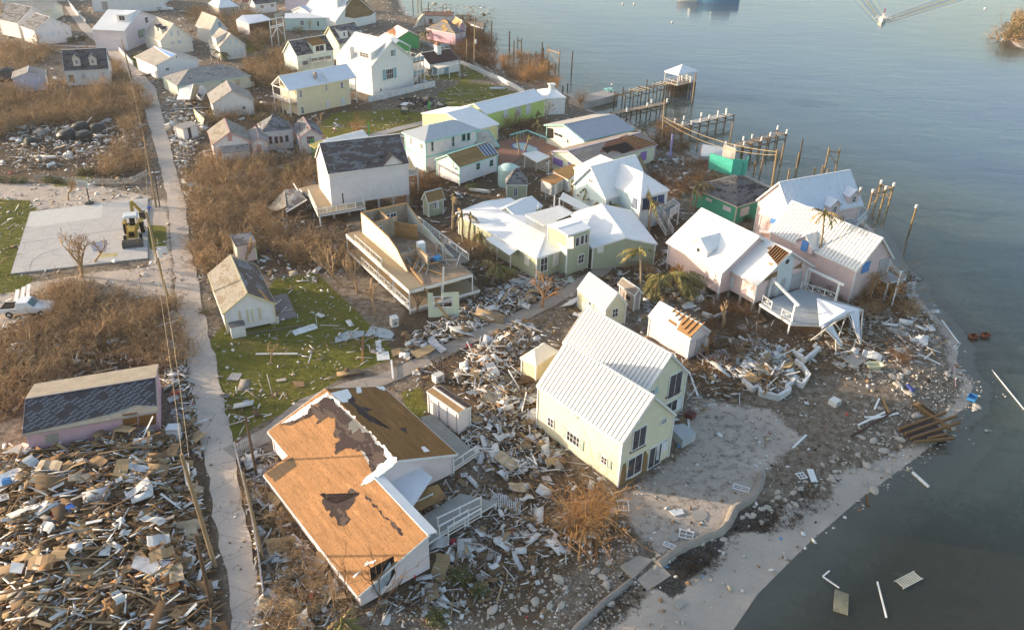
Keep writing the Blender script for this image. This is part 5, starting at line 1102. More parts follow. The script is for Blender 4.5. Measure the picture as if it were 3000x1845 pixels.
sh13.win(P('g',540,1300),P('g',565,1385),1,1);sh13.win(P('g',575,1290),P('g',602,1380),kind='shutter',col=(.75,.75,.75))
gz=H('sage green garden room with dark pyramid roof and glazed door',P('g',1478,1072),P('g',1762,1075),P('g',1560,985),2.6,zr=4.9,wallm=lap(SAGE,'vert',.2),roofm=m_shslate,style='hip',cat='garden room',name='garden_room',oe=.15,og=.15)
gz.win(P('g',1575,1105),P('g',1630,1225),2,4)
tk=at(P('g',1505,1075))[:2];mb=MB();mb.tube([(0,0,0),(0,0,3.1),(0,0,3.45),(0,0,3.7)],[1.75,1.75,1.2,.3],24);one('water_tank',mb,lit((.42,.58,.56),.4,1.2,.6,.2),'pale aqua round water tank behind the small pyramid-roofed room','water tank',loc=(*tk,0));FOOT.append([(tk[0]+dx*1.9,tk[1]+dy*1.9) for dx,dy in ((-1,-1),(1,-1),(1,1),(-1,1))])

# --- aqua-edged blue-grey roof house, purple house
h15=H('open sided white house with half tan half blue-grey ribbed roof',P('h',715,502),P('h',1378,352),P('h',155,300),3.6,P('h',580,340),wallm=paint((.72,.70,.58)),roofm=m_seamblue,seam=.38,trim=AQ,oe=.4,og=.5,noroof=())
for o_ in [c for c in h15.root.children if c.name.startswith('roof_slope')]:
 ys=[o_.data.vertices[i].co.y for i in range(4)]
 a=h15.w2((h15.L/2,sum(ys)/4,3.6));px_=proj(a)
_sl15=h15.rhit(P('h',500,230))[0];h15.rpatch([P('h',157,298),P('h',580,338),P('h',1195,162),P('h',780,132)],whiteroof((.46,.42,.37),.6),.03,_sl15,name='tan_roofing',lift=.075)
h15.win(P('h',330,380),P('h',440,470),2,1);h15.win(P('h',490,470),P('h',520,540),1,2)
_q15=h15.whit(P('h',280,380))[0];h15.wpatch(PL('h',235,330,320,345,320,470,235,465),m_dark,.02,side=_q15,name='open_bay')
h16=H('pale green house with purple shutters and half its roof stripped open',P('h',720,806),P('h',1675,548),P('h',238,645),3.3,P('h',508,632),wallm=lap((.66,.68,.52),'vert',.3),roofm=plywood((.42,.34,.29),2.0),trim=(.55,.5,.6),oe=.3,og=.3)
PUR=(.27,.16,.48)
for a,b_ in (((315,710),(438,845)),((510,785),(550,815))):h16.win(P('h',*a),P('h',*b_),kind='shutter',col=PUR)
h16.win(P('h',1455,655),P('h',1520,750),kind='shutter',col=PUR)
h16.rpatch(PL('h',1010,515,1300,400,1680,545,1500,600,1230,690,1155,635,920,655),plywood((.28,.12,.07),8.0),.03,lift=.03)
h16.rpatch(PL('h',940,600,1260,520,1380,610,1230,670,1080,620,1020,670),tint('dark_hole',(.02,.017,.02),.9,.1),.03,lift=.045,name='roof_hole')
for i in range(9):
 t_=i/8;a=np.array(P('h',1290,425))*(1-t_)+np.array(P('h',1660,540))*t_;b_=np.array(P('h',1180,470))*(1-t_)+np.array(P('h',1480,600))*t_
 k,pa,n=h16.rhit(a);k,pb,n=h16.rhit(b_,k);put('rafter',MB().beam(pa+n*.12,pb+n*.12,.08,.12),timber((.55,.32,.15)),h16.root)
h16.wpatch(PL('h',1140,745,1320,700,1400,740,1290,790,1240,790),tint('blue_tarp',(.55,.62,.68),.6),.03,name='torn_wrap')
one('fallen_roof_panel',MB().slab([at(P('h',1320,790),1.9)-at(P('h',1450,850))*(1,1,0),at(P('h',1450,680),2.8)-at(P('h',1450,850))*(1,1,0),at(P('h',1550,900),.2)-at(P('h',1450,850))*(1,1,0),at(P('h',1420,890),.2)-at(P('h',1450,850))*(1,1,0)],.1,up=(0,0,1)),boards((.36,.27,.17),.4,'v',.4,.5),'brown plank roof panel hanging down beside the purple-trimmed house','roof panel',loc=at(P('h',1450,850))*(1,1,0))
pp_=at(P('h',1835,720),0)*(1,1,0);one('door_post',MB().box((0,0,2.6),(.3,.3,3.6)).box((0,0,.5),(.6,.6,1.0)),paint((.38,.33,.6)),'lone lilac chimney-like post by the purple-trimmed house','post',loc=pp_)
for lab,pts,z,mt in (('shed roof of torn plywood beside the purple shutters',('h',300,890,630,785,712,825,515,1005),2.4,m_ply),('lower shed with curled orange plywood roof by the white board fence',('h',145,1000,420,900,500,960,320,1070),2.1,plywood((.45,.24,.10),6.0))):
 c_=pts[0];q=[at(P(c_,pts[1+2*i],pts[2+2*i]),z) for i in range(4)];o_=q[0]*(1,1,0);s_=thing('shed',lab,'shed',o_)
 put('roof_slab',MB().slab([v-o_ for v in q],.12,up=(0,0,1)),mt,s_);FOOT.append([v[:2] for v in q])
 cen=sum(v-o_ for v in q)/4
 mb=MB()
 for i in range(4):
  a,b_=(q[i]-o_)*.92+cen*.08,(q[(i+1)%4]-o_)*.92+cen*.08;mb.slab([a*(1,1,0),b_*(1,1,0),b_-(0,0,.13),a-(0,0,.13)],.1)
 put('wall',mb,lap((.66,.67,.66),'vert',.25),s_)
pg=thing('pergola','white flat-roofed pergola with slatted end beside the pool terrace','pergola',at(P('g',1880,860))*(1,1,0))
def pg_(x,y,z): return at(P('g',x,y),z)-np.array(pg.location)
put('pergola_roof',MB().slab([pg_(1685,665,2.7),pg_(1890,630,2.7),pg_(2055,705,2.7),pg_(1880,780,2.7)],.14,up=(0,0,1)),paint((.74,.73,.70)),pg)
for x,y in ((1870,890),(2030,940),(1720,860)):q=pg_(x,y,0);put('post',MB().box((0,0,1.3),(.2,.2,2.6)),m_trim,pg,loc=(q[0],q[1],0))
for i in range(5):a,b_=pg_(1885,890,0),pg_(2035,945,0);put('slat',MB().beam(a+(0,0,.5+.4*i),b_+(0,0,.5+.4*i),.05,.12),m_trim,pg)

# --- yellow and lime long house
_dir=None
h17=H('long lime green house with white roof and boarded windows',P('b',2212,1096),P('c',330,948),None,3.8,P('c',0,908),pitch=20,wallm=paint((.48,.62,.20)),roofm=whiteroof((.76,.77,.78)),trim=WHITE)
for a,b_ in (((38,1030),(85,1110)),((132,1010),(178,1085))):h17.win(P('c',*a),P('c',*b_),kind='shutter',col=(.62,.64,.66))
for a,b_ in (((1740,30),(1795,115)),((1620,70),(1672,165)),((1445,105),(1500,190))):h17.win(P('g',*a),P('g',*b_),kind='shutter',col=(.62,.64,.66))
_a=at(P('g',1392,278),3.2)[:2];_dx=np.array([math.cos(h17.ang),math.sin(h17.ang)]);_nx=np.array([-_dx[1],_dx[0]]);_W=abs((at(P('g',1100,40),4.9)[:2]-_a)@_nx)*2;_Lb=abs((at(P('g',480,175),3.2)[:2]-_a)@_dx)
h17b=House('yellow and lime end of the long house with plain white roof',o=_a-_dx*_Lb,ang=h17.ang,L=_Lb,W=_W,ze=3.2,zr=4.9,wallm=paint((.78,.72,.34)),roofm=whiteroof((.76,.77,.78)),trim=WHITE)
h17c=H('white roofed open porch with a square cupola at the sea end',P('c',335,948),P('c',485,908),P('c',240,862),3.6,zr=4.8,style='hip',wallm=paint((.78,.78,.78)),roofm=WR,trim=WHITE,cat='porch',name='porch')
put('cupola',MB().box((h17c.L/2,h17c.W/2,5.0),(1.0,1.0,1.0)).box((h17c.L/2,h17c.W/2,5.6),(1.5,1.5,.2)),m_trim,h17c.root)

# --- yellow two-storey house, tall white house with blue shutters, pool cottage
h18=H('pale yellow two-storey house with long white roof and open end balcony',P('v',497,645),P('v',2000,352),P('v',170,492),5.6,P('v',300,338),wallm=lap((.74,.64,.44),'lap',.15),roofm=whiteroof((.70,.73,.79),.35),trim=(.8,.78,.72),oe=.3,og=1.9)
_s18=h18.whit(P('v',1100,800))[0]
for a,b_ in (((722,640),(800,800)),((1300,520),(1360,650)),((1635,465),(1710,605)),((760,1010),(840,1150)),((1320,890),(1400,1010)),((1655,815),(1745,980))):h18.win(P('v',*a),P('v',*b_),2,2,side=_s18) if a[0] not in (1320,1655) else h18.win(P('v',*a),P('v',*b_),kind='shutter',col=(.6,.63,.66),side=_s18)
for xx,x2 in ((0.12,1.9),(h18.L-.12,h18.L-1.9)):
 mb=MB();mb.slab([(xx,.3,2.8),(x2,.3,2.8),(x2,h18.W-.3,2.8),(xx,h18.W-.3,2.8)],.14,up=(0,0,1));put('balcony_floor',mb,m_decktan,h18.root)
 mb=MB()
 for yy in (.35,h18.W/2,h18.W-.35):mb.beam((xx,yy,0),(xx,yy,5.4 if yy!=h18.W/2 else 7.2),.15,.15)
 mb.beam((xx,.3,5.45),(xx,h18.W-.3,5.45),.15,.18);mb.beam((xx,.3,5.5),(xx,h18.W/2,h18.zr-.2),.14,.16);mb.beam((xx,h18.W-.3,5.5),(xx,h18.W/2,h18.zr-.2),.14,.16);put('balcony_frame',mb,m_trim,h18.root)
 mb=MB();rail(mb,(xx,.35,2.8),(xx,h18.W-.35,2.8),.9,pick=.16);rail(mb,(xx,.35,2.8),(x2,.35,2.8),.9,pick=.16);put('railing',mb,m_trim,h18.root)
_k,_c_,_n=h18.rhit(P('v',1180,400));h18.rpatch(PL('v',1035,315,1145,475,1365,455,1240,255),whiteroof((.60,.63,.68),.35),.02,name='sunken_terrace');
for a,b_ in (((1035,315),(1145,480)),((1240,258),(1368,455))):k,pa,n=h18.rhit(P('v',*a));k,pb,n=h18.rhit(P('v',*b_),k);put('parapet',MB().beam(pa+n*.15,pb+n*.15,.12,.35),m_trim,h18.root)
k,c,n=h18.rhit(P('v',1090,380));put('chimney',MB().box((0,0,.5),(.6,.6,1.6)),lit((.35,.3,.28)),h18.root,loc=c)
h16w=h18
_c=at(P('u',690,1378))[:2];_ze16=up_to(_c,P('u',655,782))
h20=H('tall white three-storey house with blue shutters and glass balconies',P('u',600,798),P('u',270,640),P('u',1462,620),_ze16,P('u',1030,265),wallm=lap((.80,.79,.76),'lap',.16),roofm=m_seam,seam=.5,trim=WHITE,oe=.25,og=.25,L=13)
SB=(.25,.42,.50);_g20=h20.whit(P('u',900,900))[0]
h20.win(P('u',890,855),P('u',1050,1030),4,2,shut='both',shcol=SB,sh=.9,side=_g20);h20.win(P('u',990,465),P('u',1055,585),2,2,shut='r',shcol=SB,sh=.5,side=_g20);h20.win(P('u',768,1235),P('u',812,1290),1,1,side=_g20)
_rd=h20.dormer(P('u',465,640),4.6,1.7,'shed',wallc=(.8,.79,.76),winfo=(6,2),winsz=(3.2,1.1),roofm=m_seam,oh=.3)
k,c,n=h20.rhit(P('u',200,600));put('chimney',MB().box((0,0,-2.5),(1.0,1.3,9.5)),h20.wm,h20.root,loc=(c[0],min(max(c[1],-.4),h20.W+.4),c[2]))
for zz,rr_ in ((_ze16-.9,True),(_ze16-3.9,False)):
 q=[at(P('u',1300,760 if zz<_ze16-2 else 760),zz)]
_yb=h20.b[3] if h20.l2(at(P('u',1700,700),_ze16-1))[1]>h20.W/2 else h20.b[2];_sy=1 if _yb==h20.b[3] else -1;_xf=h20.b[0] if _g20=='x0' else h20.b[1];_sxx=1 if _g20=='x0' else -1
for zz in (_ze16-1.0,_ze16-4.1):
 Q=[np.array([_xf,_yb,zz]),np.array([_xf,_yb+_sy*3.6,zz]),np.array([_xf+_sxx*9,_yb+_sy*3.6,zz]),np.array([_xf+_sxx*9,_yb,zz])]
 put('balcony_floor',MB().slab(Q,.3,up=(0,0,1)),m_decktan,h20.root);mb=MB();rail(mb,Q[0],Q[1],.95,pick=0,post=1.2);rail(mb,Q[1],Q[2],.95,pick=0);put('railing',mb,m_trim,h20.root)
 put('glass_panel',MB().slab([Q[0]+(0,0,.1),Q[1]+(0,0,.1),Q[1]+(0,0,.9),Q[0]+(0,0,.9)],.02),tint('glass_rail',(.30,.40,.42),.1,.6),h20.root)
for yy in (1.2,2.4,3.5):put('post',MB().beam((_xf,_yb+_sy*yy,0),(_xf,_yb+_sy*yy,_ze16-1.2),.16,.16),m_trim,h20.root)
mb=MB();a,b_=np.array([_xf-_sxx*.9,_yb-_sy*2.6,0]),np.array([_xf-_sxx*.9,_yb+_sy*.6,_ze16-4.1])
for i in range(12):t_=(i+.5)/12;p_=a+(b_-a)*t_;mb.beam(p_-(.5,0,0),p_+(.5,0,0),.28,.05)
rail(mb,a-np.array([_sxx*.5,0,0]),b_-np.array([_sxx*.5,0,0]),.9,pick=0);put('stairs',mb,m_trim,h20.root)
h20b=H('pool cottage with dark brown shingle roof, white pergola and blue doors',P('E',345,1108),P('E',850,1022),None,2.9,P('E',360,878),pitch=30,wallm=paint((.76,.76,.75)),roofm=shingle((.075,.045,.045),(.05,.035,.035),(.1,.07,.05),.9,.99,3.0),trim=WHITE,cat='cottage',name='cottage')
for a,b_ in (((405,1140),(465,1260)),((590,1160),(665,1270))):h20b.win(P('E',*a),P('E',*b_),kind='door',col=(.18,.34,.42))
k,c,n=h20b.rhit(P('E',480,900));put('chimney',MB().box((0,0,.6),(1.3,1.3,2.2)).box((0,0,1.8),(1.5,1.5,.15)),m_trim,h20b.root,loc=c);put('chimney_cap',MB().raw([(-.8,-.8,1.9),(.8,-.8,1.9),(.8,.8,1.9),(-.8,.8,1.9),(0,0,2.9)],[(0,1,4),(1,2,4),(2,3,4),(3,0,4),(3,2,1,0)]),lit((.28,.14,.1)),h20b.root,loc=c)
pgl=thing('pergola','white slatted pergola in front of the dark-roofed pool cottage','pergola',at(P('E',690,1320))*(1,1,0))
def pe(x,y,z): return at(P('E',x,y),z)-np.array(pgl.location)
for i in range(14):t_=i/13;a=pe(400,1120,2.8)*(1-t_)+pe(800,1035,2.8)*t_;b_=pe(500,1165,2.7)*(1-t_)+pe(880,1085,2.7)*t_;put('slat',MB().beam(a,b_,.1,.16),m_trim,pgl)
for x,y in ((490,1355),(678,1330),(855,1300)):q=pe(x,y,0);put('post',MB().box((0,0,1.3),(.2,.2,2.6)),m_trim,pgl,loc=(q[0],q[1],0))

# --- mint house with dormer, cream house with yellow trim, green house, pink house by the dock
h21=H('pale mint house with black shingle roof and a railed balcony dormer',P('D',195,1085),P('D',905,963),None,4.2,P('D',32,790),pitch=45,wallm=lap((.66,.76,.68),'lap',.15),roofm=shingle((.15,.15,.155),(.05,.05,.055),(.2,.14,.1),.56,.95,2.0),trim=(.76,.8,.74))
h21.win(P('D',290,1180),P('D',410,1250),4,2);
h21.dormer(P('D',640,1010),3.8,1.9,'shed',wallc=(.68,.76,.70),winfo=(2,1),winsz=(2.6,1.5),roofm=plywood((.32,.16,.06),5.0))
hdeck(h21,PL('D',475,1195,860,1140,840,1050,460,1090),2.9,m_decktan,(0,3),pick=0)
h22=H('cream house with pale yellow trim, dormers and a small roof deck',P('D',1010,860),P('D',1300,800),None,4.4,P('D',808,515),pitch=48,wallm=lap((.78,.76,.66)),roofm=m_shslate,trim=(.72,.68,.36),L=9)
h22.dormer(P('D',1110,740),2.6,2.0,'shed',wallc=(.78,.77,.72),winfo=(1,2),winsz=(.7,1.2));h22.dormer(P('D',1370,760),3.0,2.2,'shed',wallc=(.78,.77,.72),winfo=(3,1),winsz=(2.2,1.8))
hdeck(h22,PL('D',980,835,1135,905,1290,880,1210,800),3.2,m_decktan,(0,1),pick=0,col=(.72,.68,.36))
h23=H('bright green house with patched white roof near the water',P('u',1125,222),P('D',1800,550),P('u',1552,165),3.2,P('u',1320,78),wallm=paint((.10,.42,.14)),roofm=whiteroof((.80,.80,.80)),trim=(.5,.3,.18),L=9)
h23.rpatch(PL('D',1800,560,1960,440,2100,580,2104,700,1960,640),plywood((.42,.2,.1),3.0),.02,name='bare_boards',jag=.2)
_a=h23.w2((0,0,0))[:2];_dx=np.array([math.cos(h23.ang),math.sin(h23.ang)]);_p=at(P('u',880,190),3.2)[:2];_rel=_p-h23.o[:2];_lx,_ly=_rel@_dx,_rel@np.array([-_dx[1],_dx[0]])
_w=6.5;_e1=at(P('u',1120,225),3.2)[:2]
h23b=House('white roofed green house behind the tall three-storey house',o=_e1+np.array([math.cos(h23.ang+math.pi/2),math.sin(h23.ang+math.pi/2)])*(0 if _ly>3 else -_w),ang=h23.ang,L=11,W=_w,ze=3.2,zr=4.9,wallm=paint((.10,.42,.14)),roofm=WR)
h24=H('pink house with grey and orange plywood hip roof by the dock',P('E',780,582),P('E',1005,558),P('E',275,480),3.1,pitch=28,wallm=paint((.62,.38,.46)),roofm=shingle((.19,.185,.20),(.1,.095,.1),(.45,.30,.12),.56,.60,7.0),style='hip',trim=(.7,.62,.66))
for a,b_ in (((800,600),(850,650)),((900,590),(950,650)),((465,610),(510,640))):h24.win(P('E',*a),P('E',*b_),kind='shutter',col=(.66,.62,.68))
h24b=H('pink gable with orange plywood roof behind the grey hip roof',P('E',835,470),P('E',650,350),P('E',1030,500),4.4,P('E',932,362),wallm=paint((.62,.38,.46)),roofm=plywood((.60,.33,.17),9.0),trim=WHITE,L=7,oe=.3,og=.3)
h19=House('small white outbuilding with two brown shutters near the docks',o=at(P('E',225,400))[:2],ang=rad(-3),L=9.5,W=5,ze=2.5,zr=2.9,style='flat',wallm=paint((.74,.73,.72)),roofm=shingle((.2,.12,.1),(.1,.06,.05),(.3,.18,.1),.6,.8,2.0),cat='outbuilding',name='outbuilding')
for a,b_ in (((222,330),(268,385)),((330,325),(392,400))):h19.win(P('E',*a),P('E',*b_),kind='shutter',col=(.2,.09,.06))

# --- three cottages with pink trim
PT=(.62,.36,.34)
_c=at(P('H',350,432))[:2];_z26=up_to(_c,P('H',325,282))
h26=H('white cottage with mottled grey roof and salmon pink shutters',P('H',325,282),P('H',290,170),P('H',627,250),min(4.2,_z26),P('H',465,180),wallm=lap((.74,.71,.71)),roofm=m_sht,trim=PT,L=8.8)
for a,b_ in (((445,200),(487,250)),((370,318),(412,370)),((562,328),(602,382))):h26.win(P('H',*a),P('H',*b_),kind='shutter',col=(.58,.30,.27),side=h26.whit(P('H',460,300))[0])
_g26=h26.whit(P('H',460,300))[0];x_=h26.b[0] if _g26=='x0' else h26.b[1];sg=-1 if _g26=='x0' else 1
mb=MB();mb.slab([(x_,1.2,3.0),(x_,h26.W-.4,3.0),(x_+sg*1.8,h26.W-.4,2.3),(x_+sg*1.8,1.2,2.3)],.1,up=(0,0,1));put('lean_to_roof',mb,m_shg,h26.root)
mb=MB();mb.box((x_+sg*.85,(h26.W+.8)/2,1.15),(1.6,h26.W-1.9,2.2));put('lean_to_wall',mb,h26.wm,h26.root)
h27=H('small white cottage with grey gable roof between the two pink-trimmed ones',P('H',622,264),P('H',590,150),P('H',782,268),3.0,P('H',690,226),wallm=lap((.74,.71,.71)),roofm=m_shg,trim=PT,L=7)
h27.win(P('H',675,280),P('H',718,340),kind='shutter',col=(.58,.30,.27))
h28=H('white cottage with dark pyramid roof and arched transom',P('H',727,183),P('H',962,158),P('H',697,112),3.6,zr=5.9,style='hip',wallm=lap((.72,.69,.69)),roofm=m_shslate,trim=(.66,.6,.6))
for a,b_ in (((775,215),(797,275)),((822,215),(842,270)),((862,212),(880,265)),((905,205),(925,258))):h28.win(P('H',*a),P('H',*b_),1,2,col=(.62,.4,.38),minw=.7)
h29=H('white cottage with grey roof and a pink arched window near the yellow house',P('H',1010,228),P('H',935,95),P('H',1210,212),3.2,P('H',1100,158),wallm=lap((.72,.69,.68)),roofm=m_shslate,trim=PT,L=8)
h29.win(P('H',1070,215),P('H',1135,265),4,2,col=(.62,.4,.38))

# --- grey long house, collapsed white house, outhouse
h30=H('long low aqua-edged house with spotted grey hip roof',P('G',210,190),P('G',985,78),P('G',68,90),2.7,pitch=24,wallm=lap((.55,.58,.50)),roofm=m_shg,style='hip',trim=(.42,.62,.55))
h30.win(P('G',675,125),P('G',740,200),kind='door',col=(.25,.42,.3));h30.win(P('G',820,125),P('G',880,190),kind='board_cover',col=(.5,.45,.36))
h31=H('sagging white house with bent tan and grey roof',P('G',575,377),P('G',505,325),P('G',1022,338),3.0,P('G',700,232),wallm=lap((.74,.72,.70),'vert',.25),roofm=m_shg,trim=(.6,.5,.42),L=8.5,zr_=5.4)
h31.win(P('G',890,398),P('G',940,435),2,1)
oh_=H('small white outhouse with open dark doorway beside the lane',P('G',270,640),P('G',430,590),P('G',245,590),2.3,zr=2.5,style='flat',wallm=lap((.72,.70,.70)),roofm=plywood((.5,.44,.38)),cat='outhouse',name='outhouse');oh_.win(P('G',318,625),P('G',368,735),kind='door',col=(.06,.04,.05))
tw=thing('tilted_wreck','tilted white ribbed roof and broken blue-white wall beside the lane','wreckage',at(P('G',350,380))*(1,1,0))
def tw_(x,y,z): return at(P('G',x,y),z)-np.array(tw.location)
ribsheet(tw,tw_(235,215,3.2),tw_(380,165,4.2),tw_(345,330,1.8),tw_(205,330,1.0),6,mt=metal((.74,.72,.70),.6));put('side_panel',MB().slab([tw_(382,165,4.2),tw_(440,190,3.8),tw_(405,300,1.6),tw_(350,335,1.7)],.1),timber((.5,.38,.25)),tw)
put('wall_panel',MB().slab([tw_(395,220,3.2),tw_(480,185,3.8),tw_(525,240,2.6),tw_(470,345,.5),tw_(420,300,1.0)],.12),paint((.66,.70,.78)),tw);put('dark_window',MB().slab([tw_(432,262,2.55),tw_(480,282,2.3),tw_(468,310,1.75),tw_(432,292,2.0)],.16),m_glass,tw)
ys_=at(P('G',470,560))*(1,1,0);one('wall_panel',MB().slab([at(P('G',385,425),2.6)-ys_,at(P('G',500,530),1.6)-ys_,at(P('G',480,615),.1)-ys_,at(P('G',410,520),.3)-ys_],.1),paint((.70,.66,.42)),'yellow wall panel with a blue patch leaning in the wreckage','wall panel',loc=ys_)

# --- upper left neighbourhood
h32=H('white gabled house with blue tarpaulin ridge and tan roof beside the lane',P('F',575,725),P('F',342,625),P('F',1068,650),3.3,P('F',792,605),wallm=lap((.76,.76,.78)),roofm=m_tanroof,trim=(.7,.68,.66),oe=.5)
h32.rpatch(PL('F',548,510,590,488,805,600,742,632),tint('blue_tarp',(.18,.32,.62),.4),.03,name='tarpaulin');h32.rpatch(PL('F',548,510,556,505,748,628,740,634),paint(WHITE),.05,name='tarpaulin_edge')
h32.win(P('F',688,745),P('F',735,778),2,1);h32.win(P('F',800,605),P('F',822,640),1,1)
h33=H('cream house with two small dormers and blue shutters',P('F',632,457),P('F',447,372),P('F',985,414),3.6,P('F',776,265),wallm=lap((.76,.73,.64)),roofm=m_tanroof,trim=(.7,.72,.7))
for a,b_ in (((738,348),(772,400)),((815,338),(850,392)),((750,460),(790,485)),((825,450),(868,475))):h33.win(P('F',*a),P('F',*b_),kind='shutter',col=(.48,.54,.60),side=h33.whit(P('F',800,430))[0])
for x,y in ((590,345),(640,370)):h33.dormer(P('F',x,y),1.5,1.2,'gable',wallc=(.76,.73,.64),winsz=(.6,.8),roofm=m_shslate)
h34=H('white house with steep white roof and pink gable beside the lane wall',P('F',240,340),P('F',135,275),P('F',617,194),5.2,P('F',412,118),wallm=lap((.74,.66,.69)),roofm=whiteroof((.82,.81,.80)),trim=WHITE,L=9)
h34.win(P('F',458,195),P('F',505,250),1,2);h34.win(P('F',385,340),P('F',475,395),kind='shutter',col=(.28,.36,.30));h34.dormer(P('F',222,240),3.0,1.8,'shed',wallc=(.8,.78,.76),winfo=(2,1))
h34b=H('tan roofed house behind the white one beside the lane',P('y',1690,465),P('y',1555,382),P('y',1960,395),3.2,P('y',1822,92),wallm=lap((.7,.68,.62)),roofm=m_tanroof,zr_=6.2,L=9)
h35=H('pale grey house with tan roof and one blue shutter',P('C',98,600),P('F',1030,282),P('C',455,570),4.0,P('C',262,335),wallm=lap((.66,.67,.66)),roofm=m_tanroof,L=10)
h35.win(P('C',250,435),P('C',322,530),kind='shutter',col=(.22,.36,.50))
h36=H('cream cottage with torn grey roof, white dormers and open side porch',P('C',270,915),P('C',55,800),P('C',822,872),3.4,P('C',512,650),wallm=lap((.74,.71,.66)),roofm=m_tanroof,trim=(.66,.62,.58))
for a,b_ in (((450,780),(510,865)),((575,760),(635,840)),((565,960),(625,1045)),((670,930),(735,1000))):h36.win(P('C',*a),P('C',*b_),kind='shutter',col=(.60,.66,.70),side=h36.whit(P('C',540,950))[0])
h36.dormer(P('C',190,850),3.0,1.7,'shed',wallc=(.80,.78,.74),winkind=None)
h37=H('stone grey cottage with white hip roof and small porch',P('C',262,158),P('C',650,120),P('C',48,70),3.0,pitch=30,style='hip',wallm=lit((.34,.31,.28),.5,5.0),roofm=WR,trim=(.7,.7,.68))
h37.win(P('C',340,180),P('C',398,255),1,2);h37.win(P('C',520,165),P('C',590,310),1,1);h37.win(P('C',665,110),P('C',715,190),1,2)
h38=H('long white cottage with dark shingle roof and two brown boarded windows',P('C',965,95),P('C',1380,45),P('C',850,65),3.0,zr=4.8,wallm=lap((.76,.74,.73)),roofm=m_shd)
for a,b_ in (((1070,110),(1135,160)),((1270,85),(1332,135))):h38.win(P('C',*a),P('C',*b_),kind='shutter',col=(.36,.28,.22))
ds=thing('tilted_shed','tilted white flat roof above a dark brown wooden wall','shed',at(P('C',1080,740))*(1,1,0));FOOT.append([at(P('C',x,y))[:2] for x,y in ((600,650),(860,740),(1310,720),(1110,500))])
def ds_(x,y,z): return at(P('C',x,y),z)-np.array(ds.location)
Qd=[ds_(600,385,3.6),ds_(850,462,3.2),ds_(1288,378,3.2),ds_(1105,280,4.0),ds_(720,295,4.2)]
put('roof_slab',MB().slab(Qd,.2,up=(0,0,1)),whiteroof((.76,.76,.80)),ds);
for i,(a,b_) in enumerate(((Qd[1],Qd[2]),(Qd[2],Qd[3]),(Qd[3],Qd[4]),(Qd[0],Qd[1]))):
 a2,b2=a*(1,1,0),b_*(1,1,0)
 if i==0:
  n=26
  for j in range(n):p0,p1=a+(b_-a)*j/n,a+(b_-a)*(j+.9)/n;put('plank',MB().slab([p0*(1,1,0),p1*(1,1,0),p1-(0,0,.25),p0-(0,0,.25)],.1),timber((.11,.065,.035)),ds)
 else:put('wall',MB().slab([a2,b2,b_-(0,0,.25),a-(0,0,.25)],.1),lap((.66,.64,.68)),ds)
h39=H('white house with black shingle roof and two pointed dormers in the brush',P('y',1718,1090),P('y',1012,1130),None,3.4,P('y',1690,758),pitch=42,wallm=lap((.72,.70,.68)),roofm=shingle((.115,.11,.12),(.05,.048,.052),(.33,.16,.08),.6,.74,11.0),trim=(.7,.69,.68))
for x,y in ((1225,1045),(1480,1035)):h39.dormer(P('y',x,y),1.5,1.7,'gable',wallc=(.62,.58,.5),winsz=(.7,1.0),roofm=m_shslate,pitch=1.0)
for a,b_,kd in (((1080,1190),(1185,1300),'door'),((1285,1170),(1365,1240),'shutter'),((1600,1150),(1670,1240),'shutter')):h39.win(P('y',*a),P('y',*b_),kind=kd,col=(.30,.2,.1) if kd=='door' else (.5,.48,.55))
h40=H('lilac cottage with low grey roof in the brown brush',P('y',178,1240),P('y',225,1060),P('y',718,1185),3.2,P('y',412,1148),wallm=lap((.58,.55,.66)),roofm=m_shg,trim=(.6,.58,.64),L=6.5)
for a,b_ in (((300,1240),(370,1300)),((590,1220),(650,1275))):h40.win(P('y',*a),P('y',*b_),kind='shutter',col=(.7,.68,.78))
def gableto(label,eL,eR,ap,ze,L,**kw):
 """gable wall facing the viewer: left eave, right eave, apex; the house runs away from the viewer by L"""
 a,b_=at(eL,ze)[:2],at(eR,ze)[:2];W=np.hypot(*(b_-a));d=(b_-a)/W;n=np.array([-d[1],d[0]]);m_=(a+b_)/2
 dd=ray(ap);t=(a@n)/(dd[:2]@n);zr=CAMH+dd[2]*t; return House(label,o=b_,ang=math.atan2(n[1],n[0]),L=L,W=W,ze=ze,zr=zr,**kw)
h41=gableto('white gabled house with orange patch on its roof near the top lane',P('y',537,490),P('y',1120,415),P('y',880,265),4.0,9,wallm=lap((.76,.76,.77)),roofm=m_shslate)
for a,b_ in (((945,345),(985,400)),((1035,505),(1075,560))):h41.win(P('y',*a),P('y',*b_),2,2)
for a,b_ in (((620,510),(680,570)),((810,505),(860,565)),((915,500),(960,560)),((830,350),(880,410))):h41.win(P('y',*a),P('y',*b_),kind='shutter',col=(.62,.70,.76))
h42=gableto('pale pink gabled house with blue-grey shutters and grey roof',P('y',268,372),P('y',850,285),P('y',570,112),4.2,10,wallm=lap((.70,.66,.66)),roofm=m_shslate)
for a,b_ in (((345,400),(400,490)),((500,380),(560,465)),((525,230),(580,300)),((630,225),(690,295))):h42.win(P('y',*a),P('y',*b_),kind='shutter',col=(.36,.46,.60))
h43=House('low cream wing with pale tan roof beside the pink gabled house',o=at(P('y',100,330))[:2],ang=rad(8),L=14,W=9,ze=3.0,zr=5.0,wallm=lap((.76,.74,.6)),roofm=m_tanroof)
h43.win(P('y',125,285),P('y',200,340),1,1)
h44=House('white two-storey house with outside stairs at the top of the lane',o=at(P('y',1480,195))[:2],ang=rad(12),L=21,W=9,ze=5.2,zr=8.2,wallm=lap((.78,.77,.77)),roofm=WR)
h44.win(P('y',1600,30),P('y',1720,160),kind='door',col=(.42,.38,.34))
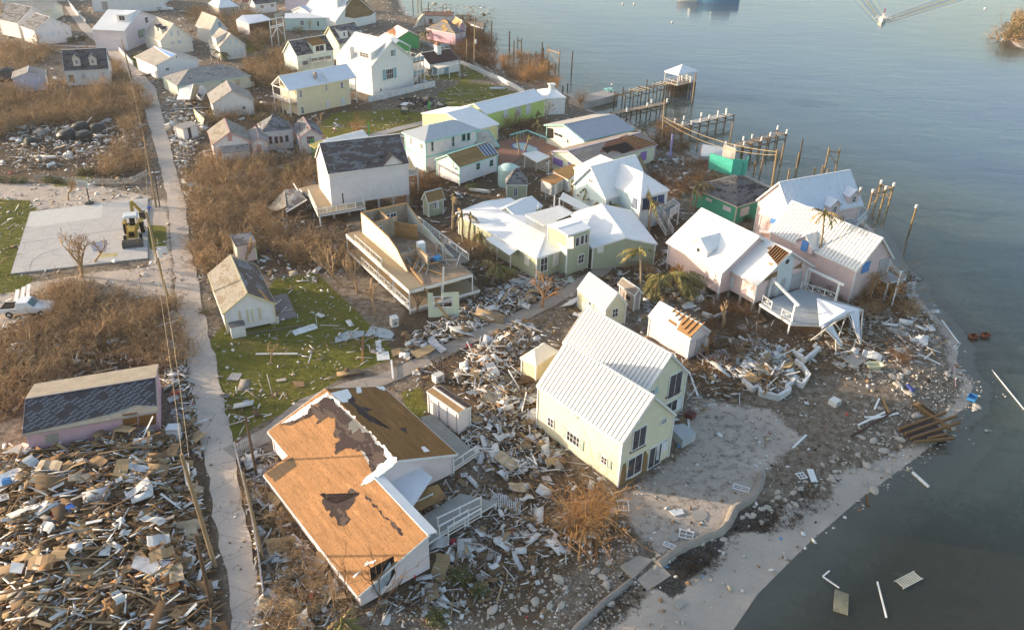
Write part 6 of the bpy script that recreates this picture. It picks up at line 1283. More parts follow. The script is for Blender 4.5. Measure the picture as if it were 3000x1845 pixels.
h45=gableto('big white steep-roofed house with its brown end wall ripped open',P('D',940,415),P('D',1712,250),P('D',1330,-110),3.0,15,wallm=lap((.78,.78,.76)),roofm=whiteroof((.82,.81,.80)),trim=WHITE,oe=.1,og=.1)
h45.wpatch(PL('D',1120,330,1150,60,1250,-60,1420,-60,1700,240,1620,300,1300,360),plywood((.30,.20,.11),3.0),.03,side='x0',name='torn_sheathing');h45.dormer(P('D',880,150),4.0,2.2,'shed',wallc=(.8,.79,.76),winkind=None)
h46=H('white cottage with blue-grey ribbed roof beside the steep white house',P('D',410,330),P('D',480,100),P('D',90,195),4.0,P('D',350,70),wallm=paint((.78,.77,.74)),roofm=metal((.62,.66,.72),.45),seam=.5,trim=WHITE,zr_=5.6) if False else gableto('white cottage with blue-grey ribbed roof beside the steep white house',P('D',88,195),P('D',425,240),P('D',290,135),4.2,9,wallm=paint((.78,.77,.74)),roofm=metal((.62,.66,.72),.45),seam=.5,trim=WHITE)
h46.win(P('D',170,235),P('D',240,300),2,2);h46.win(P('D',260,255),P('D',330,310),2,2)
h47=House('pale mint flat-roofed annex with porch stairs',o=at(P('D',395,610))[:2]-np.array([6.5,0]),ang=rad(12),L=16,W=7,ze=3.6,zr=3.9,style='flat',wallm=paint((.60,.72,.68)),roofm=metal((.62,.64,.68),.5),trim=WHITE)
h47.win(P('D',575,410),P('D',630,510),1,1);h47.win(P('D',250,400),P('D',340,490),4,2)
# buildings cut by the top edge
for (c_,x,y,an,L,W,ze,zr,wc,rm,lab) in (('y',20,60,6,9,6,3,4.6,(.7,.72,.7),m_shg,'grey roofed house cut by the top left corner'),('y',440,30,8,12,8,3.2,5.4,(.74,.66,.66),m_shslate,'pale pink house cut by the top edge near the lane'),
  ('C',700,40,8,9,7,3,5,(.5,.2,.2),m_shd,'reddish low house behind the stone grey cottage'),('C',1560,205,5,9,7,4.6,6.4,(.76,.64,.72),WR,'pink and white tall house beside the steep white roof'),('F',300,45,8,12,8,3.4,5.5,(.72,.70,.70),WR,'white house at the top edge behind the tan roof')):
 House(lab,o=at(P(c_,x,y))[:2],ang=rad(an),L=L,W=W,ze=ze,zr=zr,wallm=lap(wc),roofm=rm)

# --- small white house by the lane, pink shed
h50=H('small white house with shabby grey gable roof beside the lane',P('z',300,1172),P('z',120,682),P('z',952,1040),2.9,P('z',590,920),wallm=lap((.70,.71,.72),'vert',.25),roofm=m_sht,trim=(.66,.58,.36),oe=.2,og=.2,z0=.3)
h50.rpatch(PL('z',405,470,460,500,700,570,730,590,940,1025,600,915),shingle((.20,.20,.22),(.115,.09,.08),(.42,.22,.1),.50,.72,6.0),.02,name='shingle_field')
h50.rpatch(PL('z',735,875,770,880,880,1000,885,1018,830,1000,790,940),plywood((.50,.26,.10),2.0),.03,name='bare_boards',jag=.06)
_g50=h50.whit(P('z',640,1150))[0]
for a,b_ in (((515,1135),(605,1260)),((665,1110),(755,1245))):h50.win(P('z',*a),P('z',*b_),kind='shutter',col=(.68,.69,.70),side=_g50)
for seg in ((505,1130,515,1290),(600,1120,620,1270),(655,1110,680,1260),(745,1095,770,1240)):h50.wpatch([P('z',seg[0],seg[1]),P('z',seg[0]+10,seg[1]),P('z',seg[2]+10,seg[3]),P('z',seg[2],seg[3])],paint((.66,.55,.25)),.1,side=_g50,name='trim_strip')
bx=h50.whit(P('z',470,1300),_g50)[1];mb=MB();nn=h50.planes()[_g50][1];mb.box(bx+nn*.6-(0,0,.4),(1.3,1.6,1.5) if _g50[0]=='x' else (1.6,1.3,1.5));put('meter_box',mb,paint((.70,.70,.68)),h50.root)
mb=MB();mb.box(bx+nn*.6+(0,0,.4),(1.4,1.7,.08) if _g50[0]=='x' else (1.7,1.4,.08));put('box_lid',mb,tint('slate_lid',(.12,.12,.13)),h50.root)
sh51=H('narrow pink shed with sagging dark roof behind a bare tree',P('z',460,338),P('z',718,290),P('z',402,232),2.7,zr=3.0,style='flat',wallm=lap((.68,.56,.54)),roofm=m_shslate,trim=(.6,.7,.45),cat='shed',name='shed');sh51.win(P('z',615,350),P('z',645,420),kind='door',col=(.05,.04,.045))

# --- house with printed underlayment roof and pink walls, lower left
_g=fitrect(P('l',1512,930),P('l',215,1160),P('l',1497,482),2.7,P('l',1494,590))
h52=House('pink house with blue-black printed roofing felt in the wreckage',wallm=paint((.60,.40,.46)),roofm=shingle((.36,.31,.24),(.24,.2,.15),(.3,.2,.1),.74,.95,3.0),trim=(.40,.34,.30),oe=.2,og=.15,corner=False,**_g)
_sl52=h52.rhit(P('l',800,900))[0];_far52='r1' if _sl52=='r0' else 'r0'
m_under=shingle((.035,.038,.052),(.03,.032,.045),(.12,.10,.075),.8,.52,17.0)
h52.rpatch([P('l',217,788),P('l',1490,592),P('l',1505,880),P('l',1300,870),P('l',1100,945),P('l',700,1040),P('l',215,1150)],paint((.032,.035,.05),.4),.02,_sl52,name='roofing_felt')
_V1,_F1=text_mesh('SHOL',.34);_V2,_F2=text_mesh('TORIS',.34);mb=MB();n52=h52.rhit(P('l',800,900))[2];ex=np.array([1.0,0,0]);ey=nrm(np.cross(n52,ex));ey=ey if ey[2]>0 else -ey
sgx=1.0 if _sl52=='r0' else -1.0;ex=ex*sgx;Ls=math.hypot(h52.W/2,h52.zr-h52.ze);c30,s30=math.cos(rad(40)),math.sin(rad(40));rt=random.Random(11)
e0=np.array([0 if sgx>0 else h52.L,0 if _sl52=='r0' else h52.W,h52.ze])
for iy in range(5):
 for ix in range(12):
  if rt.random()<.12:continue
  u_=.55+ix*1.12+(iy%2)*.45+rt.uniform(-.06,.06);v_=.8+iy*.74
  if u_>h52.L-.7 or v_>Ls-.35:continue
  for (V_,F_),off in (((_V1,_F1),.24),((_V2,_F2),-.24)):
   X=V_[:,0]*c30-(V_[:,1]+off)*s30;Y=V_[:,0]*s30+(V_[:,1]+off)*c30
   mb.raw(e0+np.outer(u_+X,ex)+np.outer(v_+Y,ey)+n52*.028,F_)
tag(put('printed_lettering',mb,tint('pale_blue_print',(.20,.26,.34),.8),h52.root),kind='stuff')
h52.wpatch([P('l',430,1160),P('l',560,1140),P('l',570,1220),P('l',440,1240)],boards((.4,.38,.33),.3,'v',.3,.4),.02,name='bare_sheathing')
for a,b_ in (((1175,960),(1320,1120)),((1330,950),(1500,1080))):h52.wpatch([P('l',a[0],a[1]),P('l',b_[0],a[1]-20),P('l',b_[0],b_[1]-30),P('l',a[0]+10,b_[1])],boards((.28,.13,.05),.35,'v',.3,.5),.06,name='wood_panel')

# --- sheds around the cream house
sh57=H('small cream shed with white ribbed roof and grey shutters behind the big cream house',P('n',898,157),P('j',1605,1250),P('n',1120,107),2.7,P('n',1015,-5),wallm=lap((.74,.70,.50)),roofm=m_seam,seam=.45,seamparts=True,cat='shed',name='shed',oe=.12,og=.12)
sh57.win(P('n',963,150),P('n',1012,215),2,2);sh57.win(P('n',742,65),P('n',765,125),1,1,shut='both',shcol=(.42,.5,.46),minw=.5)
sh58=H('small brown shed with sagging grey roof and open door',P('j',2290,1330),P('j',2092,1192),P('j',2375,1290),2.4,P('j',2330,1230),wallm=lap((.46,.38,.34)),roofm=boards((.32,.27,.23)),cat='shed',name='shed',zr_=3.1);sh58.win(P('j',2195,1320),P('j',2230,1395),kind='door',col=(.04,.035,.04))
_tri=(.72,.66,.66)
sh59=H('pink shed with half its white roof gone showing bare rafters',P('n',1712,442),P('n',1310,212),P('n',1962,385),2.7,P('n',1858,283),wallm=lap((.76,.64,.63),'lap',.14),roofm=whiteroof((.82,.82,.81)),trim=WHITE,cat='shed',name='shed',oe=.15,og=.15)
_ss=sh59.rhit(P('n',1500,250))[0]
sh59.rpatch(PL('n',1545,120,1860,285,1720,430,1580,345,1640,235,1565,180),boards((.42,.24,.11),.3,'u',.3,.4),.02,_ss,name='bare_decking')
for i in range(7):
 t_=i/6;a=np.array(P('n',1590,140))*(1-t_)+np.array(P('n',1855,280))*t_;b_=np.array(P('n',1540,180))*(1-t_)+np.array(P('n',1715,425))*t_
 k,pa,n=sh59.rhit(a,_ss);k,pb,n=sh59.rhit(b_,_ss);put('rafter',MB().beam(pa+n*.1,pb+n*.1,.07,.16),timber((.5,.3,.15)),sh59.root)
sh59.rpatch(PL('n',1510,240,1590,290,1580,320,1495,262),boards((.36,.2,.09),.3,'u',.3,.4),.02,_ss,name='bare_decking')
_gp=sh59.whit(P('n',1800,500))[0];sh59.win(P('n',1775,440),P('n',1830,580),kind='shutter',col=(.45,.42,.42),side=_gp)
cb=H('cream outdoor cabinet with white stepped pyramid roof beside the big cream house',P('n',235,690),P('n',442,552),P('n',100,602),2.2,zr=3.3,style='hip',wallm=paint((.74,.66,.46)),roofm=whiteroof((.76,.74,.70),.16),cat='cabinet',name='garden_cabinet',oe=.15,og=.15)
sh61=H('tall narrow white and pink storage shed with torn plywood roof',P('m',1945,950),P('m',1640,738),P('m',2090,900),2.6,pitch=8,wallm=lap((.78,.74,.75),'vert',.3),roofm=plywood((.40,.25,.12),12.0),cat='shed',name='shed',oe=.1,og=.1)
sh61.rpatch(PL('m',1660,735,1780,690,1960,800,2080,900,2060,910,1900,820,1850,800,1760,715,1700,730),m_felt,.02,jag=.07,name='roof_patch')
for a,b_ in (((1700,790),(1760,1000)),((1775,850),(1840,1080)),((1860,900),(1930,1140))):sh61.win(P('m',*a),P('m',*b_),kind='door',col=(.74,.71,.72))

# ---------------- shore works ----------------
def seawall(name,label,pts,w,h,mat,z=0.0,zb=-.6,round_=True,group=None):
 c=[at(p,z)[:2] for p in pts];V=[];k=7;n=len(c);rr=random.Random(3);c2=[]
 for i in range(n-1):
  for j in range(3):c2.append(c[i]+(c[i+1]-c[i])*j/3)
 c2.append(c[-1]);c=c2;n=len(c);o=c[0]
 for i in range(n):
  d=nrm(c[min(i+1,n-1)]-c[max(i-1,0)]);nn=np.array([-d[1],d[0]]);hh=h*rr.uniform(.9,1.08)
  for j in range(k):
   a=math.pi*j/(k-1);x_=math.cos(a)*w/2 if round_ else (w/2,w/2,w/2,0,-w/2,-w/2,-w/2)[j];zz=zb+(hh-zb)*(math.sin(a)**.5 if round_ else (0,.5,1,1,1,.5,0)[j])+rr.uniform(-.03,.03)
   q=c[i]+nn*(x_+rr.uniform(-.04,.04))-o;V.append((q[0],q[1],zz))
 Fc=[(i*k+j,i*k+j+1,(i+1)*k+j+1,(i+1)*k+j) for i in range(n-1) for j in range(k-1)]+[tuple(range(k))[::-1],tuple((n-1)*k+j for j in range(k))]
 mb=MB();mb.raw(V,Fc); return one(name,mb,mat,label,'wall',group,loc=(o[0],o[1],0))
seawall('low_wall','curving rounded stone sea wall along the edge of the sand yard',PL('N',2232,1388,2222,1425,2200,1460,2152,1490,2132,1535,2105,1560,2060,1578,2010,1600,1965,1625,1928,1655),.95,.42,lit((.30,.26,.22),.5,2.0),zb=-1.0)
seawall('low_wall','broken rough stone wall below the rubble at the bottom of the beach',PL('N',1850,1700,1800,1740,1750,1782,1700,1830,1640,1900),.8,.25,lit((.26,.235,.21),.5,2.0),zb=-1.0)
_wh=paint((.70,.70,.70),.25)
seawall('low_wall','white low garden wall zigzagging round the rubble heap',PL('K',690,680,780,765,835,740,850,795,1010,835,1115,765,1080,745,1155,685,1225,725,1285,640,1210,535,1165,505),.32,.65,_wh,round_=False,zb=-.2)
seawall('low_wall','broken white wall piece beside the collapsed porch roof',PL('K',1145,420,1250,500,1380,395),.32,.65,_wh,round_=False,zb=-.2)
seawall('low_wall','white low wall stub among debris by the pink shed',PL('K',330,70,430,120,540,70),.3,.6,_wh,round_=False,zb=-.2)
seawall('garden_wall','long white wall between the lawn and the tall white house',PL('b',1082,985,1300,935,1560,870,1720,830),.25,1.4,_wh,round_=False,zb=0)
seawall('garden_wall','white wall running from the pool cottage to the water',PL('E',870,1090,1150,1220,1300,1290,1520,1370,1750,1490,1950,1600),.3,1.0,_wh,round_=False,zb=0)
seawall('garden_wall','long white wall beside the lane in front of the white houses',PL('y',1080,40,1200,210,1360,370),.3,1.0,_wh,round_=False,zb=0)
seawall('garden_wall','white wall edging the lane beside the blue tarpaulin roof',PL('y',1560,560,1700,660,1850,760,1960,880,2110,1040),.3,1.0,_wh,round_=False,zb=0)
seawall('garden_wall','grey block wall beside the long spotted roof house',PL('G',815,225,915,210,1025,190),.25,1.1,lit((.46,.44,.42)),round_=False,zb=0)
seawall('garden_wall','pale wall above the pink house by the dock',PL('E',60,690,250,760,400,820,680,800),.3,.9,lit((.5,.49,.48)),round_=False,zb=0)
# stone landing steps
stp2=thing('stone_steps','weathered stone landing steps going down to the beach','steps',at(P('r',1350,1000))*(1,1,0))
for pts,z in ((('r',1040,890,1220,790,1350,830,1160,1010),.12),(('r',1200,1020,1400,860,1530,980,1300,1130),0.0),(('r',1290,1140,1560,1020,1590,1080,1350,1195),-.25),(('r',1370,1210,1640,1060,1660,1120,1400,1290),-.6)):
 q=[at(P('r',pts[1+2*i],pts[2+2*i]),z)-np.array(stp2.location) for i in range(4)];put('step',MB().slab(q,.45,up=(0,0,1)),lit((.33,.29,.25),.5,3.0),stp2)
one('timber_beam',MB().beam((-1.9,-1.0,0),(1.9,1.0,.1),.2,.2),timber((.25,.13,.06)),'brown beam lying on the lowest stone step','beam',loc=at(P('r',1540,1130),-.45))
# the docks
m_pile=lit((.085,.06,.04),.5,3.0);m_cap=paint((.78,.77,.75));m_oldpl=timber((.30,.24,.19),.4);m_pilet=lit((.30,.20,.10),.4,3.0)
def pile(mb,p,zt,r=.13,zb=-3.0):mb.tube([(p[0],p[1],zb),(p[0],p[1],zt)],r,7)
def pier(name,label,a,b_,w,z,step,capz,mt=None,missing=0.0,seed=1,caps=True):
 A_,B_=at(a,z),at(b_,z);o=A_*(1,1,0);d=nrm((B_-A_)*(1,1,0));nn=np.array([-d[1],d[0],0]);Ln=np.linalg.norm(B_-A_);rr=random.Random(seed)
 r=thing(name,label,'pier',o);n=int(Ln/step)
 for i in range(n+1):
  c=d*(Ln*i/n)
  for sg in (-1,1):
   p_=c+nn*sg*(w/2+.1);tp=z+(rr.uniform(.7,1.3) if rr.random()<capz else .05);mb=MB();pile(mb,p_,tp);pl=put('piling',mb,m_pile,r)
   if tp>z+.3 and caps:put('pile_cap',MB().tube([(p_[0],p_[1],tp-.75),(p_[0],p_[1],tp+.06)],.19,8),m_cap,pl)
  put('crossbeam',MB().beam(c-nn*(w/2+.25)+(0,0,z-.2),c+nn*(w/2+.25)+(0,0,z-.2),.14,.22),m_pile,r)
  if i<n:
   c2=d*(Ln*(i+1)/n);mb=MB()
   for sg in (-1,1):mb.beam(c+nn*sg*w/2+(0,0,z-.9),c2+nn*sg*w/2+(0,0,z-.9),.08,.14);mb.beam(c+nn*sg*w/2+(0,0,z-.25),c2+nn*sg*w/2+(0,0,z-1.4),.07,.1)
   put('brace',mb,m_pile,r)
 npl=int(Ln/.34)
 for i in range(npl):
  if rr.random()<missing:continue
  c=d*((i+.5)*Ln/npl);put('plank',MB().beam(c-nn*w/2+(0,0,z+rr.uniform(-.02,.03)),c+nn*w/2+(0,0,z+rr.uniform(-.02,.03)),.3,.05),mt or m_oldpl,r)
 return r
pier('pier','intact wooden pier with white capped posts beside the concrete dock',P('c',975,1085),P('c',1460,992),1.6,1.3,2.6,.55,timber((.34,.28,.22),.3),0,2)
pier('pier','battered pier with missing planks and a cluster of white posts at its end',P('c',1600,1205),P('c',2095,1095),2.0,1.2,2.3,.7,timber((.5,.48,.46),.3),.55,3)
pier('pier','pier with many tall white pile sleeves nearest the torn white tarpaulin',P('w',1420,1240),P('w',2165,1030),2.0,1.5,2.6,.8,timber((.30,.25,.21),.3),.45,4)
pier('pier','ruined pier skeleton of dark piles leading to the white gazebo',P('c',1040,900),P('c',1560,775),3.0,1.7,2.5,.3,timber((.55,.46,.32),.3),.88,6,caps=False)
dk_=thing('concrete_dock','grey concrete dock between the shore and the ruined pier','dock',at(P('c',780,930))*(1,1,0));_q=[at(P('c',*v),.5)-np.array(dk_.location) for v in ((545,955),(880,870),(1022,905),(700,990))];put('slab',MB().slab(_q,2.6,up=(0,0,1)),lit((.36,.33,.31),.4,2.0),dk_)
_pb=one('picnic_bench',MB().box((0,0,.75),(1.9,.8,.06)).box((0,.8,.45),(1.9,.3,.05)).box((0,-.8,.45),(1.9,.3,.05)).beam((-.7,-.8,0),(-.7,.3,.75),.08,.1).beam((-.7,.8,0),(-.7,-.3,.75),.08,.1).beam((.7,-.8,0),(.7,.3,.75),.08,.1).beam((.7,.8,0),(.7,-.3,.75),.08,.1),paint((.30,.66,.62)),'aqua picnic bench on the end of the concrete dock','bench',loc=at(P('c',930,880),.5),rot=.5)
# gazebo on piles
gzb=thing('gazebo','white gazebo with pyramid roof standing on piles at the pier end','gazebo',at(P('w',700,300),1.9)*(1,1,0));go=np.array(gzb.location)
zd=1.9;gq=[at(P('w',*v),zd) for v in ((478,298),(662,350),(925,292))];gq.append(gq[0]+gq[2]-gq[1]);gq=[v-go for v in gq];hz=up_to(gq[1]+go,P('w',690,188));gc=sum(gq)/4
put('deck',MB().slab(gq,.15,up=(0,0,1)),m_oldpl,gzb)
for q in gq:put('post',MB().box((0,0,(hz-zd)/2),(.28,.28,hz-zd)),m_trim,gzb,loc=q)
rq=[gc+(v-gc)*1.08+(0,0,hz-zd) for v in gq];ap=gc+(0,0,hz-zd+1.5);mb=MB()
for i in range(4):mb.slab([rq[i],rq[(i+1)%4],ap],.08,up=(0,0,1))
for i in range(4):mb.beam(rq[i]-(0,0,.15),rq[(i+1)%4]-(0,0,.15),.1,.3)
put('roof',mb,WR,gzb)
for i in range(4):mb=MB();rail(mb,gq[i]*.98+gc*.02,gq[(i+1)%4]*.98+gc*.02,.8,pick=0,post=1.6);put('railing',mb,m_trim,gzb)
for i in range(6):
 for j in range(5):p_=gq[0]+(gq[1]-gq[0])*i/5+(gq[3]-gq[0])*j/4;mb=MB();pile(mb,p_,zd-.1,.14);put('piling',mb,m_pile,gzb)
 mb=MB();
 for zz in (.2,1.0):mb.beam((*(gq[0]+(gq[1]-gq[0])*i/5)[:2],zz),(*(gq[3]+(gq[2]-gq[3])*i/5)[:2],zz),.08,.16)
 put('brace',mb,m_pile,gzb)
for x,y in ((700,210),(735,200),(805,210),(855,225)):
 q=at(P('w',x,y),zd+1.2)-go;mb=MB();mb.tube([(q[0],q[1],zd),(q[0],q[1],zd+1.6)],.2,8);put('white_sleeve',mb,m_cap,gzb)
# lone pilings: (top, foot)
_lp=0
for c_,tx,ty,bx_,by_,cap,rr_ in (('w',935,180,870,605,0,.16),('w',1445,875,1405,1200,0,.14),('w',1915,1255,1885,1475,0,.14),('w',2190,1190,2145,1475,0,.16),('w',2120,1265,2110,1400,0,.13),('w',960,1125,940,1270,0,.13),('w',290,1040,280,1150,0,.12),
 ('k',945,40,930,150,0,.15),('k',1010,0,985,160,0,.15),('k',1240,105,1220,280,0,.17),('k',1475,98,1450,220,0,.17),('k',1548,75,1520,200,0,.16),('k',1580,140,1575,180,0,.15),('k',1655,120,1650,150,0,.15),('k',1885,275,1862,355,1,.17),('k',2380,430,2310,660,1,.17),('k',1325,-40,1310,100,0,.15),
 ('d',325,1335,295,1560,0,.16),('d',150,1382,125,1560,0,.14),('d',585,1432,560,1560,0,.16),('d',80,1435,65,1560,0,.14),
 ('E',60,0,65,270,0,.16),('E',318,48,322,265,0,.16),('E',430,140,432,250,0,.14),('E',565,120,570,290,0,.14),('E',630,190,628,300,0,.12),('E',1392,360,1390,860,0,.2),('E',1705,530,1700,880,0,.2),('E',1770,700,1775,1040,0,.17),('E',1595,950,1597,1165,0,.17),('E',1690,895,1692,1120,0,.17),('E',2055,935,2052,1080,0,.17),('E',2150,885,2148,1010,0,.17),('E',2255,722,2255,990,0,.2),('E',2275,820,2275,990,0,.16),
 ('c',578,490,570,690,0,.18),('c',415,610,408,800,0,.18),('c',355,590,348,780,0,.18),('c',535,800,532,870,0,.16),('c',485,830,483,970,0,.18),('c',958,828,955,870,1,.15)):
 pb_=at(P(c_,bx_,by_),SEA);zt=max(.6,up_to(pb_,P(c_,tx,ty)));mb=MB();dl=(RNG.uniform(-.03,.03),RNG.uniform(-.03,.03));mb.tube([(0,0,-2),(dl[0]*zt,dl[1]*zt,zt)],[rr_,rr_*.85],8)
 o_=one('piling',mb,m_pilet if c_ in 'kw' else m_pile,'free-standing wooden piling in the water off the '+('point by the pink houses' if c_ in 'kd' else 'ruined docks'),'piling','lone wooden pilings in the water off the '+('point' if c_ in 'kd' else 'docks'),loc=(pb_[0],pb_[1],0))
 if cap:put('pile_cap',MB().tube([(0,0,zt-.4),(0,0,zt+.1)],.22,8),m_cap,o_)
def frame_pile(label,pts,zt,bars=True,caps=True):
 P_=[at(P(*q),SEA) for q in pts];o=P_[0]*(1,1,0);r=thing('mooring_frame',label,'pile frame',o)
 for q in P_:
  q=q-o;mb=MB();mb.tube([(q[0],q[1],-2),(q[0],q[1],zt)],.15,8);pl=put('piling',mb,m_pilet,r)
  if caps:put('pile_cap',MB().tube([(q[0],q[1],zt-.45),(q[0],q[1],zt+.1)],.21,8),m_cap,pl)
 if bars:
  for i in range(len(P_)):
   a,b_=P_[i]-o,P_[(i+1)%len(P_)]-o
   if len(P_)==2 and i:break
   mb=MB();mb.beam((a[0],a[1],zt-.8),(b_[0],b_[1],zt-.8),.12,.25);mb.beam((a[0],a[1],zt-.9),(b_[0],b_[1],.1),.08,.14);put('crossbeam',mb,timber((.42,.30,.18)),r)
frame_pile('four capped posts with crossbeams off the tall pink house',(('k',1940,490),('k',2015,405),('k',2125,430),('k',2055,460)),2.9)
frame_pile('brown braced pile frame standing alone in the water',(('k',1560,110),('k',1655,115)),3.2,True,False)
frame_pile('low H shaped pile frame far out by the docks',(('E',1840,790),('E',1905,815)),1.6,True,False);frame_pile('H shaped pile frame beside the orange bushes',(('c',340,600),('c',452,640)),3.2,True,False);frame_pile('tall double pile frame at the top edge of the water',(('E',145,270),('E',210,270)),7.5,True,False)
# wrecked dock roof by the plywood gable house
wd=thing('wrecked_dock','wrecked dock platform with hanging white beams near the plywood gable','dock',at(P('E',1150,600),SEA)*(1,1,0));wo=np.array(wd.location)
def wq(x,y,z): return at(P('E',x,y),z)-wo
put('platform',MB().slab([wq(990,370,3.6),wq(1270,360,3.6),wq(1260,495,3.2),wq(1040,420,3.2)],.18,up=(0,0,1)),m_oldpl,wd);put('white_edge',MB().beam(wq(1045,425,3.3),wq(1255,495,3.2),.2,.35),m_trim,wd)
for x,y in ((1265,650),(1245,640),(1200,620),(1120,560),(1030,560)):q=wq(x,y,SEA);mb=MB();mb.tube([(q[0],q[1],-2),(q[0],q[1],3.6)],.16,7);put('piling',mb,m_pile,wd)

# ---------------- utility poles and cables ----------------
m_pole=lit((.30,.22,.13),.35,2.0,.85,.2);m_poled=lit((.12,.08,.05),.4,2.0);POLE={}
for nm,c_,tx,ty,bx_,by_,r_,mt,lab in (('a','N',268,73,293,139,.17,m_pole,'wooden utility pole at the top bend of the lane'),('b','N',355,116,388,236,.17,m_pole,'wooden utility pole opposite the blue tarpaulin house'),('c','N',421,400,457,605,.17,m_pole,'tall wooden utility pole above the basketball court corner'),
 ('c2','N',449,490,468,605,.1,m_poled,'thin dark leaning post beside the court pole'),('d','N',428,622,497,897,.19,m_pole,'leaning utility pole with white transformer beside the yellow backhoe'),('e','N',531,1330,630,1655,.2,m_pole,'long leaning utility pole over the big debris heap'),('f','N',573,1565,620,1780,.17,m_poled,'dark charred leaning pole at the edge of the debris heap'),
 ('g','N',720,1222,752,1395,.14,m_poled,'dark pole at the corner of the footpath and the lane'),('h','N',712,1385,772,1640,.13,m_pole,'slim leaning pole beside the white lane fence'),('i','E',1112,300,1098,1138,.17,m_pole,'tall utility pole behind the dark roofed pool cottage'),('j','E',976,670,970,1090,.13,m_pole,'short brown pole with lamp near the pool cottage'),
 ('k','w',478,545,432,1210,.14,m_pole,'thin pole beside the red-brown bush by the piers'),('l','N',2277,438,2262,548,.22,m_pole,'stout wooden pole between the green house and the water'),('m','J',805,235,783,345,.07,m_pole,'thin vent pipe pole on the green house roof')):
 pb_=at(P(c_,bx_,by_));dt=ray(P(c_,tx,ty));hh=up_to(pb_,P(c_,tx,ty));
 # leaning top: keep the pole's length, let it lean to the seen point
 tp=CAMP+dt*((hh-CAMH)/dt[2]);
 if nm=='m':continue
 mb=MB();mb.tube([(0,0,-.3),tuple(tp-pb_)],[r_,r_*.72],8);POLE[nm]=(pb_,tp);po=one('utility_pole',mb,mt,lab,'utility pole',loc=(pb_[0],pb_[1],0))
 if nm in 'di':q=(tp-pb_)*(.52 if nm=='i' else .58);put('transformer',MB().tube([q+(.35,0,-.5),q+(.35,0,.5)],.3,10),paint((.66,.67,.68)),po)
one('street_sign',MB().box((0,0,1.5),(1.5,.05,.9)).beam((-.6,.03,0),(-.6,.03,1.9),.06,.06).beam((.6,.03,0),(.6,.03,1.9),.06,.06),paint((.74,.74,.75)),'blank white board on two posts beside the lane and court','sign',loc=at(P('e',1570,985)),rot=.2)
def cable(name_,label,a,b_,sag,r=.025,n=14,cols=(.34,.28,.2),grp=None):
 a,b_=np.asarray(a,float),np.asarray(b_,float);pts=[a+(b_-a)*i/n-(0,0,sag*4*(i/n)*(1-i/n)) for i in range(n+1)];o=pts[0].copy()
 mb=MB();mb.tube([p-o for p in pts],r,4,cap=False); return one(name_,mb,tint('cable',cols,.7),label,'cable',grp,loc=o)
cable('power_cable','pale cable from the thin pole sagging to the stout pole by the water',POLE['k'][0]+(POLE['k'][1]-POLE['k'][0])*.62,POLE['l'][1]-(0,0,.4),1.2,.05,cols=(.5,.38,.2));cable('power_cable','second pale cable between the piers pole and the stout pole',POLE['k'][0]+(POLE['k'][1]-POLE['k'][0])*.55,POLE['l'][1]-(0,0,1.0),1.6,.04,cols=(.5,.38,.2))
cable('power_cable','slack cable slanting down from the tall pole behind the pool cottage',POLE['i'][0]+(POLE['i'][1]-POLE['i'][0])*.36,at(P('E',1500,1110)),.3,.05,cols=(.45,.3,.16))
for i,dx in enumerate((0,.5)):cable('power_cable','pair of slack cables hanging along the lane between the two leaning poles',POLE['d'][0]+(POLE['d'][1]-POLE['d'][0])*(.9-.15*i)+(dx,0,0),POLE['e'][1]+(dx,0,-.3),2.2,.014,cols=(.40,.33,.22),grp='slack cables along the lane')
for i,k_ in enumerate((('a','b'),('b','c'),('c','d'))):cable('power_cable',('cable between the two upper lane poles','cable from the tarpaulin house pole to the court pole','cable between the court pole and the transformer pole')[i],POLE[k_[0]][1],POLE[k_[1]][1],1.0,.012)

# ---------------- fences ----------------
def picket(label,pts,h=1.0,col=(.62,.58,.52),gap=.16,lean=0.0,z=0.0,seed=1,pw=.09):
 c=[at(p,z)[:2] for p in pts];o=c[0];r=thing('picket_fence',label,'fence',(o[0],o[1],0));rr=random.Random(seed)
 for i in range(len(c)-1):
  a,b_=np.append(c[i]-o,0),np.append(c[i+1]-o,0);Ln=np.linalg.norm(b_-a);n=int(Ln/gap);d=(b_-a)/Ln;nn=np.array([-d[1],d[0],0]);mb=MB()
  for j in range(n):
   if rr.random()<.04:continue
   p_=a+d*(j+.5)*gap;tp=p_+nn*(lean+rr.uniform(-.04,.04))+(0,0,h*rr.uniform(.93,1.04));mb.beam(p_,tp,pw,.03)
  tag(put('pickets',mb,paint(col,.3),r),kind='stuff');mb=MB()
  for zz in (.25,.75):mb.beam(a+nn*(.05+lean*zz)+(0,0,h*zz),b_+nn*(.05+lean*zz)+(0,0,h*zz),.05,.08)
  put('fence_rail',mb,paint(col,.3),r)
  for j in range(int(Ln/2.4)+1):p_=a+d*min(Ln,j*2.4);put('fence_post',MB().beam(p_,p_+(0,0,h+.15),.1,.1),paint(col,.3),r)
picket('grey-white picket fence behind the basketball court hedge',PL('e',340,215,740,255,905,265),seed=1,gap=.2);picket('bent picket fence segment beside the brown brush above the court',PL('e',915,262,1050,268,1275,255,1350,215,1430,170),seed=2,gap=.2,lean=.15)
picket('white picket fence at the lane corner by the footpath',PL('l',2265,1330,2459,1240),seed=3,h=1.1,gap=.17,col=(.7,.68,.66));picket('white board fence along the right side of the lane near the stripped roof',PL('N',697,1350,715,1420,740,1530,760,1640,775,1760),seed=4,h=1.1,gap=.12,pw=.11,col=(.68,.66,.64))
picket('pale picket fence in front of the pink trimmed cottages',PL('H',800,435,880,395,985,370),seed=5,col=(.56,.52,.46));picket('pale picket fence near the arched window cottage',PL('H',1003,375,1110,340),seed=6,col=(.56,.52,.46))
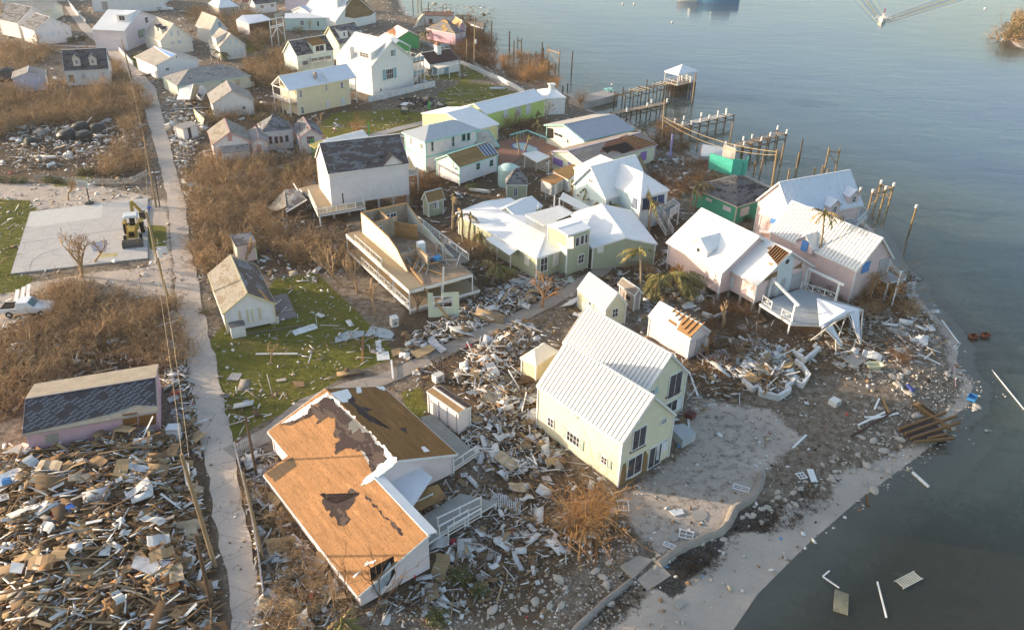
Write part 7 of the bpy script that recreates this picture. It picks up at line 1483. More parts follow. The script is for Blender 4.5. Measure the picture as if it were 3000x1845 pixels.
picket('white picket fence beside the footpath near the bare tree',PL('j',900,1470,1060,1410),seed=7,col=(.75,.74,.72));picket('leaning white picket fence beside the sage green house',PL('j',2180,900,2240,760,2130,640),seed=8,h=1.3,gap=.2,col=(.74,.73,.72));picket('white board fence behind the plywood sheds',PL('h',210,1270,410,1170),seed=9,h=1.8,gap=.2,pw=.17,col=(.66,.67,.66))
picket('low white fence beside the lane opposite the brush',PL('e',1760,300,1900,290),seed=10,h=.8);picket('white fence by the lime house',PL('g',1290,400,1400,360),seed=12,col=(.7,.7,.7));picket('white fence behind the cottages near the mint house',PL('C',1350,350,1500,300,1690,270),seed=13,h=1.3,gap=.25,pw=.2,col=(.7,.68,.66))
ar=thing('aqua_railing','aqua railing around the pool terrace','railing',at(P('g',1530,480))*(1,1,0));mb=MB()
_q=[at(P('g',*v))-np.array(ar.location) for v in ((1530,490),(1750,430),(2190,600))]
for i in range(2):mb.beam(_q[i]+(0,0,1.0),_q[i+1]+(0,0,1.0),.3,.14);[mb.beam(_q[i]+(_q[i+1]-_q[i])*j/5,_q[i]+(_q[i+1]-_q[i])*j/5+(0,0,1),.1,.1) for j in range(6)]
put('railing',mb,paint((.30,.66,.62)),ar)
# white timber frames standing in the upper village
tf=thing('timber_frame','tall white two-tier timber swing frame among debris','frame',at(P('C',1300,930))*(1,1,0));_a,_b=at(P('C',1305,930))-np.array(tf.location),at(P('C',1560,860))-np.array(tf.location);mb=MB()
for t_,zt_ in ((0,7.5),(.5,7.5),(1,7.5)):p_=_a+(_b-_a)*t_;mb.beam(p_,p_+(0,0,zt_),.2,.2)
for zz in (7.4,5.6,5.2):mb.beam(_a+(0,0,zz),_b+(0,0,zz),.18,.2)
mb.beam((_a+_b)/2+(0,0,5),_a+(0,0,2.6),.14,.14);mb.beam((_a+_b)/2+(0,0,5),_b+(0,0,2.6),.14,.14);put('frame',mb,m_trim,tf)

# ---------------- vegetation ----------------
def lane_clear(X_,Y_,m=.0): return clear(X_,Y_,KEEP)
def wpoly(c_,*xy): return [at(p)[:2] for p in PL(c_,*xy)]
def pts_in(poly,dens,rg,mind=0.0,maxn=100000):
 a=np.array(poly);x0,y0=a.min(0);x1,y1=a.max(0);n=int((x1-x0)*(y1-y0)*dens);q=np.stack([rg.uniform(x0,x1,n),rg.uniform(y0,y1,n)],1);q=q[inpoly(q[:,0],q[:,1],poly)];q=q[lane_clear(q[:,0],q[:,1])]
 return q[:maxn]
def brush_mesh(seed,R=1.5,Hh=1.6,n=34,r=.034,seg=4,curl=.42,up=.6,mat=None,stemr=1.0,kids=(5,4)):
 """tangle of curved limbs, each carrying side limbs and fine twigs"""
 rg=np.random.default_rng(seed);th=rg.uniform(0,2*np.pi,n);q=R*.7*np.sqrt(rg.random(n))*stemr;p=np.column_stack([q*np.cos(th),q*np.sin(th),rg.uniform(-.15,Hh*.15,n)])
 out=rg.uniform(0,2*np.pi,n);D=np.column_stack([np.cos(out),np.sin(out),rg.uniform(.2,1.5,n)*up*2.2]);D/=np.linalg.norm(D,axis=1)[:,None];L=rg.uniform(.6,1.3,n)*Hh*.95;rad_=rg.uniform(.6,1.5,n)*r
 Vs,Fs_,Ms,off=[],[],[],0
 for lv in range(3):
  sp=[]
  for k in range(seg):
   q=p+D*(L/seg)[:,None];V,F_=sticks_arr(p,q,rad_*(1-k/(seg+.5)),rad_*(1-(k+1)/(seg+.5)));Vs.append(V);Fs_.append(F_+off);off+=len(V);Ms.append(np.repeat(rg.integers(0,3,len(p)) if k==0 else Ms0,3));Ms0=Ms[-1][::3]
   sp.append((q,D.copy()));D=D+rg.normal(0,curl,D.shape)+(0,0,-.10);D/=np.linalg.norm(D,axis=1)[:,None];p=q
  if lv==2:break
  P2,D2,L2,r2=[],[],[],[]
  for j in range(kids[lv]):w_=sp[int(rg.integers(0,seg))];nd=w_[1]+rg.normal(0,.75,w_[1].shape);nd/=np.linalg.norm(nd,axis=1)[:,None];P2.append(w_[0]);D2.append(nd);L2.append(L*rg.uniform(.3,.65,len(L)));r2.append(rad_*.5)
  p,D,L,rad_=np.vstack(P2),np.vstack(D2),np.concatenate(L2),np.concatenate(r2);seg=2
 return arr_mesh('leafless_bush',np.vstack(Vs),np.vstack(Fs_),list(mat),np.concatenate(Ms))
m_br1=brush((.30,.19,.095),(.17,.105,.055));m_br2=brush((.38,.25,.13),(.22,.14,.07));m_br3=brush((.15,.075,.04),(.085,.045,.028));m_br4=brush((.50,.26,.09),(.30,.16,.07));m_grn=leaf((.06,.085,.018),(.12,.11,.03));m_olive=leaf((.13,.12,.035),(.20,.13,.05))
m_br5=brush((.52,.37,.22),(.36,.24,.13))
BV=[brush_mesh(s,1.6,1.55+.15*(s%4),34,.036,4,.45,.6,(m_br1,m_br2,m_br5)) for s in range(6)];BD=[brush_mesh(20+s,1.5,1.6,40,.03,4,.45,.6,(m_br3,m_br1,m_br3)) for s in range(3)];BO=[brush_mesh(30+s,1.0,2.8,40,.026,4,.16,1.1,(m_br4,m_br2,m_br4),.5) for s in range(3)]
def thicket(polys,dens,Hh,mats,seed,r=.03,label=None):
 q=np.vstack([pts_in(z,dens,rgb) for z in polys]);n=len(q);rg=np.random.default_rng(seed);q=q[vnoise(q[:,0],q[:,1],2.6,seed)>.26];n=len(q);hh=Hh*(.35+1.0*vnoise(q[:,0],q[:,1],2.6,seed));a=rg.uniform(0,6.28,n);p=np.column_stack([q,rg.uniform(-.1,.3,n)*hh]);D=np.column_stack([np.cos(a),np.sin(a),rg.uniform(.2,2.0,n)]);Vs,Fs_,off=[],[],0;rad_=rg.uniform(.5,1.6,n)*r;mi=rg.integers(0,len(mats),n)
 for k in range(3):
  D/=np.linalg.norm(D,axis=1)[:,None];e=p+D*(hh/2.2)[:,None];V,F_=sticks_arr(p,e,rad_*(1-k/3.4),rad_*(1-(k+1)/3.4));Vs.append(V);Fs_.append(F_+off);off+=len(V);p=e;D=D+rg.normal(0,.45,D.shape)
 tag(obj('undergrowth',arr_mesh('undergrowth',np.vstack(Vs),np.vstack(Fs_),list(mats),np.tile(np.repeat(mi,3),3))),kind='stuff')
def leafy_mesh(seed,R,Hh,n,sz,mat,name='green_shrub'):
 rg=np.random.default_rng(seed);v=rg.normal(0,1,(n,3));v/=np.linalg.norm(v,axis=1)[:,None];rr_=rg.random(n)**.4;C=v*rr_[:,None]*(R,R,Hh/2)+(0,0,Hh/2);lob=vnoise(C[:,0]+9,C[:,1]+C[:,2]*2+9,.5,seed)>.32;C=C[lob];n=len(C)
 S=np.column_stack([rg.uniform(.5,1.3,n)*sz,rg.uniform(.3,.7,n)*sz,np.full(n,.006)]);R_=rotm(rg.uniform(-1,1,n),rg.uniform(-1,1,n),rg.uniform(0,6.3,n));Q=np.array([[-.5,0,0],[0,-.5,0],[.5,0,0],[0,.5,0]]);V=np.einsum('nij,nkj->nki',R_,Q[None]*S[:,None])+C[:,None];Fq_=np.arange(4*n).reshape(n,4)
 V1=V.reshape(-1,3);st=26;a=rg.uniform(0,6.3,st);Pa=np.column_stack([np.cos(a)*.1*R,np.sin(a)*.1*R,np.full(st,-.1)]);Qa=np.column_stack([np.cos(a)*R*.7,np.sin(a)*R*.7,np.full(st,Hh*.7)])
 return arr_mesh(name,V1,Fq_,[mat])
GV=[leafy_mesh(s,1.2,1.5,900,.22,m_grn) for s in range(2)]+[leafy_mesh(7,1.3,1.9,900,.22,m_olive)]
nb=0
rgb=np.random.default_rng(99)
def spot(c,poly):
 a=np.array(poly);m_=(a.min(0)+a.max(0))/2;e=(a.max(0)-a.min(0))/2;u_,v_=(c[0]-m_[0])/e[0],(c[1]-m_[1])/e[1]
 return ('far' if v_>.33 else 'near' if v_<-.33 else 'middle')+' '+('left' if u_<-.33 else 'right' if u_>.33 else 'centre')
def bushes(poly,dens,meshes,smin,smax,name,label,cat,group,zs=(.7,1.15),cap=300,mind=1.0):
 q=pts_in(poly,dens,rgb)[:cap];keep=[]
 for c in q:
  if all((c[0]-k[0])**2+(c[1]-k[1])**2>mind**2 for k in keep):keep.append(c)
 for c in keep:
  s_=rgb.uniform(smin,smax);o=obj(name,meshes[int(rgb.integers(len(meshes)))],None,(c[0],c[1],0),float(rgb.uniform(0,6.28)));o.scale=(s_,s_,s_*rgb.uniform(*zs));tag(o,('large ' if s_>(smin+smax)/2 else 'small ')+label+', '+spot(c,poly)+' part',cat,group)
 return keep
# brush areas; the largest-looking individually, the farthest thickets as one mass each
Z1=wpoly('Z',-60,205,60,235,150,240,330,212,345,290,335,300,200,300,20,310,-60,400)
Z2_=wpoly('Z',455,400,560,375,620,390,700,385,745,400,770,430,700,480,640,520,700,560,800,580,860,600,850,650,740,640,650,650,640,600,560,600,545,660,490,680,470,600)
Z3=wpoly('Z',130,690,250,680,330,720,425,740,445,870,370,885,200,900,0,990,-60,980,-60,800,110,790)
Z4=wpoly('Z',600,1180,680,1180,860,1420,840,1512,640,1560,620,1330);Z5=wpoly('Z',1345,1120,1400,1130,1480,1200,1440,1260,1360,1250)
Z6=wpoly('Z',1680,690,1790,740,1830,820,1740,900,1690,870);Z7=wpoly('Z',2040,640,2160,690,2200,760,2060,760,1960,700)
Z8=wpoly('Z',1060,70,1130,60,1195,120,1190,165,1100,150);Z9=wpoly('Z',1200,140,1290,130,1330,170,1350,220,1220,190);Z10=wpoly('Z',1575,290,1640,310,1660,370,1580,350)
Z11=wpoly('Z',0,110,80,105,130,130,60,190,-40,200);Z12=wpoly('Z',580,150,650,130,720,160,690,220,600,200);Z13=wpoly('Z',985,430,1050,410,1080,450,1060,520,1000,500);Z14=wpoly('Z',1110,540,1190,600,1200,650,1130,640)
Z15=wpoly('Z',640,40,700,110,650,130,560,115,500,90,430,30,520,20);Z16=wpoly('Z',300,280,345,280,355,420,300,420,180,420,280,380);Z17=wpoly('Z',500,235,620,250,700,300,650,300,560,290,490,320);Z18=wpoly('Z',270,150,330,180,330,230,290,215)
Z19=wpoly('Z',1180,280,1290,290,1330,300,1280,330,1200,330);Z20=wpoly('Z',700,380,760,360,770,440,740,470,690,440);Z21=wpoly('Z',1500,620,1620,620,1600,700,1520,690);Z22=wpoly('Z',1560,420,1690,390,1720,430,1650,470,1600,470)
G1='leafless brown bushes'
for k,(zp,de,mm,a_,b_,lab) in enumerate(((Z1,.045,BV,1.3,2.1,'leafless brown bush in the thicket left of the upper lane'),(Z2_,.15,BV,1.0,1.7,'leafless brown bush in the thicket right of the lane'),(Z3,.24,BV,.9,1.4,'leafless brown bush in the thicket between the pickup and the lane'),
  (Z4,.35,BV,.6,1.0,'leafless brown bush below the stripped orange roof'),(Z6,.4,BD,.7,1.1,'dark leafless bush in the rubble under the big deck'),(Z7,.35,BV[:1]+BD,.8,1.2,'leafless bush between the deck and the pink house with blue shutters'),(Z8,.05,BD,1.6,2.3,'dark leafless bush on the shore by the pink house'),
  (Z9,.06,BO+BD,.8,1.3,'orange-brown leafless bush on the shore above the lime house'),(Z10,.15,BD,1.0,1.5,'dark red-brown leafless bush beside the piers'),(Z11,.02,BV,1.5,2.2,'brown bush at the upper left edge'),(Z12,.05,BV,1.3,2.0,'brown bush between the cottages and the mint house'),(Z13,.35,BD,.9,1.3,'dark leafless bush below the aqua trimmed houses'),
  (Z14,.4,BV,.8,1.2,'brown bush beside the sage green house'),(Z15,.012,BV,1.6,2.4,'brown bush between the far cottages'),(Z16,.08,BV,1.0,1.6,'brown bush between the white wreckage and the lane'),(Z17,.06,BV,.8,1.3,'brown bush beside the sagging white house'),(Z18,.08,BV,1.0,1.5,'brown bush beside the black roofed dormer house'),(Z19,.1,BD,.8,1.2,'brown bush beside the lime house'),(Z20,.12,BV,1.0,1.5,'brown bush left of the tall white house'),(Z21,.2,BD+BV,.7,1.1,'brown bush between the pale blue and pink houses'),(Z22,.12,BD,.7,1.2,'dark low bush on the rubble behind the purple trimmed house'))):
 bushes(zp,de,mm,a_,b_,'leafless_bush',lab,'bush',lab.replace('tangled ','').replace('bush','bushes'),mind=1.25 if k in (1,2,3) else 1.5)
thicket([Z1,Z11,Z16,Z18],3.2,2.3,(m_br1,m_br2,m_br5),3);thicket([Z15,Z12,Z17,Z20],2.4,2.2,(m_br1,m_br2,m_grn),4,.035);thicket([Z8,Z10,Z22,Z19],3.4,2.0,(m_br3,m_br1,m_br3),5);thicket([Z9],3.0,1.7,(m_br4,m_br1),6)
thicket([Z2_,Z3],4.2,1.3,(m_br1,m_br2,m_br5),7,.022);thicket([Z4,Z5],5,.9,(m_br1,m_br2,m_br5),8,.018)
for pp,mm,s_,lab in (((P('Z',1415,1270)),BO,1.5,'tall orange leafless bush at the corner of the cream house'),((P('Z',1385,1290)),BO,1.35,'smaller orange leafless bush behind the tall one'),((P('Z',1440,1250)),BO,1.0,'thin orange bush near the cream house wall'),(P('k',1900,1230),BO,1.1,'orange-brown bush in front of the blue shuttered gable'),(P('k',2060,1200),BO,1.2,'tall orange-brown bush by the small blue-grey deck'),(P('k',1760,1160),BD,1.2,'dark bush at the back of the big deck railing'),(P('k',2180,1200),BD,1.0,'dark bush at the leaning white post'),(P('Z',1260,195),BO,1.2,'bright orange bush near the low white wall on the shore'),(P('Z',1295,190),BO,1.1,'orange bush at the foot of the mooring frame'),(P('Z',1395,250),BO,1.1,'pale tan bush beside the concrete dock'),(P('Z',2160,860),BD,1.0,'dark brown bush among the stones of the point'),
  (P('Z',860,320),BO,1.0,'tan bush beside the yellow two-storey house'),(P('Z',830,350),BO,.8,'small tan bush at the corner of the arched window cottage'),(P('Z',620,120),BO,.9,'thin tan bush by the cream cottage')):
 c=at(pp);o=obj('leafless_bush',mm[0],None,(c[0],c[1],0),float(rgb.uniform(0,6)));o.scale=(s_,)*3;tag(o,lab,'bush')
for c_,x,y,s_,lab in (('e',20,240,.8,'green hedge clump left end of the court fence'),('e',120,245,.8,'green hedge clump second along the court fence'),('e',215,245,.8,'green hedge clump at the break in the court fence'),('e',470,240,1.0,'green hedge clump in front of the court picket fence'),('e',560,245,.9,'green hedge clump near the basketball hoop'),('e',860,160,1.1,'green hedge clump behind the court picket fence'),('e',780,170,.9,'small green hedge clump behind the court fence'),
  ('e',480,1500,1.0,'yellow-green bush beside the white pickup'),('e',1800,140,.7,'dark green bush beside the lane'),('C',420,1080,1.6,'dark green palm-like bush below the cream cottage'),('G',640,490,1.4,'dark green bush below the sagging white house'),('q',1950,1030,.9,'dark green shrub on the stony ground below the deck'),('q',1750,1420,.8,'low green shrub near the bottom edge'),('q',2150,1150,.7,'sprawling green shrub on the stony ground'),('g',1040,1150,1.2,'green broken palm clump behind the sage shed'),('k',850,560,.9,'olive bush beside the green house'),('k',120,640,1.0,'olive bush at the foot of the white stairs'),('C',1810,650,1.5,'round olive clipped bush beside the mint annex'),('C',1330,1050,1.5,'round tan bush left of the mint house'),('y',1300,640,1.2,'dark green hedge in front of the white gabled house'),('y',1140,660,1.2,'low dark hedge at the wall of the white gabled house'),('b',830,700,.8,'olive bush by the yellow house') if False else ('e',1960,1500,.6,'grassy tuft by the lane edge')):
 c=at(P(c_,x,y));o=obj('green_shrub',GV[0 if 'dark' in lab or 'green' in lab else 2],None,(c[0],c[1],-.1),float(rgb.uniform(0,6)));o.scale=(s_,s_,s_*.8);tag(o,lab,'shrub')
# mangrove islet
for i,(x,y,s_) in enumerate(((2960,120,3.0),(2990,105,3.4),(2985,75,2.6))):c=at((x,y),SEA);o=obj('mangrove',GV[2],None,(c[0],c[1],-1.0),i*1.3);o.scale=(s_,s_,s_*1.1);tag(o,('brown-green mangrove at the tip of the islet on the right edge','tall mangrove in the middle of the islet at the right edge','mangrove at the back of the islet at the right edge')[i],'mangrove');o2=obj('bare_branches',BV[1],o,(0,0,0));o2.scale=(1,1,1)
# bare trees with real limbs
def bare_tree(label,c_,x,y,Hh,seed,spread=.9,mat=None,r0=.16,lean=(0,0),levels=4,trunk_h=.3,name='bare_tree',k=3):
 rr=random.Random(seed);b0=at(P(c_,x,y));r=thing(name,label,'tree',(b0[0],b0[1],0));mt=MB();mb=MB()
 def grow(p,d,L,rad_,lv,into):
  pts=[p];dd=d
  for i in range(3):dd=nrm(dd+np.array([rr.gauss(0,.16),rr.gauss(0,.16),rr.gauss(0.02,.1)]));pts.append(pts[-1]+dd*L/3)
  into.tube(pts,[rad_,rad_*.88,rad_*.76,rad_*.62],6 if lv<2 else 4,cap=lv==0)
  if lv<levels:
   for j in range(k if lv else k+1):
    a=rr.uniform(0,6.28);s_=spread*rr.uniform(.5,1.1);ref=nrm(np.cross(dd,(math.cos(a),math.sin(a),.3)));nd=nrm(dd+ref*s_+np.array([0,0,.12]));st=pts[rr.choice((2,3,3))]
    grow(st,nd,L*rr.uniform(.55,.85),rad_*.6,lv+1,mb)
 grow(np.array([0,0,-.2]),nrm(np.array([lean[0],lean[1],1.0])),Hh*trunk_h+.3,r0,0,mt);m_=mat or lit((.30,.21,.13),.4,4.0);put('trunk',mt,m_,r);put('branches',mb,m_,r); return r
m_bark=lit((.34,.23,.13),.4,4.0);m_barkr=lit((.36,.20,.10),.4,4.0);m_barkd=lit((.12,.08,.055),.4,4.0);m_barko=lit((.42,.22,.08),.4,4.0)
for a in (('large bare spreading tree at the edge of the basketball court','e',780,1150,6.5,1,.9,m_bark,.28,(0,0),5),('leaning bare limb rising from the court edge','e',900,1010,5.5,2,.5,m_bark,.16,(.35,0),3),('small broken bare tree behind the basketball hoop','e',655,415,3.6,3,.7,m_bark,.16,(0,0),4),('bare tree at the front of the narrow pink shed','z',590,545,5.0,4,.5,m_bark,.2,(.15,0),3),
 ('pale bare tree left of the roofless wreck, nearest the brush','i',235,1060,6.0,5,.45,m_bark,.2,(-.12,0),3),('pale bare tree beside the wreck, second from the brush','i',430,1130,6.0,6,.4,m_bark,.18,(-.1,0),3),('forked pale bare tree in front of the wreck balcony','i',670,1420,5.5,7,.45,m_bark,.2,(-.1,0),3),('slim bare tree at the wreck corner','i',1200,1480,4.0,8,.35,m_barkd,.12,(-.1,0),3),
 ('stout sawn-off bare tree beside the footpath','j',1185,1475,4.6,9,.9,m_barkr,.26,(0,0),4),('dark twisted small tree where the footpath bends','m',1850,640,4.2,10,.75,m_barkd,.16,(0,0),4),('broken forked tree between the pink shed and debris','n',1885,600,3.2,11,.6,m_barkr,.2,(0,.1),3),('tilted split trunk under the pink house deck','k',660,1500,4.2,12,.35,m_bark,.3,(.35,.1),2),
 ('knotty bare tree before the pink house with curved dormer','k',260,1200,4.5,13,.5,m_barko,.22,(0,0),4),('slender bare sapling at the bottom centre','q',830,1380,9.5,14,.28,m_barkd,.06,(.12,0),3),('long leaning bare branch at the bottom centre','q',1080,1460,8.0,15,.3,m_barkd,.09,(.4,.3),3),('thin bare sapling beside the stripped roof wall','q',775,1390,6.0,16,.25,m_bark,.05,(0,0),3),
 ('dark twisted tree on the lawn by the glass balconies','E',450,1440,4.5,17,.8,m_barkd,.2,(0,0),4),('small dry tree in the middle of the lawn','m',140,470,2.6,18,.8,m_bark,.09,(0,0),4),('bare orange tree in the white walled rubble','K',880,800,4.0,19,.5,m_barko,.12,(.1,0),3),('gnarled tree beside the blue shuttered pink house','k',1640,1080,4.0,20,.9,m_barkd,.16,(0,0),4),('reddish gnarled tree in front of the pink house porch','k',1960,1260,4.6,21,.8,m_barko,.15,(0,0),4),('low reddish tree near the leaning white post','k',2120,1300,4.0,22,.8,m_barko,.14,(0,0),4),
 ('long bare branches sprawling over the water edge','k',2200,1150,4.0,23,.8,m_barkd,.14,(.6,.1),3),('small bare tree between the white gazebo house and the pool','g',1560,330,4.0,24,.5,m_barkr,.1,(0,0),4),('bare saplings behind the pool terrace','g',1480,370,3.6,25,.5,m_barkr,.09,(0,0),4),('bare branches behind the open sided house','c',320,1170,4.5,26,.5,m_bark,.1,(0,0),4),('thin dry tree in front of the lilac cottage','y',560,1420,5.0,27,.6,m_bark,.12,(0,0),4),('dry tree in front of the black roofed dormer house','y',1130,1250,4.5,28,.5,m_bark,.1,(0,0),4),('bare tree in front of the spotted roof house','G',490,200,3.6,29,.4,m_bark,.1,(0,0),3),('bare tree beside the grey long house end','G',780,200,4.4,30,.5,m_bark,.12,(0,0),4),('fallen bare crown over the top left brush','y',640,870,6.0,31,.9,m_bark,.18,(-.4,0),4),('bare broad tree at the top centre of the village','F',330,60,7.0,32,.9,m_bark,.25,(0,0),4),
 ('bare tree at the end of the long yellow house','b',660,1250,4.2,33,.7,m_bark,.12,(0,0),4),('orange dry tree under the yellow balcony','v',350,1230,3.5,34,.8,m_bark,.12,(0,0),4),('dead sapling before the salmon shuttered cottage','H',440,400,4.0,35,.5,m_bark,.1,(0,0),3),('dead tree beside the mint annex','D',460,620,4.0,36,.4,m_bark,.12,(0,0),3),('bare tree in the brush right of the lane','e',1990,700,4.5,37,.8,m_bark,.15,(-.3,0),4),('tall bare stems above the brush right of the lane','e',2160,250,4.5,38,.7,m_bark,.15,(.2,0),4),('dry tree near the pickup','l',300,420,5.0,39,.8,m_bark,.14,(0,0),4),('dead limbs over the brush beside the debris','l',900,330,4.5,40,1.0,m_bark,.16,(.6,0),4)):
 bare_tree(*a)
# palms
m_frond=leaf((.20,.16,.05),(.11,.13,.03));m_frondd=leaf((.26,.17,.07),(.34,.24,.10))
def palm(label,c_,bx,by,tx,ty,seed,nf=9,fl=2.2,dead=.5,wind=(1,0),r=.17):
 fl*=1.3
 rr=random.Random(seed);b0=at(P(c_,bx,by));hh=up_to(b0,P(c_,tx,ty));hh=min(max(hh,2.0),10);d=ray(P(c_,tx,ty));tp=CAMP+d*((hh-CAMH)/d[2]);T=tp-b0;root=thing('palm_tree',label,'palm tree',(b0[0],b0[1],0))
 mb=MB();pts=[np.array([0,0,-.2]),T*.35+(rr.uniform(-.15,.15),0,0),T*.7+(rr.uniform(-.15,.15),0,0),T];mb.tube(pts,[r*1.25,r,r*.85,r*.8],7);put('trunk',mb,lit((.30,.23,.16),.4,5.0),root)
 for i in range(nf):
  a=rr.uniform(0,6.28);dv=nrm(np.array([math.cos(a)+wind[0]*.8,math.sin(a)+wind[1]*.8,rr.uniform(-.4,1.0)]));L=fl*rr.uniform(.7,1.15);dd=dv;p=T.copy();sp=[p];n_=8;droop=rr.uniform(.12,.3)
  for k in range(n_):dd=nrm(dd+(0,0,-droop));p=p+dd*L/n_;sp.append(p)
  mb=MB();mb.tube(sp,[.035]+[.03*(1-k/(n_+1)) for k in range(n_)],3,cap=False)
  for k in range(1,n_*3):
   t_=k/(n_*3.0)*n_;j=int(t_);f=t_-j;q=sp[j]*(1-f)+sp[min(j+1,n_)]*f;tg=nrm(sp[min(j+1,n_)]-sp[j]);sd=nrm(np.cross(tg,(0,0,1)));ll=L*.26*math.sin(math.pi*min(.97,(k+2)/(n_*3.0)))
   for sg in (-1,1):
    if rr.random()<.25:continue
    e=q+sd*sg*ll*.7+tg*ll*.55+(0,0,-ll*rr.uniform(.4,.9));w_=tg*.085;mb.raw([q-w_,q+w_,e],[(0,1,2)])
  put('frond',mb,m_frondd if rr.random()<dead else m_frond,root)
 put('crown_stem',MB().tube([T-(0,0,.5),T+(0,0,.5)],[r*1.5,r*.6],7),m_frond,root); return root
for a in (('tall broken palm in front of the long pink house roof','k',1480,1120,1560,490,1,9,2.4,.8,(.4,0)),('palm with long windblown fronds beside the green house','k',400,470,440,240,2,11,3.0,.3,(1,.2)),('palm trunk beside the green house','k',365,500,410,300,3,5,2.0,.5,(1,0)),('yellowed palm leaning over the pale blue house stairs','h',1560,1700,1600,1310,4,10,2.8,.5,(1,.2)),
 ('first palm in the row beside the pale blue house','j',1560,270,1535,-10,5,5,1.6,.8,(1,0)),('second palm in the row beside the pale blue house','j',1622,300,1655,0,6,5,1.5,.8,(-.6,0)),('third palm in the row beside the pale blue house','j',1735,360,1715,60,7,6,1.7,.5,(.3,0)),('fourth palm in the row beside the pale blue house','j',1790,385,1795,180,8,6,1.4,.4,(.2,0)),('fifth palm in the row beside the pale blue house','j',1878,425,1882,190,9,8,1.9,.3,(-.6,0)),('last palm in the row beside the pale blue house','j',1962,465,2000,240,10,9,1.9,.3,(.6,0)),
 ('palm with drooping yellow fronds beside the small cream shed','j',2375,1400,2360,790,11,9,2.4,.6,(-.6,.6)),('dry palm left of the sage green house','j',108,550,110,150,12,4,1.3,1,(1,0)),('cluster palm leaning on the sage green roof','j',300,700,320,370,13,6,1.6,.8,(.7,0)),('second cluster palm at the sage green wall','j',240,690,215,350,14,4,1.5,1,(0,0)),('third cluster palm at the sage green wall','j',420,730,430,600,15,5,1.4,.7,(.4,0)),('low palm with olive fronds by the sage house porch','j',580,1170,630,980,16,16,2.8,.3,(.6,0)),
 ('low spreading green palm beside the pink house','k',330,1230,250,1050,17,22,4.2,.1,(.3,0)),('second low green palm beside the pink house','k',120,1190,90,1080,18,18,3.6,.2,(-.5,0)),('small palm by the curved dormer','k',290,900,340,790,19,8,1.6,.3,(.5,0)),('left palm standing by the far docks','E',705,290,700,200,20,8,3.4,.5,(-1,0)),('right palm standing by the far docks','E',905,340,900,270,21,9,3.6,.5,(.2,0)),('palm beside the green house near the dock','E',260,680,270,560,22,10,2.8,.3,(0,0)),
 ('small palm in front of the grey metal hip roof','g',950,660,945,540,23,12,1.8,.1,(0,0)),('bent palm beside the lime house','g',1860,260,1890,140,24,7,1.3,.1,(0,0)),('dry palm by the open sided house','g',1890,420,1890,270,25,6,1.6,.5,(.6,0)),('bare palm trunk at the pool','g',1655,680,1630,460,26,3,.8,.8,(0,0)),('leaning bare palm trunk at the pool','g',1720,640,1775,460,27,3,.8,.8,(0,0)),('drooping palm by the ruined teal wall side','h',1400,480,1480,360,28,6,2.2,.3,(.6,0)),('slim palm at the corner of the footpath','q',830,1500,830,1430,29,9,1.4,.2,(0,0)),('palm at the left edge of the upper village','y',90,440,30,200,30,5,1.8,.9,(0,0)),
 ('palm by the salmon shuttered cottages path','H',930,500,935,450,31,9,1.2,.3,(0,0)),('low palm beside the cream cottage with torn roof','C',330,1120,320,1040,32,14,2.8,.3,(.3,0))):
 palm(*a)

# ---------------- debris ----------------
m_wd=[timber((.30,.20,.115)),timber((.40,.28,.165)),timber((.19,.125,.075)),timber((.46,.33,.19))];m_wh=[timber((.80,.79,.77),.2),timber((.72,.71,.69),.3)];m_gy=[timber((.36,.33,.30),.4)];m_or=[timber((.44,.24,.11))];m_mix=m_wd+m_wh+m_gy+m_or
m_plys=[plywood((.46,.33,.18),float(i)) for i in range(2)]+[paint((.68,.67,.64),.3),paint((.44,.26,.12),.4),boards((.48,.33,.18),.2),paint((.60,.60,.62),.35),paint((.55,.44,.30),.4)]
def unit(name,size,mat):mb=MB();mb.box((0,0,0),size); return mb.mesh(name,mat)
def bent(name,L,W_,mat,seed):
 rr=random.Random(seed);n=4;V=[];
 for i in range(n+1):
  x=-L/2+L*i/n;z=rr.uniform(-.08,.14)
  for y in (-W_/2,W_/2):yy=y+(rr.uniform(-.2,.2) if i in (0,n) else rr.uniform(-.06,.06));V+=[(x+rr.uniform(-.1,.1) if i in (0,n) else x,yy,z),(x,yy,z-.04)]
 Fc=[]
 for i in range(n):a=4*i;Fc+=[(a,a+4,a+6,a+2),(a+1,a+3,a+7,a+5),(a,a+1,a+5,a+4),(a+2,a+6,a+7,a+3)]
 Fc+=[(0,2,3,1),(4*n,4*n+1,4*n+3,4*n+2)];mb=MB();mb.raw(V,Fc); return mb.mesh(name,mat)
PK={}
for ci,ms in (('w',m_wh),('b',m_wd),('g',m_gy),('o',m_or)):
 PK[ci]=[unit('broken_plank',(L,W_,T),m) for m in ms for (L,W_,T) in ((2.6,.14,.05),(1.7,.18,.05),(3.6,.1,.09),(1.1,.24,.04))]
PANEL={'p':[bent('broken_sheet',2.2,1.2,m_plys[i],i) for i in (0,1,4,6)]+[bent('broken_sheet',1.5,1.0,m_plys[0],9)],'w':[bent('broken_sheet',1.9,1.0,m_plys[2],5),bent('broken_sheet',2.4,.8,m_plys[5],6),bent('broken_sheet',1.0,.8,m_plys[2],7)],'o':[bent('broken_sheet',1.8,1.0,m_plys[3],8)]}
ZD={}
def heap(cx,cy,poly,hmax,edge_=3.0):
 i=inpoly(cx,cy,poly);d=segdist(np.asarray(cx),np.asarray(cy),poly);t=np.clip(np.where(i,d,0)/edge_,0,1); return hmax*t*(.45+.9*vnoise(np.asarray(cx),np.asarray(cy),3.2,5))
colname={'w':'white painted','b':'brown','g':'grey weathered','o':'orange-brown'}
stuffC,stuffS,stuffR,stuffM=[],[],[],[]
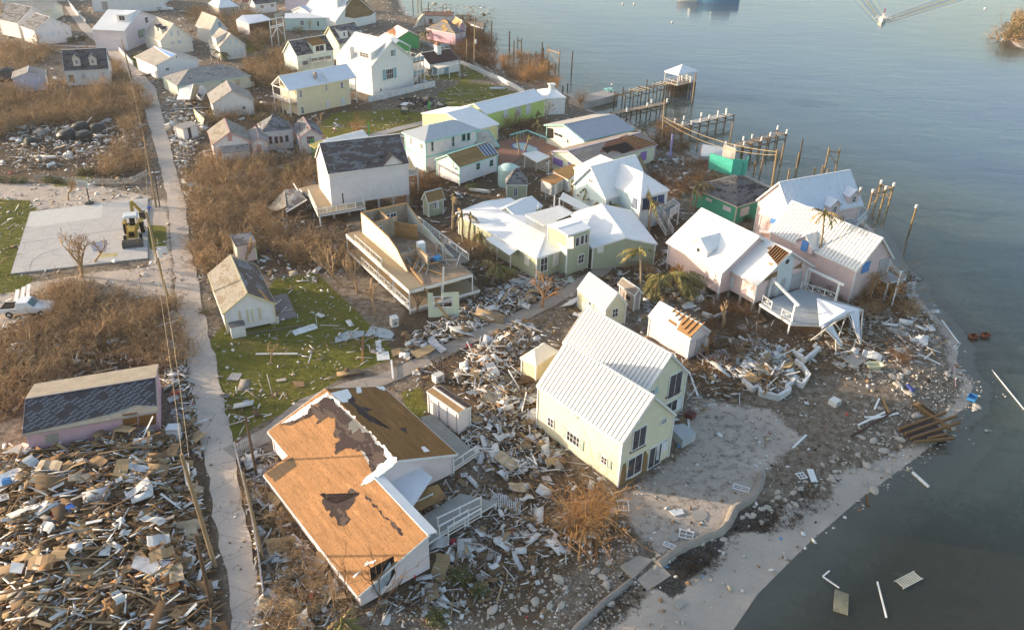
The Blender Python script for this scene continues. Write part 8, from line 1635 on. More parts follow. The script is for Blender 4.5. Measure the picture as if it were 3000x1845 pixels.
def debris(poly,ni,ns,npan,mixw,hmax,place,smin=.7,smax=1.3,dirn=None,panmix='pw',big=1.0):
 """ni planks and npan panels as objects, ns pieces as joined rubble"""
 rg=rgb;keys=list(mixw);pr=np.array([mixw[k] for k in keys],float);pr/=pr.sum()
 def sample(n):
  out=np.zeros((0,2));a=np.array(poly);x0,y0=a.min(0);x1,y1=a.max(0)
  for _ in range(12):
   q=np.stack([rg.uniform(x0,x1,n*3),rg.uniform(y0,y1,n*3)],1);q=q[inpoly(q[:,0],q[:,1],poly)];q=q[lane_clear(q[:,0],q[:,1])];out=np.vstack([out,q])
   if len(out)>=n:break
  return out[:n]
 q=sample(ni);hz=heap(q[:,0],q[:,1],poly,hmax)
 for c,z in zip(q,hz):
  k=keys[int(rg.choice(len(keys),p=pr))];me=PK[k][int(rg.integers(len(PK[k])))];rz=rg.uniform(0,3.14) if dirn is None or rg.random()<.35 else dirn+rg.normal(0,.35)
  o=obj('broken_plank',me,None,(c[0],c[1],z+.12+rg.uniform(0,.25)),(rg.uniform(-.5,.5),rg.normal(0,.16 if hmax<.4 else .3),rz));s_=rg.uniform(smin,smax);o.scale=(s_*big,rg.uniform(.7,1.3),rg.uniform(.8,1.2))
  tag(o,f'{colname[k]} plank {place}, {spot(c, poly)} part','plank',f'{colname[k]} broken planks {place}')
 q=sample(npan);hz=heap(q[:,0],q[:,1],poly,hmax)
 for c,z in zip(q,hz):
  k=panmix[int(rg.integers(len(panmix)))];me=PANEL[k][int(rg.integers(len(PANEL[k])))];s_=rg.uniform(.55,1.15)*big
  o=obj('broken_sheet',me,None,(c[0],c[1],z+.22),(rg.normal(0,.22),rg.normal(0,.22),rg.uniform(0,6.28)));o.scale=(s_,s_,1);nm={'p':'brown plywood','w':'white','o':'orange-brown'}[k];tag(o,f'{nm} sheet {place}, {spot(c, poly)} part','broken sheet',f'{nm} broken sheets {place}')
 q=sample(ns);n=len(q);hz=heap(q[:,0],q[:,1],poly,hmax)
 C=np.column_stack([q,hz*rg.uniform(.55,1.02,n)+.04+rg.uniform(0,.12,n)]);L=rg.gamma(1.9,.34,n)+.14;chunk=rg.random(n)<.22
 S=np.column_stack([L,np.where(chunk,L*rg.uniform(.3,.8,n),rg.uniform(.05,.17,n)),np.where(chunk,.05,rg.uniform(.03,.08,n))]);rz=np.where(rg.random(n)<.4,rg.uniform(0,3.14,n),(dirn if dirn is not None else 0)+rg.normal(0,.5,n)) if dirn is not None else rg.uniform(0,3.14,n)
 R_=rotm(rg.normal(0,.5,n),rg.normal(0,.25,n),rz);kk=rg.choice(len(keys),n,p=pr);mi=np.zeros(n,int);base={'b':(0,4),'w':(4,6),'g':(6,7),'o':(7,8)}
 for i_,k in enumerate(keys):s_=kk==i_;mi[s_]=rg.integers(*base[k],s_.sum())
 stuffC.append(C);stuffS.append(S);stuffR.append(R_);stuffM.append(mi)
W_=wpoly
debris(W_('Z',-30,1105,60,1065,130,1055,360,1010,430,1040,455,1090,490,1230,500,1330,530,1512,540,1600,-30,1600),150,4200,44,dict(b=6,w=2.4,o=1.3,g=.5),1.3,'in the big debris heap beside the lane',.8,1.4,rad(25),'pwpo',1.0)
debris(W_('Z',375,740,435,770,470,1000,485,1110,440,1040,385,880,390,800),26,520,6,dict(b=4,w=3),.35,'along the left edge of the lane',.6,1.1)
debris(W_('Z',1150,700,1260,670,1370,690,1300,740,1180,790,1080,840,1000,900,960,850,985,800,1080,760),20,900,8,dict(w=4,b=3,g=1),.4,'around the footpath below the roofless wreck',.6,1.1)
debris(W_('Z',1130,850,1240,760,1290,790,1260,850,1250,920,1290,960,1290,1010,1340,1080,1340,1120,1250,1160,1180,1140,1110,1060,1140,1000,1160,960,1080,920),44,1500,14,dict(w=4.5,b=4,g=1,o=.4),.75,'between the stripped roof and the cream house',.7,1.3)
debris(W_('K',430,440,560,380,600,320,780,230,900,330,1000,360,1130,440,1120,560,1200,640,1080,740,980,780,850,740,700,670,620,620,520,560,400,520,280,470),34,900,12,dict(w=4.5,b=3.4,g=.6),.7,'in the rubble between the deck and the pink shed',.8,1.3)
debris(W_('Z',20,305,200,300,340,300,345,370,270,385,180,400,60,410,10,380),12,950,8,dict(w=5,g=3,b=1.5),.6,'in the white wreckage above the court fence',1.0,1.6)
debris(W_('Z',400,235,440,225,480,250,500,300,480,330,440,420,415,380,405,300),8,700,6,dict(w=4,b=3,g=1),.5,'around the tilted wreck beside the lane',.9,1.4)
debris(W_('Z',1580,365,1680,390,1720,430,1700,470,1620,470,1570,430),4,500,4,dict(w=3,b=3,g=3),.35,'on the shore behind the purple trimmed house',.8,1.2)
debris(W_('Z',620,1090,650,1080,660,1140,640,1180,700,1270,850,1430,840,1512,640,1512,625,1310,600,1180),12,620,12,dict(b=4,w=2.2,g=1),.3,'between the lane fence and the stripped roof',.7,1.1,None,'ppw')
debris(W_('Z',1000,40,1060,55,1150,60,1180,45,1190,20,1030,10),0,420,0,dict(w=3,b=3,g=3),.8,'near the far docks')
debris(W_('Z',930,165,1010,150,1060,140,1100,150,1160,190,1040,200,960,230),0,240,0,dict(w=3,b=3),.2,'x')
debris(W_('Z',1600,600,1680,630,1720,720,1650,740,1590,700,1560,640),0,420,2,dict(w=3,b=3),.3,'beside the small brown shed')
debris(W_('Z',2060,690,2200,680,2240,800,2300,830,2200,880,2050,860,1950,860),6,260,4,dict(w=3,b=2,g=2),.1,'on the stony point',.8,1.4)
debris(W_('Z',980,1180,1180,1150,1330,1180,1420,1300,1300,1400,1000,1512,880,1480,990,1330),6,420,8,dict(w=3,b=3,g=1),.1,'on the stony ground below the deck',.5,1.0)
debris(W_('Z',-50,-10,560,-10,620,20,480,90,330,120,300,40,100,20),0,700,0,dict(w=4,b=2,g=2),.3,'x');debris(W_('Z',640,330,760,340,760,380,690,380,640,350),0,160,0,dict(w=3,b=3),.2,'x');debris(W_('Z',430,430,500,440,500,470,430,480),2,60,1,dict(w=4,b=2),.2,'beside the lane fence',.7,1.0)
debris(W_('Z',-40,700,420,740,440,900,370,890,0,1000),12,300,6,dict(w=3,b=4),.3,'in the brush left of the lane',.8,1.3)
def spread(n,poly,w=(3,4,2)):
 a=np.array(poly);x0,y0=a.min(0);x1,y1=a.max(0);q=np.stack([rgb.uniform(x0,x1,n*3),rgb.uniform(y0,y1,n*3)],1);q=q[inpoly(q[:,0],q[:,1],poly)&inpoly(q[:,0],q[:,1],LAND)];q=q[lane_clear(q[:,0],q[:,1])];q=q[vnoise(q[:,0],q[:,1],4.5,31)>rgb.uniform(.1,.8,len(q))][:n];m=len(q);L=rgb.gamma(2.0,.36,m)+.15;sc_=1+np.clip((q[:,1]-100)/200,0,.8)
 stuffC.append(np.column_stack([q,rgb.uniform(.03,.28,m)]));stuffS.append(np.column_stack([L*sc_,np.where(rgb.random(m)<.2,L*.5,rgb.uniform(.05,.14,m)),np.full(m,.04)]));stuffR.append(rotm(rgb.normal(0,.3,m),rgb.normal(0,.12,m),rgb.uniform(0,3.14,m)));mm=rgb.choice(3,m,p=np.array(w)/sum(w));stuffM.append(np.where(mm==0,rgb.integers(0,4,m),np.where(mm==1,rgb.integers(4,6,m),6)))
spread(2600,W_('Z',960,680,1200,600,1500,560,2200,650,2320,860,2280,900,2000,900,1650,1000,1500,1100,1450,1300,1050,1500,880,1400,1100,1100,980,900));spread(1500,W_('Z',440,380,1000,440,1500,560,1500,700,1100,700,880,660,480,700));spread(1600,W_('Z',300,150,800,250,1250,200,1750,420,1800,560,1300,520,740,400,440,420));spread(1300,W_('Z',-50,150,440,150,500,800,460,1100,-50,1100));spread(1200,W_('Z',0,0,900,0,1200,60,1150,160,700,180,0,150));spread(350,W_('Z',505,830,740,660,950,830,700,980,550,1050));spread(500,W_('Z',570,1050,680,1100,720,1250,860,1440,840,1540,620,1540))
C=np.vstack(stuffC);S=np.vstack(stuffS);R_=np.concatenate(stuffR);V,Fq_=boxes_arr(C,S,R_);tag(obj('debris',arr_mesh('debris',V,Fq_,m_mix,np.repeat(np.concatenate(stuffM),6))),kind='stuff')
# small litter over the whole ground
def chips(n,poly,smin,smax,w,cols,flat=.35,clearit=True):
 a=np.array(poly);x0,y0=a.min(0);x1,y1=a.max(0);m=n*3;q=np.stack([rgb.uniform(x0,x1,m),rgb.uniform(y0,y1,m)],1);k=inpoly(q[:,0],q[:,1],poly)&inpoly(q[:,0],q[:,1],LAND)
 q=q[k];q=q[lane_clear(q[:,0],q[:,1])][:n] if clearit else q[:n];m=len(q);s_=rgb.gamma(1.6,.5,m)*(smax-smin)*.5+smin;d=segdist(q[:,0],q[:,1],LAND);t=np.clip(d/7,0,1);z=SEA+(t*t*(3-2*t))*1.0-.05
 C=np.column_stack([q,z+.04+s_*flat*.15]);S=np.column_stack([s_,s_*rgb.uniform(.3,.95,m),s_*flat*rgb.uniform(.3,1,m)]);R_=rotm(rgb.normal(0,.3,m),rgb.normal(0,.3,m),rgb.uniform(0,6.28,m));mi=rgb.choice(len(cols),m,p=np.array(w)/sum(w)); return C,S,R_,mi
m_ch=[paint((.70,.69,.67)),timber((.34,.22,.12)),lit((.42,.38,.34),.4,3.0),tint('blue_litter',(.12,.3,.55)),tint('red_litter',(.5,.06,.06)),m_dark,paint((.52,.42,.30))]
parts_=[chips(3400,W_('Z',960,860,1060,760,1400,640,2200,700,2400,900,2200,1180,1600,1512,600,1540,640,1200),.05,.34,(4,3,3,.15,.08,.5,1.5),m_ch),chips(2200,W_('Z',-20,200,460,200,560,700,560,1100,-20,1100),.1,.5,(4,3,2,.1,.05,.5,1),m_ch),chips(2600,W_('Z',400,180,1250,60,1700,350,1700,640,560,680),.12,.6,(4,3,2,.15,.05,.4,1),m_ch),chips(1300,W_('Z',0,0,1000,0,1200,60,1100,200,300,220,0,200),.2,.8,(4,3,2,.1,.05,.4,1),m_ch),chips(260,W_('Z',510,820,740,660,950,820,700,980,550,1050),.05,.34,(6,2,1.5,.1,.05,.3,1.5),m_ch)]
C=np.vstack([p_[0] for p_ in parts_]);S=np.vstack([p_[1] for p_ in parts_]);R_=np.concatenate([p_[2] for p_ in parts_]);V,Fq_=boxes_arr(C,S,R_);tag(obj('litter',arr_mesh('litter',V,Fq_,m_ch,np.repeat(np.concatenate([p_[3] for p_ in parts_]),6))),kind='stuff')
_C,_S,_Rc,_mi=chips(1800,W_('Z',500,620,470,900,545,1060,580,1250,640,1540,540,1540,430,900,400,600),.03,.16,(3,3,3),m_ch[:3],.4,False);_C[:,2]+=.07;V,Fq_=boxes_arr(_C,_S,_Rc);tag(obj('lane_grit',arr_mesh('lane_grit',V,Fq_,m_ch[:3],np.repeat(_mi,6))),kind='stuff')
# stones
def rock_mesh(seed,nm='stone'):
 import bmesh as bmm
 bm=bmm.new();bmm.ops.create_icosphere(bm,subdivisions=2,radius=.5);rr=random.Random(seed)
 for v in bm.verts:f=1+rr.uniform(-.18,.18);v.co=Vector((v.co.x*f*1.2,v.co.y*f,max(v.co.z*f*.6,-.2)))
 me=bpy.data.meshes.new(nm);bm.to_mesh(me);bm.free();me.materials.append(lit((.42,.37,.31),.45,3.0)); return me
RK=[rock_mesh(i) for i in range(5)];_rv=np.zeros(len(RK[0].vertices)*3);RK[0].vertices.foreach_get('co',_rv);_rv=_rv.reshape(-1,3);_rf=np.array([list(p.vertices) for p in RK[0].polygons])
RP=[W_('Z',2060,740,2200,700,2330,860,2450,930,2400,1010,2250,1130,2100,1160,1990,1100,2080,1000,2200,960,2060,900,1990,860),W_('Z',880,1480,1000,1280,1200,1180,1480,1200,1560,1380,1480,1512,1300,1560,900,1560),W_('Z',1560,1380,1980,1180,2060,1110,1990,1100,1750,1250,1560,1330)]
nst=0
for pi_,(rp,n,mn,mx,lab) in enumerate(((RP[0],2600,.10,.42,'pale stone on the shore of the point'),(RP[1],2600,.08,.36,'pale stone on the rough ground below the deck'),(RP[2],700,.06,.3,'pale stone at the foot of the sea wall'))):
 a=np.array(rp);x0,y0=a.min(0);x1,y1=a.max(0);q=np.stack([rgb.uniform(x0,x1,n*3),rgb.uniform(y0,y1,n*3)],1);q=q[inpoly(q[:,0],q[:,1],rp)&(inpoly(q[:,0],q[:,1],LAND)|(rgb.random(len(q))<.12))];q=q[lane_clear(q[:,0],q[:,1])][:n];m=len(q);s_=mn+(mx-mn)*rgb.random(m)**3.0;d=np.where(inpoly(q[:,0],q[:,1],LAND),segdist(q[:,0],q[:,1],LAND),0);t=np.clip(d/7,0,1);z=SEA+t*t*(3-2*t)-.05
 o_=np.argsort(-s_);big_=o_[:46];rest=o_[46:]
 for i_ in big_:
  o=obj('stone',RK[int(rgb.integers(5))],None,(q[i_,0],q[i_,1],z[i_]+.03),(0,0,float(rgb.uniform(0,6))));ss=s_[i_]*rgb.uniform(1.1,2.0);o.scale=(ss*1.3,ss,ss);tag(o,('broad ' if ss>1.15*np.median(s_[big_])*1.3 else 'smaller ')+lab+', '+spot(q[i_],rp)+' part','stone',lab.replace('stone','stones',1))
 Rr=rotm(0,0,rgb.uniform(0,6.28,len(rest)));Sx=s_[rest][:,None]*np.column_stack([rgb.uniform(.8,1.4,len(rest)),rgb.uniform(.6,1.1,len(rest)),rgb.uniform(.5,1.0,len(rest))]);ov=np.array([[1,0,0],[0,1,0],[-1,0,0],[0,-1,0],[0,0,1],[.6,.6,.55],[-.6,.5,.6],[-.5,-.6,.5],[.6,-.5,.6]])*.5
 fr_=np.array([[0,5,8],[5,0,1],[5,1,6],[6,1,2],[6,2,7],[7,2,3],[7,3,8],[8,3,0],[4,5,6],[4,6,7],[4,7,8],[4,8,5]])[:,::1];V=np.einsum('nij,nkj->nki',Rr,ov[None]*Sx[:,None])+np.column_stack([q[rest],z[rest]])[:,None];Fq_=(fr_[None]+(np.arange(len(rest))*9)[:,None,None]).reshape(-1,3)
 tag(obj('pebbles',arr_mesh('pebbles',V.reshape(-1,3),Fq_,[lit((.44,.39,.33),.45,3.0)])),kind='stuff')

# twig litter on the ground below the brush
_tp=[]
for zp,de in ((Z1,6),(Z2_,9),(Z3,10),(Z4,12),(Z5,8),(Z6,9),(Z7,7),(W_('Z',1000,1080,1180,1150,1330,1100,1480,1230,1350,1400,1000,1500,870,1450),5),(W_('Z',1640,880,1900,760,2100,800,1960,920,1760,960,1660,940),7),(Z8,4),(Z9,4),(Z12,3),(Z15,2),(Z16,6)):_tp.append(pts_in(zp,de,rgb))
q=np.vstack(_tp);n=len(q);a=rgb.uniform(0,6.28,n);L=rgb.gamma(2,.35,n)+.2;Pa=np.column_stack([q,rgb.uniform(0,.12,n)]);Qa=Pa+np.column_stack([np.cos(a)*L,np.sin(a)*L,rgb.normal(.06,.14,n)]);V,Fq_=sticks_arr(Pa,Qa,rgb.uniform(.008,.035,n),np.full(n,.006));tag(obj('twig_litter',arr_mesh('twig_litter',V,Fq_,[m_br1,m_br3,m_br2],np.repeat(rgb.integers(0,3,n),3))),kind='stuff')

# ---------------- vehicles and single things ----------------
def wheel(par,x,y,r,w,mt=None,ax='y'):
 mb=MB();d=(0,w/2,0) if ax=='y' else (w/2,0,0);c=np.array([x,y,r]);mb.tube([c-d,c-np.array(d)*.8,c+np.array(d)*.8,c+d],[r*.86,r,r,r*.86],16);wl=put('wheel',mb,mt or tint('tyre',(.02,.02,.02),.9,.1),par)
 m2=MB();m2.tube([c-np.array(d)*1.06,c+np.array(d)*1.06],r*.5,12);put('rim',m2,paint((.6,.6,.58)),wl); return wl
def pickup(label,loc,rz,col=(.72,.72,.72),name='pickup_truck'):
 t=thing(name,label,'pickup',loc,rz);pm=tint('car_paint',col,.3,.5)
 prof=[(-2.5,.55),(-2.5,1.0),(-1.0,1.02),(-.85,1.02),(-.75,1.62),(.35,1.64),(.95,1.08),(2.3,.95),(2.5,.8),(2.5,.45)];mb=MB();w=.88;V=[]
 for s_ in (-1,1):V+=[(x,s_*(w if z<1.1 else w*.82),z) for x,z in prof]
 n=len(prof);Fc=[tuple(range(n))[::-1],tuple(range(n,2*n))]+[(i,(i+1)%n,n+(i+1)%n,n+i) for i in range(n)];mb.raw(V,Fc);put('body',mb,pm,t)
 put('bed',MB().box((-1.72,0,1.03),(1.4,1.5,.03)),m_dark,t);put('windscreen',MB().slab([(.42,-.64,1.58),(.42,.64,1.58),(.93,.74,1.14),(.93,-.74,1.14)],.03,up=(1,0,1)),tint('tinted_glass',(.10,.16,.17),.1,.6),t)
 for s_ in (-1,1):put('side_window',MB().slab([(-.65,s_*.73,1.55),(.25,s_*.73,1.57),(.75,s_*.85,1.12),(-.7,s_*.85,1.12)],.03,up=(0,s_,.2)),m_glass,t);put('headlight',MB().box((2.48,s_*.68,.78),(.08,.28,.16)),paint((.7,.7,.65)),t)
 for x in (-1.6,1.55):
  for s_ in (-1,1):wheel(t,x,s_*.8,.36,.24)
 put('bumper',MB().box((2.52,0,.5),(.12,1.6,.2)),tint('chrome',(.5,.5,.5),.3,.5),t); return t
pk=pickup('white pickup with three long white beams sticking up behind its cab',at(P('e',285,1500)),rad(8));pk.scale=(1.15,1.15,1.15)
_b0=at(P('e',290,1500))
lb_=thing('lumber_stack','three long white beams lying behind the white pickup','beams',_b0)
for (x0,y0,x1,y1) in ((170,1275,150,1400),(228,1250,208,1400),(278,1225,262,1395)):a,b_=at(P('e',x0,y0),.5)-_b0,at(P('e',x1,y1),.9)-_b0;put('beam',MB().beam(a,b_,.42,.12),m_trim,lb_)
pickup('far white pickup parked with red side damage in the brush',at(P('F',690,125)),rad(10),(.68,.66,.64))
# backhoe loader
bh=thing('backhoe_loader','yellow backhoe loader with raised arm parked on the court','backhoe',at(P('e',1295,770)),rad(90+4));_v=at(P('e',1290,830))-at(P('e',1325,560));bh.rotation_euler=(0,0,math.atan2(_v[1],_v[0]));bh.scale=(1.15,)*3;YL=tint('machine_yellow',(.36,.25,.05),.5,.3)
put('chassis',MB().box((.2,0,.95),(3.6,.8,.5)).box((1.2,0,1.35),(1.7,.85,.7)).box((1.95,0,1.2),(.25,.9,.9)),YL,bh);put('engine_grille',MB().box((2.1,0,1.25),(.05,.6,.6)),m_dark,bh)
mb=MB();
for x in (-1.0,.25):
 for y in (-.7,.7):mb.beam((x,y,1.2),(x,y*.95,2.75),.09,.09)
mb.box((-.4,0,1.25),(1.4,1.4,.3));put('cab_frame',mb,YL,bh);put('cab_roof',MB().box((-.4,0,2.8),(1.7,1.7,.14)).box((-.4,0,2.9),(1.4,1.4,.1)),paint((.66,.68,.68)),bh);put('seat',MB().box((-.5,0,1.6),(.6,.6,.3)).box((-.75,0,2.0),(.15,.6,.7)),m_dark,bh)
mb=MB()
for y in (-.55,.55):mb.beam((1.0,y,1.4),(2.9,y,.6),.14,.28)
put('loader_arms',mb,YL,bh);put('front_bucket',MB().slab([(2.9,-1.15,.1),(3.5,-1.15,.1),(3.5,1.15,.1),(2.9,1.15,.1)],.06,up=(0,0,1)).slab([(2.9,-1.15,.1),(2.9,1.15,.1),(2.85,1.15,.95),(2.85,-1.15,.95)],.06).box((3.15,-1.15,.4),(.7,.05,.7)).box((3.15,1.15,.4),(.7,.05,.7)),tint('worn_steel',(.16,.14,.12),.6),bh)
put('backhoe_boom',MB().beam((-1.9,0,1.2),(-3.0,.1,3.6),.3,.5).beam((-3.0,.1,3.6),(-3.5,.9,2.0),.24,.36),YL,bh);put('backhoe_bucket',MB().box((-3.6,1.0,1.4),(.8,.7,.9)),tint('worn_steel2',(.05,.045,.04),.6),bh)
for y in (-.95,.95):wheel(bh,-1.3,y,.78,.45);wheel(bh,1.5,y*.95,.48,.34);put('fender',MB().box((-1.3,y,1.62),(1.2,.5,.1)),YL,bh)
for y in (-.9,.9):put('stabilizer',MB().beam((-1.9,y*.6,1.2),(-2.1,y*1.5,.1),.12,.2),YL,bh)
# basketball hoop
hp=thing('basketball_hoop','portable basketball hoop with clear framed backboard at the court edge','basketball hoop',at(P('e',862,455)),rad(-100));bk=tint('black_steel',(.03,.03,.03),.6)
put('base',MB().box((0,0,.2),(1.1,.8,.35)),bk,hp);put('pole',MB().tube([(-.1,0,.2),(-.2,0,2.9),(.35,0,3.6)],.09,8),bk,hp);mb=MB()
for a,b_ in (((.5,-.9,2.95),(.5,.9,2.95)),((.5,-.9,4.0),(.5,.9,4.0)),((.5,-.9,2.95),(.5,-.9,4.0)),((.5,.9,2.95),(.5,.9,4.0))):mb.beam(a,b_,.08,.08)
put('backboard_frame',mb,paint((.72,.72,.72)),hp);put('backboard',MB().box((.5,0,3.47),(.02,1.7,.95)),tint('clear_board',(.36,.37,.37),.2,.5),hp)
put('rim',MB().tube([(.9+.25*math.cos(q),.25*math.sin(q),3.15) for q in np.linspace(0,2*math.pi,13)],.025,5),tint('orange_rim',(.6,.15,.05)),hp)
# golf carts
def cart(label,p,rz,roofc=(.74,.74,.74),flip=0):
 t=thing('golf_cart',label,'golf cart',at(p),rz);put('body',MB().box((0,0,.5),(2.3,1.1,.35)).box((.95,0,.75),(.4,1.1,.4)),tint('cart_dark',(.05,.07,.06),.4),t);put('seat',MB().box((-.2,0,.85),(.6,1.1,.25)).box((-.5,0,1.15),(.15,1.1,.5)),paint((.66,.65,.6)),t)
 put('roof',MB().box((-.1,0,1.95),(2.1,1.25,.08)),paint(roofc),t);mb=MB();[mb.beam((x,y,.6),(x*.95,y,1.92),.05,.05) for x in (-.95,.85) for y in (-.5,.5)];put('roof_post',mb,bk,t)
 for x in (-.75,.8):
  for y in (-.5,.5):wheel(t,x,y,.24,.2)
 return t
cart('golf cart with a white flat roof standing on the lawn',P('b',1435,1085),rad(75));cart('dark golf cart right of the heap on the lawn',P('b',1780,1040),rad(20),(.06,.07,.09))
rr=random.Random(8);mb=MB()
for i in range(70):mb.box((rr.gauss(0,1.9),rr.gauss(0,1.3),abs(rr.gauss(.5,.4))),(rr.uniform(.3,1.4),rr.uniform(.2,.8),rr.uniform(.1,.5)),rotm(rr.uniform(-.6,.6),rr.uniform(-.6,.6),rr.uniform(0,3))[0],rr.choice((0,0,0,1,2)))
one('wrecked_carts',mb,[tint('charred',(.03,.03,.035),.6),lit((.3,.25,.2)),paint((.5,.52,.55))],'dark heap of tangled wrecked carts against the long white wall','wreck',loc=at(P('b',1590,1000)))
one('gas_bottle',MB().tube([(0,0,0),(0,0,1.4),(0,0,1.6)],[.25,.25,.08],12),tint('green_bottle',(.05,.4,.08),.5),'green upright bottle by the wrecked carts','gas bottle',loc=at(P('b',1665,1050)))
# boats
def hull(L,W2,Hh,col,n=14,keel=-.4):
 V=[];
 for i in range(n+1):
  t_=i/n;x=-L/2+L*t_;w=W2*(1-max(0,(t_-.35)/.65)**2.2)*(.85+.15*min(1,t_*4));h_=Hh*(1+.35*t_*t_);V+=[(x,-w,h_),(x,-w*.75,keel*.3),(x,0,keel*(1-t_**4)),(x,w*.75,keel*.3),(x,w,h_)]
 Fc=[(i*5+j,i*5+j+1,(i+1)*5+j+1,(i+1)*5+j) for i in range(n) for j in range(4)]+[(4,3,2,1,0)]+[(i*5,(i+1)*5,(i+1)*5+4,i*5+4) for i in range(n)];mb=MB();mb.raw(V,Fc); return mb
sb=thing('speedboat','small white motorboat with a driver heading towards the village','boat',at(P('d',1095,205),SEA));_dd=at(P('d',1095,235),SEA)-at(P('d',1115,140),SEA);sb.rotation_euler=(0,-.05,math.atan2(_dd[1],_dd[0]));put('hull',hull(8.2,1.35,.9,None),paint((.74,.70,.62)),sb);put('console',MB().box((-.6,0,1.5),(.9,1.0,1.2)).box((-1.0,0,2.3),(1.6,1.6,.1)).box((-2.8,0,1.1),(1.2,2.0,.3)),m_trim,sb);put('outboard',MB().box((-4.2,0,.7),(.5,.5,1.3)),m_dark,sb)
def sit_person(label,loc,rz,shirt,hair=(.05,.03,.02)):
 """small standing figure, skinned along a skeleton"""
 me=bpy.data.meshes.new('person');J=[(0,0,.95),(0,0,1.2),(0,0,1.42),(0,0,1.52),(0,0,1.66),(.0,.1,.92),(.03,.12,.5),(0,.12,.06),(.12,.12,.03),(0,-.1,.92),(.03,-.12,.5),(0,-.12,.06),(.12,-.12,.03),(0,.2,1.4),(.1,.26,1.12),(.3,.2,1.08),(0,-.2,1.4),(.1,-.26,1.12),(.3,-.2,1.08)]
 E_=[(0,1),(1,2),(2,3),(3,4),(0,5),(5,6),(6,7),(7,8),(0,9),(9,10),(10,11),(11,12),(2,13),(13,14),(14,15),(2,16),(16,17),(17,18)];R0=[.15,.14,.15,.06,.10,.1,.07,.05,.04,.1,.07,.05,.04,.07,.05,.035,.07,.05,.035]
 me.from_pydata(J,E_,[]);o=obj('person',me,None,loc,rz);sk=o.modifiers.new('s','SKIN');
 for v,r_ in zip(me.skin_vertices[0].data,R0):v.radius=(r_,r_)
 me.skin_vertices[0].data[0].use_root=True;ss=o.modifiers.new('b','SUBSURF');ss.levels=ss.render_levels=1;me.materials.append(paint(shirt));tag(o,label,'person')
 put('hair',MB().tube([(0,0,1.66),(0,0,1.76),(0,0,1.80)],[.11,.1,.03],8),paint(hair),o); return o
sit_person('person in a red top standing at the console of the motorboat',tuple(at(P('d',1112,150),SEA)+np.array([0,0,.7])),-1.2,(.5,.06,.05))
# foam and wake churn behind the boat
n=260;dirb=-_dd[:2]/np.hypot(*_dd[:2]);pb_=np.array([-dirb[1],dirb[0]]);t_=rgb.gamma(1.5,3.0,n)+2.5;s_=rgb.normal(0,1,n)*(1.1+t_*.06);bpz=at(P('d',1100,200),SEA)[:2];Cc=bpz+dirb*t_[:,None]+pb_*s_[:,None];S=np.column_stack([rgb.uniform(.1,.6,n),rgb.uniform(.08,.35,n),np.full(n,.03)]);V,Fq_=boxes_arr(np.column_stack([Cc,np.full(n,SEA+.03)]),S,rotm(0,0,rgb.uniform(0,3,n)));tag(obj('foam',arr_mesh('foam',V,Fq_,[paint((.7,.72,.74))])),kind='stuff')
bb=thing('moored_boat','blue hulled boat moored at the top edge of the water','boat',at(P('c',1960,28),SEA),rad(172));put('hull',hull(17,3.0,2.6,None),tint('boat_blue',(.12,.30,.48),.3,.5),bb);put('rub_rail',MB().beam((-8,2.9,2.7),(3,2.9,2.9),.2,.25).beam((-8,-2.9,2.7),(3,-2.9,2.9),.2,.25),timber((.5,.35,.22)),bb);put('cabin',MB().box((-2,0,4.0),(7,4.2,2.4)),paint((.7,.7,.68)),bb)
wb=thing('moored_boat','white hulled boat behind the blue one at the top edge','boat',at(P('c',1745,14),SEA),rad(185));put('hull',hull(13,2.4,2.4,None),paint((.72,.70,.64)),wb);put('cabin',MB().box((-1,0,3.6),(5,3.2,2.2)),paint((.7,.7,.68)),wb)
for i,(x,y) in enumerate(((1065,43),(1175,43),(1538,220))):one('buoy',MB().tube([(0,0,-.2),(0,0,.3),(0,0,.55)],[.35,.4,.1],10),paint((.72,.70,.66)),('small white buoy left in the far water','small white buoy right of its twin','pale buoy in the open water')[i],'buoy',loc=at(P('c',x,y),SEA))
one('buoy',MB().tube([(0,0,-.2),(0,0,.3),(0,0,.55)],[.4,.45,.1],10),paint((.76,.75,.72)),'single white buoy near the mangrove islet','buoy',loc=at(P('d',2085,88),SEA))
# things on the beach and in the shallows
def zat(p,dz=0):
 q=at(p,-.3);ins=inpoly(np.array([q[0]]),np.array([q[1]]),LAND)[0];d=segdist(np.array([q[0]]),np.array([q[1]]),LAND)[0];t=min(d/7,1);z=SEA+t*t*(3-2*t)-.05 if ins else SEA;q=at(p,z); return np.array([q[0],q[1],z+dz])
tb=thing('bathtub','pale yellow plastic tub standing on a slab of rubble','tub',zat(P('o',1015,720),.1),rad(5));mb=MB();mb.tube([(0,0,0),(0,0,.42)],[.62,.78],16);mb2=MB();
V=[(math.copysign(abs(math.cos(q))**.5,math.cos(q))*rx,math.copysign(abs(math.sin(q))**.5,math.sin(q))*ry,z) for (rx,ry,z) in ((.72,.4,.05),(.92,.5,.5),(.98,.56,.52),(.84,.43,.5),(.66,.34,.16)) for q in np.linspace(0,2*math.pi,17)[:-1]]
mb2.raw(V,[(r*16+i,r*16+(i+1)%16,(r+1)*16+(i+1)%16,(r+1)*16+i) for r in range(4) for i in range(16)]+[tuple(range(15,-1,-1)),tuple(64+i for i in range(16))]);put('shell',mb2,paint((.66,.63,.42)),tb)
one('fish_crate',MB().box((0,0,.05),(1.1,.8,.06)).box((0,.4,.2),(1.1,.05,.35)).box((0,-.4,.2),(1.1,.05,.35)).box((.55,0,.2),(.05,.8,.35)).box((-.55,0,.2),(.05,.8,.35)),tint('blue_plastic',(.04,.22,.48),.4),'blue open plastic crate on the stony shore','crate',loc=zat(P('o',1955,1020),.1),rot=.9)
